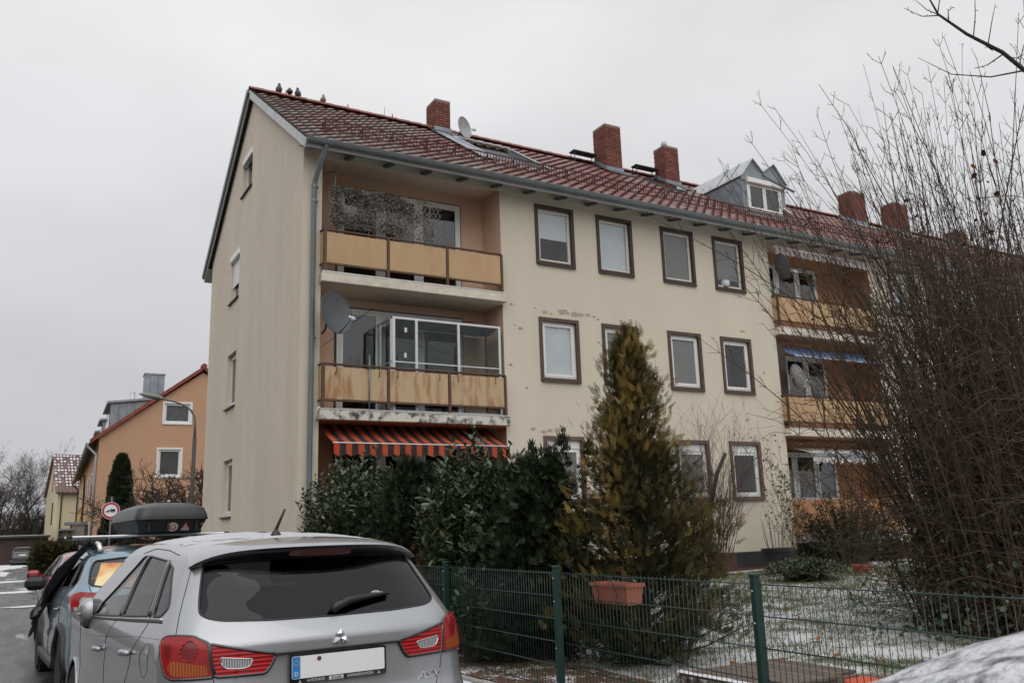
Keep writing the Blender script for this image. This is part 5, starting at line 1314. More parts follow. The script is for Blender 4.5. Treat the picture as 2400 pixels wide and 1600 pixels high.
# printed sunshade behind the rear glass
def shade_mat():
    m,t,b=new_mat('sunshade_print'); L=t.links.new; tcn=N(t,'ShaderNodeTexCoord')
    n=N(t,'ShaderNodeTexNoise'); n.inputs['Scale'].default_value=3.2; n.inputs['Detail'].default_value=6; L(tcn.outputs['Object'],n.inputs['Vector'])
    sp=N(t,'ShaderNodeSeparateXYZ'); L(tcn.outputs['Object'],sp.inputs[0]); g_=N(t,'ShaderNodeMapRange'); g_.inputs[1].default_value=-.75; g_.inputs[2].default_value=-.1; g_.inputs[3].default_value=-.13; g_.inputs[4].default_value=.26; L(sp.outputs['X'],g_.inputs[0])
    a_=N(t,'ShaderNodeMath',operation='ADD'); L(n.outputs[0],a_.inputs[0]); L(g_.outputs[0],a_.inputs[1])
    r_=N(t,'ShaderNodeValToRGB'); L(a_.outputs[0],r_.inputs[0]); e=r_.color_ramp.elements
    e[0].position=.18; e[0].color=(.62,.58,.12,1); e[1].position=.80; e[1].color=(.16,.015,.008,1)
    for p_,c_ in ((.32,(.85,.72,.36,1)),(.44,(.92,.66,.28,1)),(.56,(.85,.36,.07,1)),(.66,(.70,.15,.02,1))):
        q=e.new(p_); q.color=c_
    L(r_.outputs[0],b.inputs['Base Color']); b.inputs['Roughness'].default_value=.5; return m
shp=[(-.74,1.36),(-.785,1.29),(-.735,1.158),(-.4,1.128),(0,1.12),(.4,1.128),(.735,1.158),(.785,1.29),(.74,1.36)]
mb=MB().grid(lambda u,v:tuple(bl.S(-.755+1.51*u+( .0),1.128+.255*v+.022*abs(2*u-1)**2*(1-v),-.012)),30,8)
sh=obj('sunshade',MB().add([bl.M@Vector(p) for p in mb.v],mb.f),shade_mat(),smooth=True,loc=tuple(bl.M.translation)); tag(sh,'orange and yellow printed sunshade inside the rear window of the blue car','sunshade')
# aluminium rack bars and the black roof box: things of their own
for yb,lab in ((1.02,'rear aluminium rack bar across the roof of the blue car'),(1.85,'front aluminium rack bar across the roof of the blue car, partly under the box')):
    t_=thing('rack_bar',lab,'roof rack',tuple(bl.M@Vector((0,yb,1.60))),'rack bars on the blue car'); t_.rotation_euler=(0,0,R(2.5))
    z=.055
    mb=MB(); mb.bbox(-.83,.83,-.032,.032,z-.014,z+.014,.010); o=bpy.data.objects.new('bar',mesh_of('bar',mb,M_ALU)); link(o); o.parent=t_
    for s in (-1,1):
        mb=MB(); mb.bbox(s*.575-.11,s*.575+.11,-.05,.05,-.03,z-.012,.018); mb.bbox(s*.575-.05,s*.575+.05,-.055,.055,-.09,0,.015); o=bpy.data.objects.new('clamp_foot',mesh_of('clamp_foot',mb,M_BLK)); link(o); o.parent=t_
        mb=MB(); mb.bbox(s*.85-.03,s*.85+.03,-.034,.034,z-.018,z+.018,.008); o=bpy.data.objects.new('end_cap',mesh_of('end_cap',mb,M_BLK)); link(o); o.parent=t_
M_BOXP=pmat('box_plastic',(.022,.023,.025),.35,.15,8,.1,200)
M_BOXT=pmat('box_plastic_base',(.012,.013,.014),.55,.2,12,.15,160)
bw=bl.M@Vector((.16,.62,1.675)); rb=thing('roof_box','black plastic roof box with stickers on top of the blue car','roof box',tuple(bw)); rb.rotation_euler=(0,0,R(2.5))
def rbo(name,mb,mat,parent=None,smooth=False):
    o=bpy.data.objects.new(name,mesh_of(name,mb,mat,(0,0,0),smooth)); link(o); o.parent=parent or rb; return o
def ring(hw,y0,y1,z,rc,n=8):
    pts=[]
    for cx,cy,a0 in ((hw-rc,y1-rc,0),(-hw+rc,y1-rc,PI/2),(-hw+rc,y0+rc,PI),(hw-rc,y0+rc,1.5*PI)):
        for i in range(n+1):
            t=a0+PI/2*i/n; pts.append((cx+rc*math.cos(t),cy+rc*math.sin(t),z))
    return pts
def loft(rings):
    mb=MB(); m=len(rings[0]); vs=[p for r_ in rings for p in r_]
    fs=[(i*m+k,i*m+(k+1)%m,(i+1)*m+(k+1)%m,(i+1)*m+k) for i in range(len(rings)-1) for k in range(m)]
    fs+= [tuple(range(m-1,-1,-1)),tuple((len(rings)-1)*m+k for k in range(m))]; return mb.add(vs,fs)
base=loft([ring(.30,.14,1.72,0,.10),ring(.335,.10,1.78,.012,.10),ring(.385,.03,1.88,.13,.12),ring(.392,.02,1.90,.150,.12)])
rbo('box_base',base,M_BOXT,None,R(30))
lid=[ring(.402,.0,1.93,.148,.13),ring(.402,.0,1.93,.162,.13),ring(.388,.012,1.90,.22,.14),ring(.368,.035,1.80,.275,.15),ring(.345,.065,1.70,.292,.15),ring(.27,.20,1.50,.330,.14),ring(.17,.36,1.25,.345,.10)]
lid=rbo('box_lid',loft(lid),M_BOXP,None,R(22))
mb=MB().tube([(p[0]*1.004,p[1],.153) for p in ring(.402,.0,1.93,.150,.13)]+[(.402*1.004,1.93-.13,.153)],.006,6); rbo('lid_rim',mb,M_BOXP,lid,True)
ribs=MB()
for x in (-.25,-.05,.26): 
    m_=MB().bbox(x-.012,x+.012,.030,.06,.02,.125,.004); rbo('rib',m_,M_BOXT,None)
def sticker(name,poly,mat,lift,parent=None):
    # stickers follow the slanted rear face of the base
    mb=MB(); o_=Vector((0,.100,.012)); up=Vector((0,-.070,.118)).normalized(); nn=Vector((0,-.118,-.070)).normalized()
    mb.prism(poly,o_+nn*lift,(1,0,0),up,nn,.0012); return rbo(name,mb,mat,parent)
M_STW=pmat('sticker_white',(.62,.60,.57),.5,.05,9); M_STR=pmat('sticker_red',(.42,.02,.025),.5,.05,9); M_STB=pmat('sticker_picture',(.22,.075,.04),.5,.6,34,col2=(.60,.42,.26),ctr=.52,wid=.2)
M_STO=pmat('sticker_salmon',(.42,.17,.12),.5,.3,40)
el=lambda cx,cy,rx,ry,n=24:[(cx+rx*math.cos(2*PI*i/n),cy+ry*math.sin(2*PI*i/n)) for i in range(n)]
s1=sticker('round_sticker',el(.005,.062,.060,.056),M_STW,.004); sticker('sticker_picture',el(.005,.060,.042,.039),M_STB,.0056,s1); sticker('sticker_figure',el(.012,.068,.014,.020),M_STW,.0072,s1)
s2=sticker('warning_sticker',[(.105,.048),(.185,.048),(.145,.125)],M_STR,.004); sticker('sticker_field',[(.121,.055),(.169,.055),(.145,.103)],M_STW,.0056,s2)
sticker('sticker_figure',[(.142,.060),(.146,.060),(.149,.072),(.153,.080),(.149,.090),(.143,.090),(.138,.078),(.142,.074)],M_INK,.0072,s2)
sticker('sticker_strip',rect(.102,.188,.018,.046),M_STW,.004,s2)
up_=Vector((0,-.070,.118)).normalized(); nn_=Vector((0,-.118,-.070)).normalized(); oo=Vector((0,.100,.012))
rbo('lettering',text_mb('CAUTION',.020,oo+Vector((.145,0,0))+up_*.037+nn_*.007,Vector((1,0,0)),up_,nn_,.001),M_STR,s2)
sticker('round_tag',el(.325,.095,.018,.018,16),M_STO,.006)
# dark cloth hanging from the rack down the side of the blue car
M_NAVY=pmat('navy_cloth',(.012,.016,.035),.8,.3,8,.3,30,sheen=.3)
def cloth(u,v):
    # v 0 at the rack foot, 1 at the trailing end; u across
    a=Vector((-.60,.95,1.60)); b=Vector((-.80,1.75,1.22)); c=Vector((-.955,2.35,.90)); d=Vector((-.96,2.55,.72))
    p=a*(1-v)**3+b*3*v*(1-v)**2+c*3*v*v*(1-v)+d*v**3
    w=.14+.80*v**1.1
    q=p+Vector((-.02*math.sin(u*9+v*3),(u-.5)*w*1.5,-(u-.5)*w*.55))
    f=.024*math.sin(u*17+v*4)+.016*math.sin(u*31+1)+.03*mnoise.noise(Vector((u*3,v*4,2)))
    q.x-=.03+abs(f)*1.2; q.z+=-.05*v*math.sin(u*7)
    return tuple(bl.M@q)
cl=obj('hanging_cloth',MB().grid(cloth,36,30),M_NAVY,smooth=True,loc=tuple(bl.M@Vector((-.9,2.0,.7)))); tag(cl,'dark navy cloth hanging from the rack over the side of the blue car','cloth')
m_=cl.modifiers.new('thick','SOLIDIFY'); m_.thickness=.012
mb=MB().bbox(*(lambda p:(p.x-.03,p.x+.02,p.y-.03,p.y+.03,p.z-.03,p.z+.04))(bl.M@Vector((-.985,2.62,.70))),.004)
# ------------------------------------------------------------------ red hatchback further on
rd=Car(RED,'red_hatchback','dark red hatchback parked beyond the blue car','%s'%1 and 1.52,15.35,R(1.0),M_REDP)
gR=roundc([(-.80,1.36),(-.82,1.25),(-.72,1.10),(-.3,1.065),(.3,1.065),(.72,1.10),(.82,1.25),(.80,1.36),(.4,1.385),(-.4,1.385)],.04,3)
lR=roundc([(1.02,1.03),(.86,1.05),(.60,1.01),(.62,.93),(.86,.90),(1.0,.95)],.02,2)
lRc=[(.84+.035*math.cos(2*PI*i/16),.965+.035*math.sin(2*PI*i/16)) for i in range(16)]
sR=[roundc([(2.55,1.375),(1.55,1.35),(1.25,1.20),(1.4,1.09),(2.3,1.06)],.03,3),roundc([(2.65,1.375),(3.1,1.37),(3.6,1.10),(3.5,1.0),(2.4,1.055)],.02,3)]
ws=roundc([(4.6,1.12),(4.4,1.34),(rd.k.smax,1.37),(rd.k.smax,1.10)],.02,2)
parts=[('rear_window',M_CGLASS,-.004,gR),('taillight',M_LENS,.01,lR),('taillight',M_LENS,.01,mir(lR)),('reflector_bowl',M_CLEAR,.012,lRc),('reflector_bowl',M_CLEAR,.012,mir(lRc))]
for g_ in sR: parts+= [('side_window',M_CGLASS,-.003,g_),('side_window',M_CGLASS,-.003,mir(g_))]
parts+=[('windshield',M_CGLASSL,-.003,ws),('windshield',M_CGLASSL,-.003,mir(ws))]
def finish_simple(c,parts,mp_,axl,rad,body_mat,trim=M_BLK):
    holes=[c.arch(y,rad,rad+.05,s) for y in axl for s in (-1,1)]
    res=c.skin([p[3] for p in parts],holes,.09,.05,.06); b=c.piece('body',res[-1],body_mat); c.liner(res[-1]); mk={}
    for i,(nm,mt,off,pl) in enumerate(parts):
        par=mk[1 if pl[0][0]>0 else 2] if nm=='reflector_bowl' else None
        mk[i]=c.piece(nm,res[i],mt,off,par)
        if 'window' in nm: c.line('window_seal',pl,.012,M_BLK,True,mk[i],-.003,step=.08)
    for s in (-1,1):
        for y in axl: c.wheel(s*.76,y,rad); c.liner_arch(s*.83,y,rad,rad+.05)
        mb=MB(); mb.bbox(s*.99-.11,s*.99+.11,2.80,2.94,1.0,1.15,.05); mb.bar((s*.84,2.88,1.04),(s*.93,2.87,1.05),.06,.05); c.add('side_mirror',mb,body_mat)
        c.line('door_gap',[(s*2.35,1.05),(s*2.38,.8),(s*2.5,.34)],.004,M_SEAM); c.line('hatch_gap',[(s*.86,1.35),(s*.87,1.1),(s*.70,.9),(s*.62,.7)],.004,M_SEAM)
    c.underside(.2,4.0); return b
finish_simple(rd,parts,None,(.82,3.40),.33,M_REDP)
# ------------------------------------------------------------------ black car right beside the camera, only its snowy roof edge reaches the picture
DKP=dict(RED); DKP['tab']=[tuple(r_) for r_ in RED['tab']]
dk=Car(DKP,'black_hatchback','black car with a crust of snow in the near right corner','%s'%1 and 1.80,-1.86,R(2.0),M_BLACKP)
finish_simple(dk,[(a,b_,c_,d_) for a,b_,c_,d_ in parts],None,(.82,3.40),.33,M_BLACKP)

roof_snow(dk,'roof_snow','crust of granular snow on the black car in the near right corner',1.04,.012,6.0,res=(240,70),mat=pmat('crusty_snow',(.55,.56,.58),.85,.3,20,.9,60,col2=(.035,.036,.040),detail=9,ctr=.56,wid=.20))
# ------------------------------------------------------------------ things mounted on the house
M_DISHD=pmat('dish_dark_grey',(.085,.092,.10),.5,.15,5)
M_DISHL=pmat('dish_light_grey',(.42,.43,.42),.5,.2,4)
M_CABLE=pmat('black_cable',(.012,.012,.012),.6,.1,5)
def dish(name,label,c,nrm,w,h,mat,mast,mast_mat=M_ZINC,arm_side=1):
    c=Vector(c); n=Vector(nrm).normalized(); up=(Vector((0,0,1))-n*n.z).normalized(); sd=up.cross(n)
    t=thing(name,label,'satellite dish',tuple(Vector(mast[0])),'satellite dishes on the apartment block')
    def sh(u,v,d=0):
        a=2*PI*u; r_=v; x=math.cos(a)*r_*w/2; y=math.sin(a)*r_*h/2
        return c+sd*x+up*y-n*(.085*(1-r_*r_)+d)
    mb=MB().grid(lambda u,v:sh(u,v),40,8); mb.grid(lambda u,v:sh(u,v,.008),40,8)
    rim=[sh(i/40,1,.002) for i in range(41)]; mb.tube(rim,.008,6)
    obj('reflector',mb,mat,t,True)
    tip=c-up*h*.30+n*.42*w/.75; bot=c-up*h*.49
    mb=MB().tube([bot-n*.02,bot+n*.05,tip],[.012,.012,.010],8); obj('feed_arm',mb,M_DARKM if mat is M_DISHD else M_ALU,t,True)
    a=(c-tip).normalized(); mb=MB(); mb.tube([tip-a*.03,tip+a*.05,tip+a*.075],[.022,.026,.030],10); mb.tube([tip+sd*.06-a*.02,tip+sd*.06+a*.07],[.022,.028],10); mb.bbox(*(lambda p:(p.x-.03,p.x+.03,p.y-.03,p.y+.03,p.z-.04,p.z+.02))(tip-a*.03),.006); obj('feed_head',mb,M_CURT,t,R(40))
    mb=MB().tube(mast,.022,10); mb.tube([Vector(mast[-1]),c-n*.09],.02,8); obj('mast',mb,mast_mat,t,R(40)); return t
dish('satellite_dish','large dark grey satellite dish on the left end of the middle balcony',(5.29,15.92,5.78),(.36,-.95,.16),.76,.88,M_DISHD,[(5.12,16.30,5.42),(5.12,16.12,5.45),(5.14,16.05,5.62)],M_DARKM)
dish('satellite_dish','pale grey satellite dish on the roof right of the small chimney',(10.36,20.1,12.66),(.40,-.90,.10),.56,.66,M_DISHL,[(10.32,20.42,12.2),(10.30,20.40,12.55)])
dish('satellite_dish','grey satellite dish at the left end of the top balcony behind the bare shrub',(17.98,15.98,8.35),(.97,-.22,.25),.60,.72,M_DISHD,[(18.02,16.2,7.5),(18.02,16.12,8.3)],M_DARKM)
dish('satellite_dish','whitish satellite dish on the enclosed middle balcony behind the bare shrub',(18.25,16.10,5.30),(.97,-.20,.25),.55,.68,M_DISHL,[(18.12,16.3,4.75),(18.12,16.2,5.28)])
# steel pole clamped to the middle balcony rail
pt=thing('clamp_pole','thin steel pole clamped upright to the middle balcony railing','pole',(6.05,16.13,3.95))
obj('pole',MB().tube([(6.05,16.13,3.93),(6.05,16.13,5.02)],.017,10),M_ZINC,pt,True); mb=MB(); mb.bbox(6.01,6.09,16.11,16.21,4.74,4.80,.006); mb.bbox(6.01,6.09,16.11,16.19,4.04,4.09,.006); obj('clamp',mb,M_DARKM,pt)
# flower box hooks on the middle railing
for i,x in enumerate((5.38,6.28,6.68,7.62,8.05,8.95)):
    mb=MB(); 
    for dxx in (0,): mb.tube([(x,16.17,4.815),(x,16.16,4.78),(x,16.165,4.60),(x-.05,16.07,4.575),(x-.055,16.06,4.62)],.008,6)
    o=obj('balcony_hook',mb,M_RUST,None,True,(x,16.17,4.6)); tag(o,('first','second','third','fourth','fifth','sixth')[i]+' iron flower box hook from the left on the middle balcony railing','hook','flower box hooks on the middle railing')
# aluminium wind screen with panes on the middle balcony
ws_=thing('balcony_screen','aluminium framed glass screen standing on the middle balcony','screen',(6.64,16.36,3.90))
fz0,fz1=3.93,5.93
mb=MB()
mb.box(6.63,9.20,16.335,16.375,fz1-.045,fz1); mb.box(6.63,9.20,16.337,16.373,fz0,fz0+.04); mb.box(6.63,9.20,16.338,16.372,4.96,4.985)
for x in (6.66,7.17,8.16,9.17): mb.box(x-.028,x+.028,16.333,16.377,fz0+.04,fz1-.045)
for y in (16.40,17.0,17.2): mb.box(6.60,6.64,y-.02,y+.02,fz0,fz1)
mb.box(6.602,6.638,16.38,17.22,fz1-.04,fz1); mb.box(6.602,6.638,16.38,17.22,4.96,4.985)
obj('screen_frame',mb,M_ALU,ws_)
M_SCRG=glass_mat('screen_glass',(.80,.83,.82),.8,.02,1.45,floor=0.0)
for a,b_ in ((6.69,7.14),(7.20,8.13),(8.19,9.14)):
    mb=MB(); mb.box(a,b_,16.352,16.358,fz0+.04,fz1-.045); obj('pane',mb,M_SCRG,ws_)
mb=MB(); mb.box(6.618,6.622,16.42,17.18,fz0+.04,fz1-.04); obj('pane',mb,M_SCRG,ws_)
M_NET=pmat('green_netting',(.03,.075,.065),.9,.4,18,col2=(.12,.17,.16))
mb=MB().grid(lambda u,v:(6.7+2.45*u,16.42+.75*v,fz1-.04-.10*math.sin(PI*v)*(.6+.4*math.sin(u*9))),30,8); o=obj('net_cover',mb,M_NET,ws_,True)
mb=MB().grid(lambda u,v:(8.85+.30*u,16.42+.5*u+.03*math.sin(u*11),fz0+.1+1.75*v),16,3); o=obj('side_curtain',mb,pmat('dark_netting',(.045,.035,.035),.95,.4,20),ws_,True)
for i,(x,z) in enumerate(((6.93,5.66),(6.92,5.12))):
    mb=MB(); mb.box(x-.03,x+.03,16.343,16.349,z-.05,z+.05); obj('paper_note',mb,pmat('paper',(.62,.60,.47),.8,.05,9),ws_)
# washing line and cables inside
mb=MB().tube([(6.95,16.75,5.50),(7.6,16.8,5.42),(8.6,16.9,5.30)],.006,5); o=obj('washing_line',mb,pmat('red_cord',(.20,.05,.03),.8,.1,5)); tag(o,'reddish washing line strung behind the balcony screen','line'); 
mb=MB().tube([(5.65,16.1,5.70),(5.9,16.5,5.86),(6.2,17.1,6.02),(6.5,17.2,6.28),(7.0,17.22,6.18),(7.6,17.22,6.08),(8.3,17.22,6.16),(9.0,17.22,6.22)],.006,5); o=obj('aerial_cable',mb,M_CABLE); tag(o,'black aerial cable looping along the back wall of the middle balcony','cable')
mb=MB().tube([(5.14,16.9,5.95),(5.2,17.2,5.5),(5.4,17.2,5.35),(5.62,16.9,5.55)],.005,5); o=obj('aerial_cable',mb,M_CABLE); tag(o,'short black cable hanging below the dark satellite dish','cable')
# hose on the slab end
mb=MB().tube([(4.99,16.2,3.66),(4.99,16.18,3.78),(5.0,16.16,3.88),(5.05,16.14,3.94)],.014,8); o=obj('drain_hose',mb,M_CURT,None,True); tag(o,'short white hose bent out of the mossy balcony slab','hose')
# trellis of expanding laths with ivy on the top balcony
tr=thing('ivy_trellis','willow lath trellis with withered ivy above the top balcony railing','trellis',(5.3,16.32,7.62))
M_LATH=pmat('grey_laths',(.36,.33,.29),.85,.3,12,rnd=.2)
M_IVYL=pmat('dry_ivy_leaf',(.10,.095,.075),.6,.4,9,col2=(.34,.31,.27),rnd=0)
def lathset(x0,x1,z0,z1,st,sl,y,w):
    n=0
    h=z1-z0; dx=h*sl
    k=x0-abs(dx)
    while k<x1+abs(dx):
        p=[(k,z0),(k+dx,z1)]
        # clip to [x0,x1]
        (xa,za),(xb,zb)=p
        if xb!=xa:
            f=lambda x:za+(zb-za)*(x-xa)/(xb-xa)
            lo,hi=max(min(xa,xb),x0),min(max(xa,xb),x1)
            if hi-lo>.05:
                o=MB().bar((lo,y,f(lo)),(hi,y,f(hi)),.007,.010,(0,1,0)); obj('lath',o,M_LATH,tr)
        k+=st
lathset(5.22,7.78,7.66,8.60,.10,.55,16.32,0); lathset(5.22,7.78,7.66,8.60,.10,-.55,16.330,0)
def leaf_cloud(n,fn,size,rng,fold=.25,asp=.55):
    vs=[];fs=[]
    for _ in range(n):
        p,nn=fn(rng); s=size*rng.uniform(.6,1.25)
        a=Vector(rng.normal(size=3)).normalized(); b=a.orthogonal().normalized(); c=a.cross(b)
        i=len(vs); vs+=[p-a*s*.5,p+b*s*asp*.5+c*s*fold*.3,p+a*s*.5,p-b*s*asp*.5+c*s*fold*.3]; fs+=[(i,i+1,i+2),(i,i+2,i+3)]
    mb=MB(); mb.v=[tuple(v) for v in vs]; mb.f=fs; mb.m=[0]*len(fs); return mb
rng=np.random.default_rng(5)
def ivy(r_):
    while True:
        x=r_.uniform(5.25,7.6); z=r_.uniform(7.68,8.6); d=mnoise.noise(Vector((x*2.2,z*2.2,4)))+.55-(x-5.2)*.10+.15*(z-8.1)
        if r_.uniform()<d*1.6: return Vector((x,16.31+r_.uniform(-.05,.03),z)),None
o=obj('ivy_leaves',leaf_cloud(8200,ivy,.062,rng),M_IVYL,tr); o['kind']='stuff'
mb=MB()
for x in (5.35,6.1,6.9,7.5): mb.tube([(x,16.34,7.55),(x+.02,16.34,8.55)],.010,6)
obj('trellis_stake',mb,M_LATH,tr)
tr.children
# hanging rod near the ceiling of the top loggia
rt_=thing('folding_drier','grey folding rod hanging from the ceiling of the top loggia','drier',(5.42,16.6,9.2))
obj('rod',MB().tube([(5.42,16.45,9.12),(5.40,16.45,8.62)],.016,8),M_ZINC,rt_); obj('bracket',MB().tube([(5.12,16.5,8.86),(5.42,16.45,8.98)],.008,6),M_DARKM,rt_)
mb=MB().tube([(8.35,16.6,7.58),(8.75,16.5,7.66)],.012,6); o=obj('broom_handle',mb,M_CURT); tag(o,'pale handle leaning over the right end of the top balcony railing','handle')
# orange striped awning
def stripe_mat(name,cols,period,axis=0,off=0):
    m,t,b=new_mat(name); L=t.links.new; tcn=N(t,'ShaderNodeTexCoord'); sp=N(t,'ShaderNodeSeparateXYZ'); L(tcn.outputs['Object'],sp.inputs[0])
    d=N(t,'ShaderNodeMath',operation='DIVIDE'); d.inputs[1].default_value=period; L(sp.outputs[axis],d.inputs[0]); a_=N(t,'ShaderNodeMath',operation='ADD'); a_.inputs[1].default_value=off; L(d.outputs[0],a_.inputs[0]); fr=N(t,'ShaderNodeMath',operation='FRACT'); L(a_.outputs[0],fr.inputs[0])
    r_=N(t,'ShaderNodeValToRGB'); r_.color_ramp.interpolation='CONSTANT'; L(fr.outputs[0],r_.inputs[0]); e=r_.color_ramp.elements
    e[0].position=0; e[0].color=(*cols[0][1],1); e[1].position=cols[1][0]; e[1].color=(*cols[1][1],1)
    for p_,c_ in cols[2:]: q=e.new(p_); q.color=(*c_,1)
    n=N(t,'ShaderNodeTexNoise'); n.inputs['Scale'].default_value=5; L(tcn.outputs['Object'],n.inputs['Vector']); mr_=N(t,'ShaderNodeMapRange'); mr_.inputs[3].default_value=.75; mr_.inputs[4].default_value=1.2; L(n.outputs[0],mr_.inputs[0])
    sc=N(t,'ShaderNodeVectorMath',operation='SCALE'); L(r_.outputs[0],sc.inputs[0]); L(mr_.outputs[0],sc.inputs['Scale']); L(sc.outputs[0],b.inputs['Base Color']); b.inputs['Roughness'].default_value=.85; MATS[name]=m; return m
DKB=(.022,.014,.014); OR=(.40,.062,.018)
M_AWN=stripe_mat('awning_stripes',[(0,OR),(.10,(.25,.05,.02)),(.13,OR),(.48,DKB),(.58,(.05,.02,.02)),(.64,DKB)],.245)
aw=thing('striped_awning','orange and dark brown striped awning with scalloped valance over the ground floor loggia','awning',(5.28,16.0,3.2))
ay,az=15.98,3.235; wy,wz=17.0,3.73
mb=MB().grid(lambda u,v:(5.28+3.86*u,wy+(ay-wy)*v,wz+(az-wz)*v-.03*math.sin(PI*v)),60,10); obj('canopy',mb,M_AWN,aw,True)
def val(u,v):
    x=5.28+3.86*u; ph=(x-5.28)/.245; sc_l=.04*abs(math.sin(PI*ph))
    return (x,ay-.012+.012*math.sin(u*70)*v,az-.01-(.20+sc_l)*v)
obj('valance',MB().grid(val,150,3),M_AWN,aw,True)
obj('front_rail',MB().tube([(5.26,ay-.01,az),(9.16,ay-.01,az)],.012,8),M_ALU,aw)
for x in (5.6,8.8): obj('folding_arm',MB().tube([(x,wy,wz-.16),(x+.35,16.5,wz-.30),(x,ay+.03,az-.05)],.018,8),M_ALU,aw)
# wood lattice and plank screen inside the ground floor loggia
M_WOODR=pmat('red_brown_wood',(.12,.045,.022),.7,.3,10,stretch=(1,1,.2))
pl=thing('wooden_screen','reddish brown plank screen with lattice in the ground floor loggia','screen',(5.15,16.6,1.13))
for i in range(4): obj('plank',MB().bbox(5.13+i*.105,5.22+i*.105,16.58,16.61,1.13,2.85-.02*(i%2),.004),M_WOODR,pl)
mb=MB()
for k in range(9):
    z=1.3+k*.17; mb.bar((5.56,16.57,z),(5.96,16.57,z+.40),.02,.012,(0,1,0)); mb.bar((5.56,16.585,z+.40),(5.96,16.585,z),.02,.012,(0,1,0))
obj('lattice',mb,M_WOODR,pl); mb=MB(); mb.box(5.54,5.58,16.55,16.61,1.13,3.1); mb.box(5.95,5.99,16.55,16.61,1.13,3.1); mb.box(5.58,5.95,16.552,16.608,3.04,3.09); obj('lattice_frame',mb,M_WOODR,pl)
# right hand loggias (seen through the bare shrub)
M_AWN2=stripe_mat('valance_red_white',[(0,(.60,.57,.55)),(.30,(.16,.05,.06)),(.45,(.55,.52,.50)),(.62,(.18,.10,.11)),(.80,(.50,.48,.46))],.19)
a2=thing('rolled_awning','rolled up awning with red and white striped valance under the eave','awning',(17.9,16.25,9.0))
obj('valance',MB().grid(lambda u,v:(18.0+4.0*u,16.20+.01*math.sin(u*90),8.98-(.20+.02*math.sin(u*95))*v),120,2),M_AWN2,a2,True); obj('roller_bar',MB().tube([(17.95,16.22,9.0),(22.0,16.22,9.0)],.045,10),M_ALU,a2,True)
a3=thing('blue_awning','blue cloth awning let down over the enclosed middle balcony','awning',(18.3,16.2,6.0))
obj('canopy',MB().grid(lambda u,v:(18.25+3.7*u,16.75-.65*v,6.30-.42*v-.03*math.sin(PI*v)),40,6),pmat('blue_cloth',(.09,.16,.34),.8,.2,5,col2=(.16,.26,.46)),a3,True); obj('front_rail',MB().tube([(18.25,16.10,5.88),(21.95,16.10,5.88)],.014,8),M_ALU,a3)
a4=thing('white_awning','pale awning with scalloped valance over the right ground floor loggia','awning',(18.35,15.95,3.1))
M_AWN4=stripe_mat('valance_cream',[(0,(.58,.54,.50)),(.5,(.44,.38,.34))],.12)
def val4(u,v):
    x=18.35+3.2*u; return (x,15.93,3.13-(.09+.10*abs(math.sin(PI*(x-18.35)/.30)))*v)
obj('valance',MB().grid(val4,160,3),M_AWN4,a4,True); mb=MB(); mb.bbox(18.33,21.57,15.92,16.0,3.12,3.24,.01); obj('front_rail',mb,M_LEAD,a4); obj('canopy',MB().grid(lambda u,v:(18.4+3.1*u,16.0+1.0*v,3.24+.28*v),20,4),M_AWN4,a4,True)
mb=MB(); mb.box(17.90,18.20,16.40,16.45,4.0,6.25); o=obj('side_screen',mb,M_BROWN,house)
# pigeons on the ridge
def pigeon(x,label,yaw,mat,s=1.0,tall=1.0,pale=False):
    n=22; rings=[]; c=Vector((x,YR,ZR+.125))
    fw=Vector((math.cos(yaw),math.sin(yaw),0)); rt=Vector((-fw.y,fw.x,0)); up=Vector((0,0,1))
    # spine from tail to beak: position along body, height, radius
    prof=[(-.150,.030,.008,.028),(-.105,.045,.016,.034),(-.07,.062,.038,.046),(-.02,.085,.066,.068),(.03,.112,.074,.074),(.062,.150,.062,.060),(.074,.185,.040,.040),(.084,.212,.036,.034),(.094,.236,.033,.031),(.110,.248,.022,.022),(.126,.242,.009,.009),(.142,.234,.003,.003)]
    vs=[]
    for i,(a,h,rz,rw) in enumerate(prof):
        p=prof[min(i+1,len(prof)-1)]; q=prof[max(i-1,0)]; d=Vector((p[0]-q[0],0,p[1]-q[1])).normalized(); nn=Vector((-d.z,0,d.x))
        for k in range(n):
            t=2*PI*k/n; L_=Vector((a,0,h*tall))+nn*rz*math.cos(t)+Vector((0,rw*math.sin(t),0))
            vs.append(c+(fw*L_.x+rt*L_.y+up*L_.z)*s)
    m=len(prof); fs=[(i*n+k,i*n+(k+1)%n,(i+1)*n+(k+1)%n,(i+1)*n+k) for i in range(m-1) for k in range(n)]+[tuple(range(n)),tuple((m-1)*n+k for k in range(n))]
    o=obj('pigeon',MB().add(vs,fs),mat,None,True,(x,YR,ZR+.12)); tag(o,label,'bird','pigeons on the roof ridge')
    mb=MB()
    for sgn in (-1,1):
        p=c+(rt*.025*sgn)*s; mb.tube([p+up*.06*s,p+up*.0],.006,5)
        for q in (-.5,0,.5): mb.tube([p,p+(fw*math.cos(q)+rt*math.sin(q))*.03],.004,4)
    obj('legs',mb,M_STR if False else M_RIDGE,o)
    mb=MB()
    for sgn in (-1,1):
        e=c+(fw*.098+rt*.031*sgn+up*.240*tall)*s; mb.lathe(e,[(.001,-.006),(.006,0),(.001,.006)],8)
        pass
    obj('eyes',mb,M_INK,o)
    for sgn in (-1,1):
        w=[(.05,.130),(.02,.150),(-.06,.110),(-.135,.050),(-.10,.048),(-.02,.070),(.04,.095)]
        mb=MB(); mb.add([c+(fw*a+rt*(.074 if a>-.05 else .055-.15*abs(a+.05))*sgn+up*h*tall)*s for a,h in w],[tuple(range(len(w)))]); obj('wing',mb,mat,o)
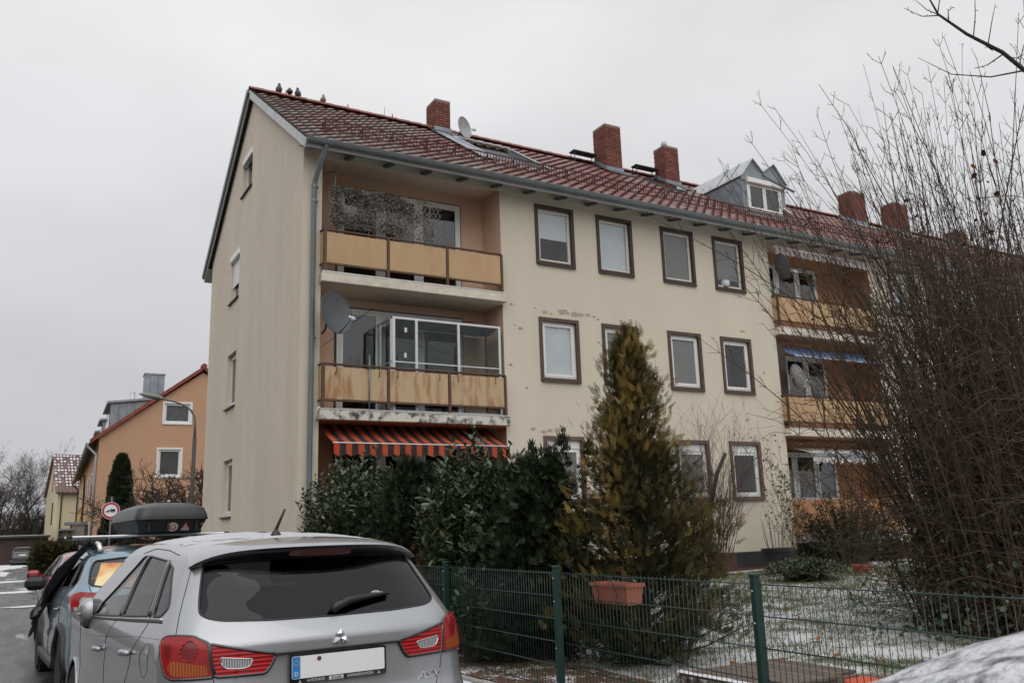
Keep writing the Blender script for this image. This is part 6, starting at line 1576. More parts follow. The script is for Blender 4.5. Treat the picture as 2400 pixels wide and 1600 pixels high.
M_PIG=pmat('pigeon_grey',(.085,.09,.10),.6,.5,40,col2=(.19,.20,.21)); M_PIGD=pmat('pigeon_dark',(.03,.031,.036),.6,.3,30); M_PIGW=pmat('pigeon_white',(.55,.53,.52),.6,.5,30,col2=(.20,.13,.12))
pigeon(5.33,'mottled grey pigeon, leftmost of the four on the roof ridge',R(-100),M_PIG,1.12,.66)
pigeon(5.62,'slim dark pigeon, second from the left on the roof ridge',R(78),M_PIGD,1.08,.88)
pigeon(5.84,'dark grey pigeon, third from the left on the roof ridge',R(-112),M_PIG,1.12,.64)
pigeon(6.53,'pale pigeon sitting apart from the others on the roof ridge',R(-104),M_PIGW,1.02,.60)
# flower box hung on the fence
fb=thing('flower_box','empty terracotta coloured flower box wired to the inside of the green fence','flower box',(4.55,6.1,.85))
def fbx(z0,z1,x0,x1,y0,y1,t=.008):
    pass
x0,x1,y0,y1,z0,z1=4.40,4.58,5.86,6.36,.87,1.035
mb=MB(); o_=.022
outer=[(x0+o_,y0+o_,z0),(x1-o_,y0+o_,z0),(x1-o_,y1-o_,z0),(x0+o_,y1-o_,z0),(x0,y0,z1),(x1,y0,z1),(x1,y1,z1),(x0,y1,z1)]
inn=[(x0+.01,y0+.01,z1),(x1-.01,y0+.01,z1),(x1-.01,y1-.01,z1),(x0+.01,y1-.01,z1),(x0+.03,y0+.03,z0+.01),(x1-.03,y0+.03,z0+.01),(x1-.03,y1-.03,z0+.01),(x0+.03,y1-.03,z0+.01)]
mb.add(outer,[(0,3,2,1),(0,1,5,4),(1,2,6,5),(2,3,7,6),(3,0,4,7)]); mb.add(inn,[(0,1,5,4),(1,2,6,5),(2,3,7,6),(3,0,4,7),(4,5,6,7)])
obj('trough',mb,M_TERRA,fb)
mb=MB(); 
for a,b_,c_,d_ in ((x0-.008,x1+.008,y0-.008,y0+.006),(x0-.008,x1+.008,y1-.006,y1+.008),(x0-.008,x0+.006,y0+.006,y1-.006),(x1-.006,x1+.008,y0+.006,y1-.006)): mb.box(a,b_,c_,d_,z1-.022,z1+.004)
obj('rim',mb,M_TERRA,fb)
for y in (6.0,6.25): obj('wire_tie',MB().tube([(4.355,y+.03,1.10),(4.37,y,1.04),(4.385,y-.03,.95),(4.39,y,.885),(4.45,y,.875)],.004,5),M_CABLE,fb)
# ------------------------------------------------------------------ plants
def attr_mat(name,stops,rough=.6,spec=.4,trans=0):
    """colour ramp driven by the per-face value 'rnd' (leaf to leaf differences)"""
    m,t,b=new_mat(name); L=t.links.new; at=N(t,'ShaderNodeAttribute'); at.attribute_name='rnd'
    r_=N(t,'ShaderNodeValToRGB'); L(at.outputs['Fac'],r_.inputs[0]); e=r_.color_ramp.elements
    e[0].position=stops[0][0]; e[0].color=(*stops[0][1],1); e[1].position=stops[-1][0]; e[1].color=(*stops[-1][1],1)
    for p_,c_ in stops[1:-1]: q=e.new(p_); q.color=(*c_,1)
    L(r_.outputs[0],b.inputs['Base Color']); b.inputs['Roughness'].default_value=rough; b.inputs['Specular IOR Level'].default_value=spec
    MATS[name]=m; return m
def np_mesh(name,V,Fc,mat,rnd=None,off=(0,0,0),smooth=False):
    V=np.asarray(V,float)-np.array(off)[None,:]; Fc=np.asarray(Fc,int)
    me=bpy.data.meshes.new(name); n=len(Fc); k=Fc.shape[1]
    me.vertices.add(len(V)); me.vertices.foreach_set('co',V.ravel()); me.loops.add(n*k); me.loops.foreach_set('vertex_index',Fc.ravel().astype(np.int32))
    me.polygons.add(n); me.polygons.foreach_set('loop_start',np.arange(0,n*k,k,dtype=np.int32))
    me.materials.append(mat); me.update(calc_edges=True); me.validate()
    if rnd is not None: a=me.attributes.new('rnd','FLOAT','FACE'); a.data.foreach_set('value',np.asarray(rnd,float))
    if smooth: me.polygons.foreach_set('use_smooth',[True]*n)
    return me
def spray_template(n=6,L_=1.0):
    """flat scaly spray: side branchlets as slim lozenges on one axis"""
    vs=[];fs=[]
    def loz(p,q,w):
        p=np.array(p);q=np.array(q); d=q-p; nn=np.array([-d[1],d[0],0]); nn=nn/np.linalg.norm(nn)*w; i=len(vs)
        m=p+d*.45; vs.extend([p,m+nn,q,m-nn]); fs.extend([(i,i+1,i+2),(i,i+2,i+3)])
    loz((0,0,0),(1,0,.0),.035)
    for k in range(n):
        t=.12+.78*k/(n-1); l=.42*(1-.62*t); 
        for s in (1,-1):
            q=(t+l*.72,s*l*.75,.05*s*(k%2)); loz((t,0,0),q,.040)
            if k<3: loz((t+l*.36,s*l*.375,0),(t+l*.75,s*l*.30,.03),.03)
    return np.array(vs)*L_,np.array(fs)
SPV,SPF=spray_template(5)
def simple_spray():
    vs=[];fs=[]
    for a,l in ((0,1.0),(.6,.62),(-.6,.62),(.35,.8),(-.35,.8)):
        d=np.array([math.cos(a),math.sin(a),.06*(1 if a>0 else -1)])*l; n_=np.array([-d[1],d[0],0])*.09; i=len(vs); vs+= [d*.1,d*.5+n_,d,d*.5-n_]; fs+= [(i,i+1,i+2),(i,i+2,i+3)]
    return np.array(vs),np.array(fs)
SIV,SIF=simple_spray()
def frames(D,rng,twist=.9):
    """orthonormal frames whose first axis is D (n,3)"""
    D=D/np.linalg.norm(D,axis=1,keepdims=True); A=rng.normal(size=D.shape)*twist+np.array([0,0,1.0]); B=np.cross(A,D); B/=np.linalg.norm(B,axis=1,keepdims=True)+1e-9; C=np.cross(D,B); return D,B,C
def instances(TV,TF,P,D,S,rng,rnd,twist=.9):
    D,B,C=frames(D,rng,twist); n=len(P)
    V=P[:,None,:]+S[:,None,None]*(TV[None,:,0,None]*D[:,None,:]+TV[None,:,1,None]*B[:,None,:]+TV[None,:,2,None]*C[:,None,:])
    Fc=TF[None]+ (np.arange(n)*len(TV))[:,None,None]
    return V.reshape(-1,3),Fc.reshape(-1,TF.shape[1]),np.repeat(rnd,len(TF))
M_BARK=pmat('bark_dark',(.055,.042,.032),.95,.3,14,.6,30,stretch=(1,1,.3))
M_BARKG=pmat('bark_mossy',(.060,.052,.034),.95,.4,10,.6,30,stretch=(1,1,.3),col2=(.04,.05,.02))
M_THG=attr_mat('thuja_golden',[(0,(.012,.017,.006)),(.35,(.030,.032,.009)),(.62,(.075,.056,.014)),(.82,(.145,.094,.024)),(1,(.25,.165,.05))],.7,.25)
M_THD=attr_mat('thuja_dark',[(0,(.008,.014,.006)),(.6,(.018,.030,.010)),(1,(.040,.052,.016))],.7,.25)
M_THB=attr_mat('thuja_brownish',[(0,(.012,.016,.006)),(.45,(.034,.030,.010)),(1,(.15,.072,.018))],.7,.25)
def conifer(name,label,base,h,prof,nb,per,size,mat,seed,gold,group=None,z0=.12,lean=(0,0),clump=.16,droop=0.0,leaders=(),far=False):
    """trunk, limbs and clumps of scaly sprays; prof(t) is the crown radius at relative height t"""
    rng=np.random.default_rng(seed); base=np.array(base,float)
    t=thing(name,label,'tree',tuple(base),group)
    top=base+np.array([lean[0],lean[1],h*.96])
    obj('trunk',MB().tube([base-np.array([0,0,.1]),base*.6+top*.4,top],[.035+.012*h,.03+.004*h,.01],8),M_BARK,t,True)
    P=[];D=[];G=[]; lm=MB()
    for i in range(nb):
        tt=z0+(1-z0)*rng.uniform()**1.05; a=rng.uniform(0,2*PI)
        rr=prof(tt)*(1+.30*mnoise.noise(Vector((math.cos(a)*1.3,math.sin(a)*1.3,tt*5+seed))))*rng.uniform(.62,1.08)
        st=base*(1-tt*.9)+top*(tt*.9); st=base+(top-base)*max(0,tt-.10*rng.uniform(.4,1.4)); en=base+(top-base)*tt+np.array([math.cos(a)*rr,math.sin(a)*rr,.10*rr+rng.uniform(-.05,.10)-droop*rr])
        lm.tube([st,(st+en)/2+np.array([0,0,-.06*rr]),en],[.012,.008,.003],4,False)
        n=int(per*(.35+.65*rr/max(prof(.25),.1))+2)
        for q in range(n):
            u=rng.uniform(.30,1.0)**.75; c=st+(en-st)*u; sp=clump*(.35+.65*u)*min(1,rr/.5+.3)
            P.append(c+rng.normal(size=3)*sp*np.array([1,1,.85])); d=(en-st); d=d/np.linalg.norm(d); D.append(d*.75+np.array([0,0,.55-droop])+rng.normal(size=3)*.45)
            dist=np.hypot(*(P[-1]-(base+(top-base)*tt))[:2])/max(prof(tt),.05); G.append(dist)
    for lx,ly,lz in leaders:
        for q in range(40):
            u=rng.uniform(0,1); P.append(base+np.array([lx,ly,lz-.42*u])+rng.normal(size=3)*.05*(.3+u*1.6)); D.append(np.array([0,0,1.0])+rng.normal(size=3)*.35); G.append(.6)
    P=np.array(P); P[:,2]=np.maximum(P[:,2],base[2]+.05); D=np.array(D); G=np.array(G)
    nzv=np.array([mnoise.noise(Vector(p*2.3)) for p in P]); ang=nzv*.55
    hz=np.clip((P[:,2]-base[2])/h,0,1); rnd=np.clip((gold*(.55+.45*np.minimum(1,hz*2.4)))*(.15+.75*G)+ang*.8+rng.normal(size=len(P))*.14,0,1)
    far=far or mat is M_THD
    V,Fc,rv=instances(SIV if far else SPV,SIF if far else SPF,P,D,size*(1.25 if far else 1)*rng.uniform(.65,1.25,len(P)),rng,rnd)
    obj('limbs',lm,M_BARK,t); o=obj('crown',np_mesh('crown',V,Fc,mat,rv,tuple(base)),None,t); return t
def plerp(pts): xs=[p[0] for p in pts]; ys=[p[1] for p in pts]; return lambda t: float(np.interp(t,xs,ys))
gz_=lambda x,y: lawn_z(x,y)
conifer('golden_conifer','tall golden brown conifer behind the green fence, highest of the garden conifers',(6.05,7.75,gz_(6.05,7.75)),3.72,plerp([(0,.85),(.10,.98),(.30,1.02),(.42,.86),(.52,.62),(.62,.46),(.75,.33),(.88,.22),(.96,.13),(1,.04)]),330,50,.122,M_THG,11,.72,'garden conifers',z0=.03,clump=.105)
conifer('dark_conifer','dark green conifer with pointed tips left of the golden one',(5.42,8.75,gz_(5.42,8.75)),2.35,plerp([(0,.60),(.2,.74),(.6,.66),(.8,.42),(1,.12)]),170,66,.10,M_THD,12,.55,'garden conifers',z0=.04,clump=.09,leaders=((-.10,.02,2.42),(.16,-.25,2.52),(.42,-.38,2.38),(.30,.05,2.15)))
conifer('brown_conifer','small brown tinged conifer between the dark one and the glossy shrub',(5.05,10.6,gz_(5.05,10.6)),2.05,plerp([(0,.35),(.3,.42),(.7,.30),(1,.06)]),80,55,.10,M_THB,13,.75,'garden conifers',z0=.05,clump=.09)
conifer('dark_conifer','dark dense conifer behind the rear window edge of the silver car',(5.10,11.9,gz_(5.10,11.9)),2.55,plerp([(0,.62),(.3,.70),(.7,.52),(.9,.28),(1,.08)]),120,56,.10,M_THD,14,.55,'garden conifers',z0=.04,clump=.10)
conifer('dark_conifer','broad dark conifer behind the laurel beside the downpipe',(5.55,14.1,gz_(5.55,14.1)),2.35,plerp([(0,.9),(.4,.95),(.8,.6),(1,.15)]),90,40,.12,M_THD,16,.45,'garden conifers',z0=.04,clump=.14)
conifer('dark_conifer','dark conifer squeezed between the pointed one and the glossy shrub',(5.55,9.55,gz_(5.55,9.55)),2.3,plerp([(0,.5),(.4,.6),(.8,.4),(1,.1)]),90,50,.11,M_THD,17,.5,'garden conifers',z0=.04,clump=.10)
conifer('dark_conifer','low dark conifer filling the gap under the glossy shrub',(5.15,9.6,gz_(5.15,9.6)),1.5,plerp([(0,.55),(.4,.6),(.8,.4),(1,.1)]),60,40,.12,M_THD,15,.5,'garden conifers',z0=.04,clump=.10)
# cherry laurels
def leaf_template():
    # folded pointed leaf with a midrib: x along, y across, z fold
    xs=[0,.18,.45,.75,1.0]; ws=[.03,.16,.20,.14,.0]; vs=[];fs=[]
    for x,w in zip(xs,ws): vs+=[(x,w,.06*w*5*.3-.10*x*x),(x,0,-.03-.10*x*x),(x,-w,.06*w*5*.3-.10*x*x)]
    for i in range(4):
        a=3*i; fs+=[(a,a+1,a+4),(a,a+4,a+3),(a+1,a+2,a+5),(a+1,a+5,a+4)]
    return np.array(vs),np.array(fs)
LFV,LFF=leaf_template()
M_LAU=attr_mat('laurel_leaf',[(0,(.022,.038,.018)),(.5,(.042,.066,.028)),(.85,(.072,.100,.044)),(1,(.15,.16,.06))],.28,.5)
def laurel(name,label,base,shoots,seed,leaf=.125,group=None,mat=None,nl=26):
    """many upright shoots, leaves in loose whorls along each"""
    rng=np.random.default_rng(seed); base=np.array(base,float); t=thing(name,label,'shrub',tuple(base),group)
    st=MB(); P=[];D=[];S=[];Rv=[]
    for (dx,dy,h) in shoots:
        p0=base+np.array([dx*.25,dy*.25,0]); p3=base+np.array([dx,dy,h]); p1=p0*.6+p3*.4+np.array([0,0,.15]);
        pts=[p0,p1*.9+p0*.1,p0*.25+p3*.75+np.array([0,0,.05]),p3]
        st.tube(pts,[.014,.011,.007,.003],5,False)
        n=int(nl*(.5+h/2.5))
        for q in range(n):
            u=1-rng.uniform()**1.25*.72; c=(p1*(1-u)+p3*u) if u>.4 else p0*(1-u)+p3*u
            a=q*2.4+rng.uniform(-.4,.4); up=.55+.9*max(0,u-.8)*3
            P.append(c+rng.normal(size=3)*.025); D.append(np.array([math.cos(a),math.sin(a),up+rng.normal()*.3])); S.append(leaf*rng.uniform(.6,1.15)*(1-.25*max(0,u-.9)*6)); Rv.append(np.clip(.42+.25*rng.normal()+.2*(u-.6),0,1))
    V,Fc,rv=instances(LFV,LFF,np.array(P),np.array(D),np.array(S),rng,np.array(Rv),.35)
    obj('stems',st,M_BARKG,t); obj('foliage',np_mesh('foliage',V,Fc,mat or M_LAU,rv,tuple(base),True),None,t); return t
rg=np.random.default_rng(21)
def shoots(n,rx,ry,hmax,fn,rng):
    out=[]
    for _ in range(n):
        a=rng.uniform(0,2*PI); r_=math.sqrt(rng.uniform()); x=math.cos(a)*r_*rx; y=math.sin(a)*r_*ry; out.append((x,y,hmax*fn(x,y,r_)*rng.uniform(.55,1.0)))
    return out
laurel('cherry_laurel','glossy leaved laurel shrub with the highest shoot, before the striped awning',(5.20,10.05,gz_(5.2,10.05)),shoots(240,.72,.95,2.55,lambda x,y,r_:1-.26*r_*r_,rg)+[(-.02,-.05,2.78),(.08,.05,2.6),(-.22,.15,2.62),(.25,-.5,2.45),(.3,-.7,2.35),(-.3,.3,2.35)],22,.135,'laurel shrubs')
laurel('cherry_laurel','broad grey green laurel shrub at the corner beside the downpipe',(5.05,14.3,gz_(5.05,14.3)),shoots(300,.66,1.95,2.72,lambda x,y,r_:1-.18*r_*r_,rg)+[(-.05,.1,2.72),(.05,-1.0,2.8),(.0,-.6,2.7),(-.35,1.5,2.2),(-.42,1.75,2.0),(.0,.6,2.65)],23,.115,'laurel shrubs')
laurel('cherry_laurel','low laurel shoots at the foot of the fence by the second post',(4.75,9.35,gz_(4.75,9.35)),shoots(26,.30,.6,1.25,lambda x,y,r_:1-.3*r_,rg),24,.12,'laurel shrubs')
# generic bare woody plants
def wood(mb_list,p,d,L_,r_,rng,depth,spread=.55,up=.25,nseg=5,twig_p=.9,minr=.0016,sides=4,kids=(2,4),crook=.12,opposite=False,lens=.62):
    pts=[p]; rs=[r_]; q=p.copy(); dd=d/np.linalg.norm(d)
    for i in range(nseg):
        dd=dd+rng.normal(size=3)*crook+np.array([0,0,up*.12]); dd/=np.linalg.norm(dd); q=q+dd*L_/nseg; pts.append(q.copy()); rs.append(max(minr,r_*(1-.72*(i+1)/nseg)))
    mb_list[min(depth,len(mb_list)-1)].tube(pts,rs,sides if r_>.01 else 3,False)
    if depth<=0: return
    n=rng.integers(kids[0],kids[1]+1)
    for k in range(n):
        u=rng.uniform(.25,1.0); i=min(nseg-1,int(u*nseg)); c=pts[i]+(pts[i+1]-pts[i])*(u*nseg-i)
        ax=pts[i+1]-pts[i]; ax/=np.linalg.norm(ax); o_=rng.normal(size=3); o_-=ax*(o_@ax); o_/=np.linalg.norm(o_)
        for sgn in ((1,-1) if opposite else (1,)):
            nd=ax*(1-spread*.5)+o_*sgn*spread+np.array([0,0,up*.3])
            wood(mb_list,c,nd,L_*lens*rng.uniform(.6,1.1),max(minr,rs[i]*.6),rng,depth-1,spread,up,max(2,nseg-1),twig_p,minr,sides,kids,crook,opposite,lens)
def bare_tree(name,label,base,h,seed,depth=5,r0=.14,spread=.6,up=.35,kids=(3,4),mat=None,cat='tree',group=None,trunk_h=.25,nlimb=7,lens=.66,minr=.004,crook=.10):
    rng=np.random.default_rng(seed); base=np.array(base,float); t=thing(name,label,cat,tuple(base),group); L_=[MB() for _ in range(depth+1)]
    tr=[base+np.array([0,0,h*trunk_h*i/4])+np.append(rng.normal(size=2)*.03*h*.1*i,0) for i in range(5)]
    obj('trunk',MB().tube(tr,[r0*1.25,r0*1.05,r0,r0*.95,r0*.85],10),mat or M_BARK,t,True)
    for i in range(nlimb):
        a=2*PI*i/nlimb+rng.uniform(-.4,.4); d=np.array([math.cos(a)*spread,math.sin(a)*spread,rng.uniform(.6,1.3)]); s=tr[-1] if i<nlimb*.6 else tr[3]
        wood(L_,s,d,h*(1-trunk_h)*rng.uniform(.42,.60),r0*.5,rng,depth-1,spread,up,5,.9,minr,5,kids,crook,False,lens)
    lm=MB(); tw=MB()
    for i,m in enumerate(L_): (lm if i>=depth-2 else tw).add(m.v,m.f)
    obj('limbs',lm,mat or M_BARK,t,True); o=obj('twigs',tw,mat or M_BARK,t); o['kind']='stuff'; return t
# the big bare shrub on the right
def big_shrub():
    rng=np.random.default_rng(31); cen=np.array([11.35,6.75,gz_(11.35,6.75)]); t=thing('bare_shrub','huge bare many stemmed shrub filling the right of the picture','shrub',tuple(cen))
    tw=MB(); leaves=[]; n=0
    M_ST=pmat('shrub_stem',(.095,.060,.038),.9,.35,9,.4,30,stretch=(1,1,.25),col2=(.040,.030,.017))
    far=MB()
    for i in range(740):
        bx=rng.uniform(-1.35,4.2)*(1 if i%3 else .75); by=rng.normal()*.60; p=cen+np.array([bx,by,0]); p[2]=gz_(p[0],p[1])-.05
        tilt=-.23+.04*bx+rng.normal()*.125; az=rng.normal()*.16-.02
        d=np.array([tilt*.9,az-tilt*-.35*0, 1.0]); L_=(rng.uniform(3.0,7.4) if i%5 else rng.uniform(6.2,8.4))*(1-.05*abs(bx-.6))
        if bx<-.9: L_*=.82
        r0=rng.uniform(.009,.024); pts=[p.copy()];rs=[r0]; dd=d/np.linalg.norm(d); q=p.copy(); ns=11
        bend=np.array([-.010+rng.normal()*.016,rng.normal()*.014,0])
        for k in range(ns):
            dd=dd+bend+rng.normal(size=3)*.035; dd/=np.linalg.norm(dd); q=q+dd*L_/ns; pts.append(q.copy()); rs.append(max(.0028,r0*(1-.86*((k+1)/ns)**.9)))
        if i<290: obj('stem',MB().tube(pts,rs,5,False),M_ST,t,True)
        else: far.tube(pts,rs,4,False)
        u=.22
        while u<1.0:
            k=min(ns-1,int(u*ns)); c=pts[k]+(pts[k+1]-pts[k])*(u*ns-k); ax=pts[k+1]-pts[k]; ax/=np.linalg.norm(ax); o_=rng.normal(size=3); o_-=ax*(o_@ax); o_/=np.linalg.norm(o_)
            for sgn in (1,-1):
                if rng.uniform()<.34: continue
                l=rng.uniform(.10,.44)*(1.35-.75*u); dv=ax*.78+o_*sgn*.60; dv/=np.linalg.norm(dv); m_=c+dv*l*.55; e=m_+(dv*.7+ax*.35+rng.normal(size=3)*.15)*l*.55
                tw.tube([c,m_,e],[.0048*(1.3-.6*u),.0036,.0019],3,False)
                for g_ in (m_,m_*.5+e*.5):
                    for s2 in (1,-1):
                        if rng.uniform()<.5: continue
                        o2=np.cross(dv,o_)*s2*.6+dv*.6+rng.normal(size=3)*.2; tw.tube([g_,g_+o2*l*.38],[.0028,.0015],3,False)
            u+=rng.uniform(.04,.08)
        if rng.uniform()<.06 and bx>.6:
            for _ in range(10): leaves.append(pts[-1]+(pts[-3]-pts[-1])*rng.uniform(0,1)+rng.normal(size=3)*.07)
    o=obj('stem_thicket',far,M_ST,t,True); o['kind']='stuff'
    # tangle of fine arching twigs low in the bush
    for i in range(9500):
        z=(abs(rng.normal())*1.5 if i%3 else rng.uniform(0,4.4))+.1; c=cen+np.array([rng.uniform(-1.45,4.4)-.17*z,rng.normal()*.85,z])
        d=np.array([rng.normal()*.8-.25,rng.normal()*.6,rng.uniform(-.25,.9)]); d/=np.linalg.norm(d); l=rng.uniform(.25,1.0)
        m_=c+d*l*.5+np.array([0,0,.05]); e=c+d*l+np.array([0,0,-.10*l])+rng.normal(size=3)*.06
        tw.tube([c,m_,e],[.0062,.0048,.0024],3,False)
        for k in range(2):
            g_=c+(e-c)*rng.uniform(.2,1); o2=d*.5+rng.normal(size=3)*.6; tw.tube([g_,g_+o2*l*.25],[.003,.0015],3,False)
    o=obj('twigs',tw,M_ST,t); o['kind']='stuff'
    P=np.array(leaves); rr=np.random.default_rng(3)
    V,Fc,rv=instances(LFV*np.array([1,1.9,1]),LFF,P,rr.normal(size=P.shape)+np.array([0,0,-.6]),.075*rr.uniform(.7,1.2,len(P)),rr,rr.uniform(0,.5,len(P)))
    M_DRY=attr_mat('dry_leaf',[(0,(.05,.022,.012)),(.5,(.11,.04,.02)),(1,(.20,.09,.03))],.8,.2); o=obj('dry_leaves',np_mesh('dry_leaves',V,Fc,M_DRY,rv,tuple(cen)),None,t); o['kind']='stuff'
    # bramble and ivy leaves at its foot
    n=2600; P=np.stack([rng.uniform(-2.3,4.2,n)+cen[0],rng.normal(size=n)*.7+cen[1]-.2,cen[2]+np.abs(rng.normal(size=n))*.75],1)
    V,Fc,rv=instances(LFV*np.array([1,1.8,1]),LFF,P,rng.normal(size=P.shape),.075*rng.uniform(.6,1.2,n),rng,np.clip(rng.normal(size=n)*.2+.25,0,1)); o=obj('ivy_leaves',np_mesh('ivy_leaves',V,Fc,M_LAU,rv,tuple(cen)),None,t); o['kind']='stuff'
big_shrub()
# limb of a street tree reaching in at the top right
def branch_tree():
    t=thing('bare_tree','bare tree whose thin branch hangs into the top right corner','tree',(8.6,2.2,.0)); rng=np.random.default_rng(8)
    obj('trunk',MB().tube([(8.6,2.2,-.1),(8.58,2.2,2.0),(8.5,2.25,4.2),(8.45,2.3,6.5)],[.14,.12,.09,.05],10),M_BARK,t,True)
    A=lambda *p: np.array(p)
    # coordinates in space about 7 m from the camera
    def pt(px,py,D): 
        v=_f+_r*((px-1200)/2022.687)+_u*((800-py)/2022.687); v=v*D; return np.array([v.x,v.y,v.z+1.5])
    main=[(8.5,2.3,4.1),(7.55,2.95,4.55),(6.87,3.41,5.0),(6.72,3.48,5.16),(6.47,3.60,5.32),(6.25,3.68,5.48),(6.19,3.70,5.62),(6.16,3.71,5.80),(6.12,3.72,6.1)]
    obj('limb',MB().tube(main,[.05,.028,.018,.016,.0125,.009,.006,.0045,.003],7),M_BARK,t,True)
    tw=MB()
    for pts in ([(6.25,3.68,5.48),(6.17,3.72,5.52),(6.08,3.76,5.62)],[(6.25,3.68,5.47),(6.12,3.74,5.46),(5.98,3.80,5.53)],[(6.25,3.68,5.5),(6.30,3.67,5.66),(6.33,3.66,5.8)],
        [(6.87,3.41,5.0),(6.62,3.55,4.95),(6.34,3.70,4.98),(6.11,3.82,5.13)],[(6.83,3.43,5.03),(6.90,3.40,5.22),(6.97,3.37,5.38)],[(6.62,3.53,5.22),(6.70,3.51,5.45),(6.76,3.49,5.62)],[(6.52,3.58,5.29),(6.58,3.57,5.5),(6.63,3.56,5.80)],[(6.66,3.52,5.18),(6.55,3.57,5.28),(6.44,3.63,5.38)],[(6.75,3.47,5.12),(6.85,3.44,5.12),(6.95,3.42,5.18)],[(6.72,3.48,5.14),(6.60,3.55,5.05),(6.5,3.60,5.02)],[(6.33,3.65,5.42),(6.36,3.66,5.53),(6.42,3.65,5.58)]):
        tw.tube(pts,[.006,.0042,.002] if len(pts)==3 else [.008,.006,.0045,.002],4,False)
        for k in range(5):
            i=rng.integers(0,len(pts)-1); c=np.array(pts[i])+(np.array(pts[i+1])-np.array(pts[i]))*rng.uniform(); tw.tube([c,c+rng.normal(size=3)*.012],[.0035,.002],3)
    obj('twigs',tw,M_BARK,t)['kind']='stuff'
    for i in range(6):
        L_=[MB() for _ in range(4)]; a=rng.uniform(-1.2,1.2); wood(L_,np.array([8.45,2.3,4.6+.35*i]),np.array([math.cos(a)*.8+.5,math.sin(a)*.6-.6,.7]),2.0,.035,rng,3,.6,.3,5)
        mb=MB(); [mb.add(m.v,m.f) for m in L_]; obj('limb',mb,M_BARK,t)
branch_tree()
# smaller garden shrubs before the wall
rngs=np.random.default_rng(41)
def twig_shrub(name,label,base,n,h,spread,seed,mat,cat='shrub',leafmat=None,nleaf=0,lsize=.05,r0=.008,up=1.0):
    rng=np.random.default_rng(seed); base=np.array(base,float); t=thing(name,label,cat,tuple(base)); mb=MB(); P=[]
    for i in range(n):
        d=np.array([rng.normal()*spread,rng.normal()*spread,up]); L_=[MB(),MB(),MB()]; wood(L_,base+np.array([rng.normal()*.10,rng.normal()*.10,0]),d,h*rng.uniform(.6,1.05),r0,rng,2,.5,.35,6,.9,.0018,4,(3,6),.07,False,.42)
        for m in L_: mb.add(m.v,m.f)
    obj('twigs',mb,mat,t)
    if nleaf:
        idx=rng.integers(0,len(mb.v),nleaf); P=np.array([mb.v[i] for i in idx])+rng.normal(size=(nleaf,3))*.03
        V,Fc,rv=instances(LFV*np.array([1,1.5,1]),LFF,P,rng.normal(size=P.shape),lsize*rng.uniform(.6,1.2,nleaf),rng,rng.uniform(0,1,nleaf)); obj('foliage',np_mesh('foliage',V,Fc,leafmat,rv,tuple(base)),None,t)
    return t
M_TWIGR=pmat('twig_redbrown',(.095,.055,.042),.9,.3,9)
sb=twig_shrub('twiggy_shrub','bare reddish twigs of a shrub in front of the ground floor windows',(13.75,15.0,.28),58,3.4,.27,42,M_TWIGR,r0=.012)
obj('pruned_stump',MB().tube([(13.45,14.9,.3),(13.6,14.9,1.7),(13.9,14.85,2.6),(14.15,14.8,3.05)],[.06,.052,.046,.042],8),M_BARK,sb,True)
M_ROSE=attr_mat('rose_leaf',[(0,(.03,.045,.02)),(.6,(.06,.075,.03)),(1,(.20,.07,.03))],.6,.3)
twig_shrub('rose_bush','straggly rose bush with sparse leaves beside the right corner of the wall',(16.35,14.9,.3),14,2.6,.33,43,M_BARKG,leafmat=M_ROSE,nleaf=900,lsize=.06)
M_DSH=attr_mat('dark_shrub_leaf',[(0,(.010,.014,.008)),(.6,(.026,.032,.014)),(1,(.085,.055,.022))],.7,.25)
laurel('evergreen_shrub','dense dark shrub below the right ground floor loggia',(18.3,15.1,.3),shoots(180,1.9,.55,1.95,lambda x,y,r_:1-.35*r_*r_,rngs),44,.085,None,M_DSH,30)
laurel('ivy_mound','low mound of ivy on the lawn before the black pot',(14.35,13.0,.27),shoots(300,1.15,.7,.50,lambda x,y,r_:1-.55*r_*r_,rngs),45,.07,None,M_LAU,26)
# black pot with dry canes
pot=thing('plant_pot','large black plastic pot with dry canes beside the wall','pot',(15.75,15.0,.28))
mb=MB(); mb.lathe((15.75,15.0,.28),[(.26,0),(.36,.52),(.39,.53),(.39,.60),(.355,.60),(.34,.50),(.0,.50)],28); obj('pot_body',mb,M_BLK,pot,R(40))
mb=MB()
for i in range(16):
    a=rngs.uniform(0,2*PI); mb.tube([(15.75+.2*math.cos(a),15+.2*math.sin(a),.75),(15.75+.3*math.cos(a),15+.3*math.sin(a),1.1+.1*i%.5),(15.75+.38*math.cos(a),15+.3*math.sin(a),1.25+rngs.uniform(0,.5))],[.007,.006,.003],4)
obj('dry_canes',mb,M_TWIGR,pot)
mb=MB(); mb.lathe((16.6,13.4,.3),[(.16,0),(.20,.16),(.22,.16),(.22,.20),(.18,.20),(.17,.1),(0,.1)],20); o=obj('terracotta_pot',mb,M_TERRA,None,R(40),(16.6,13.4,.3)); tag(o,'low orange pot standing behind the ivy mound','pot')
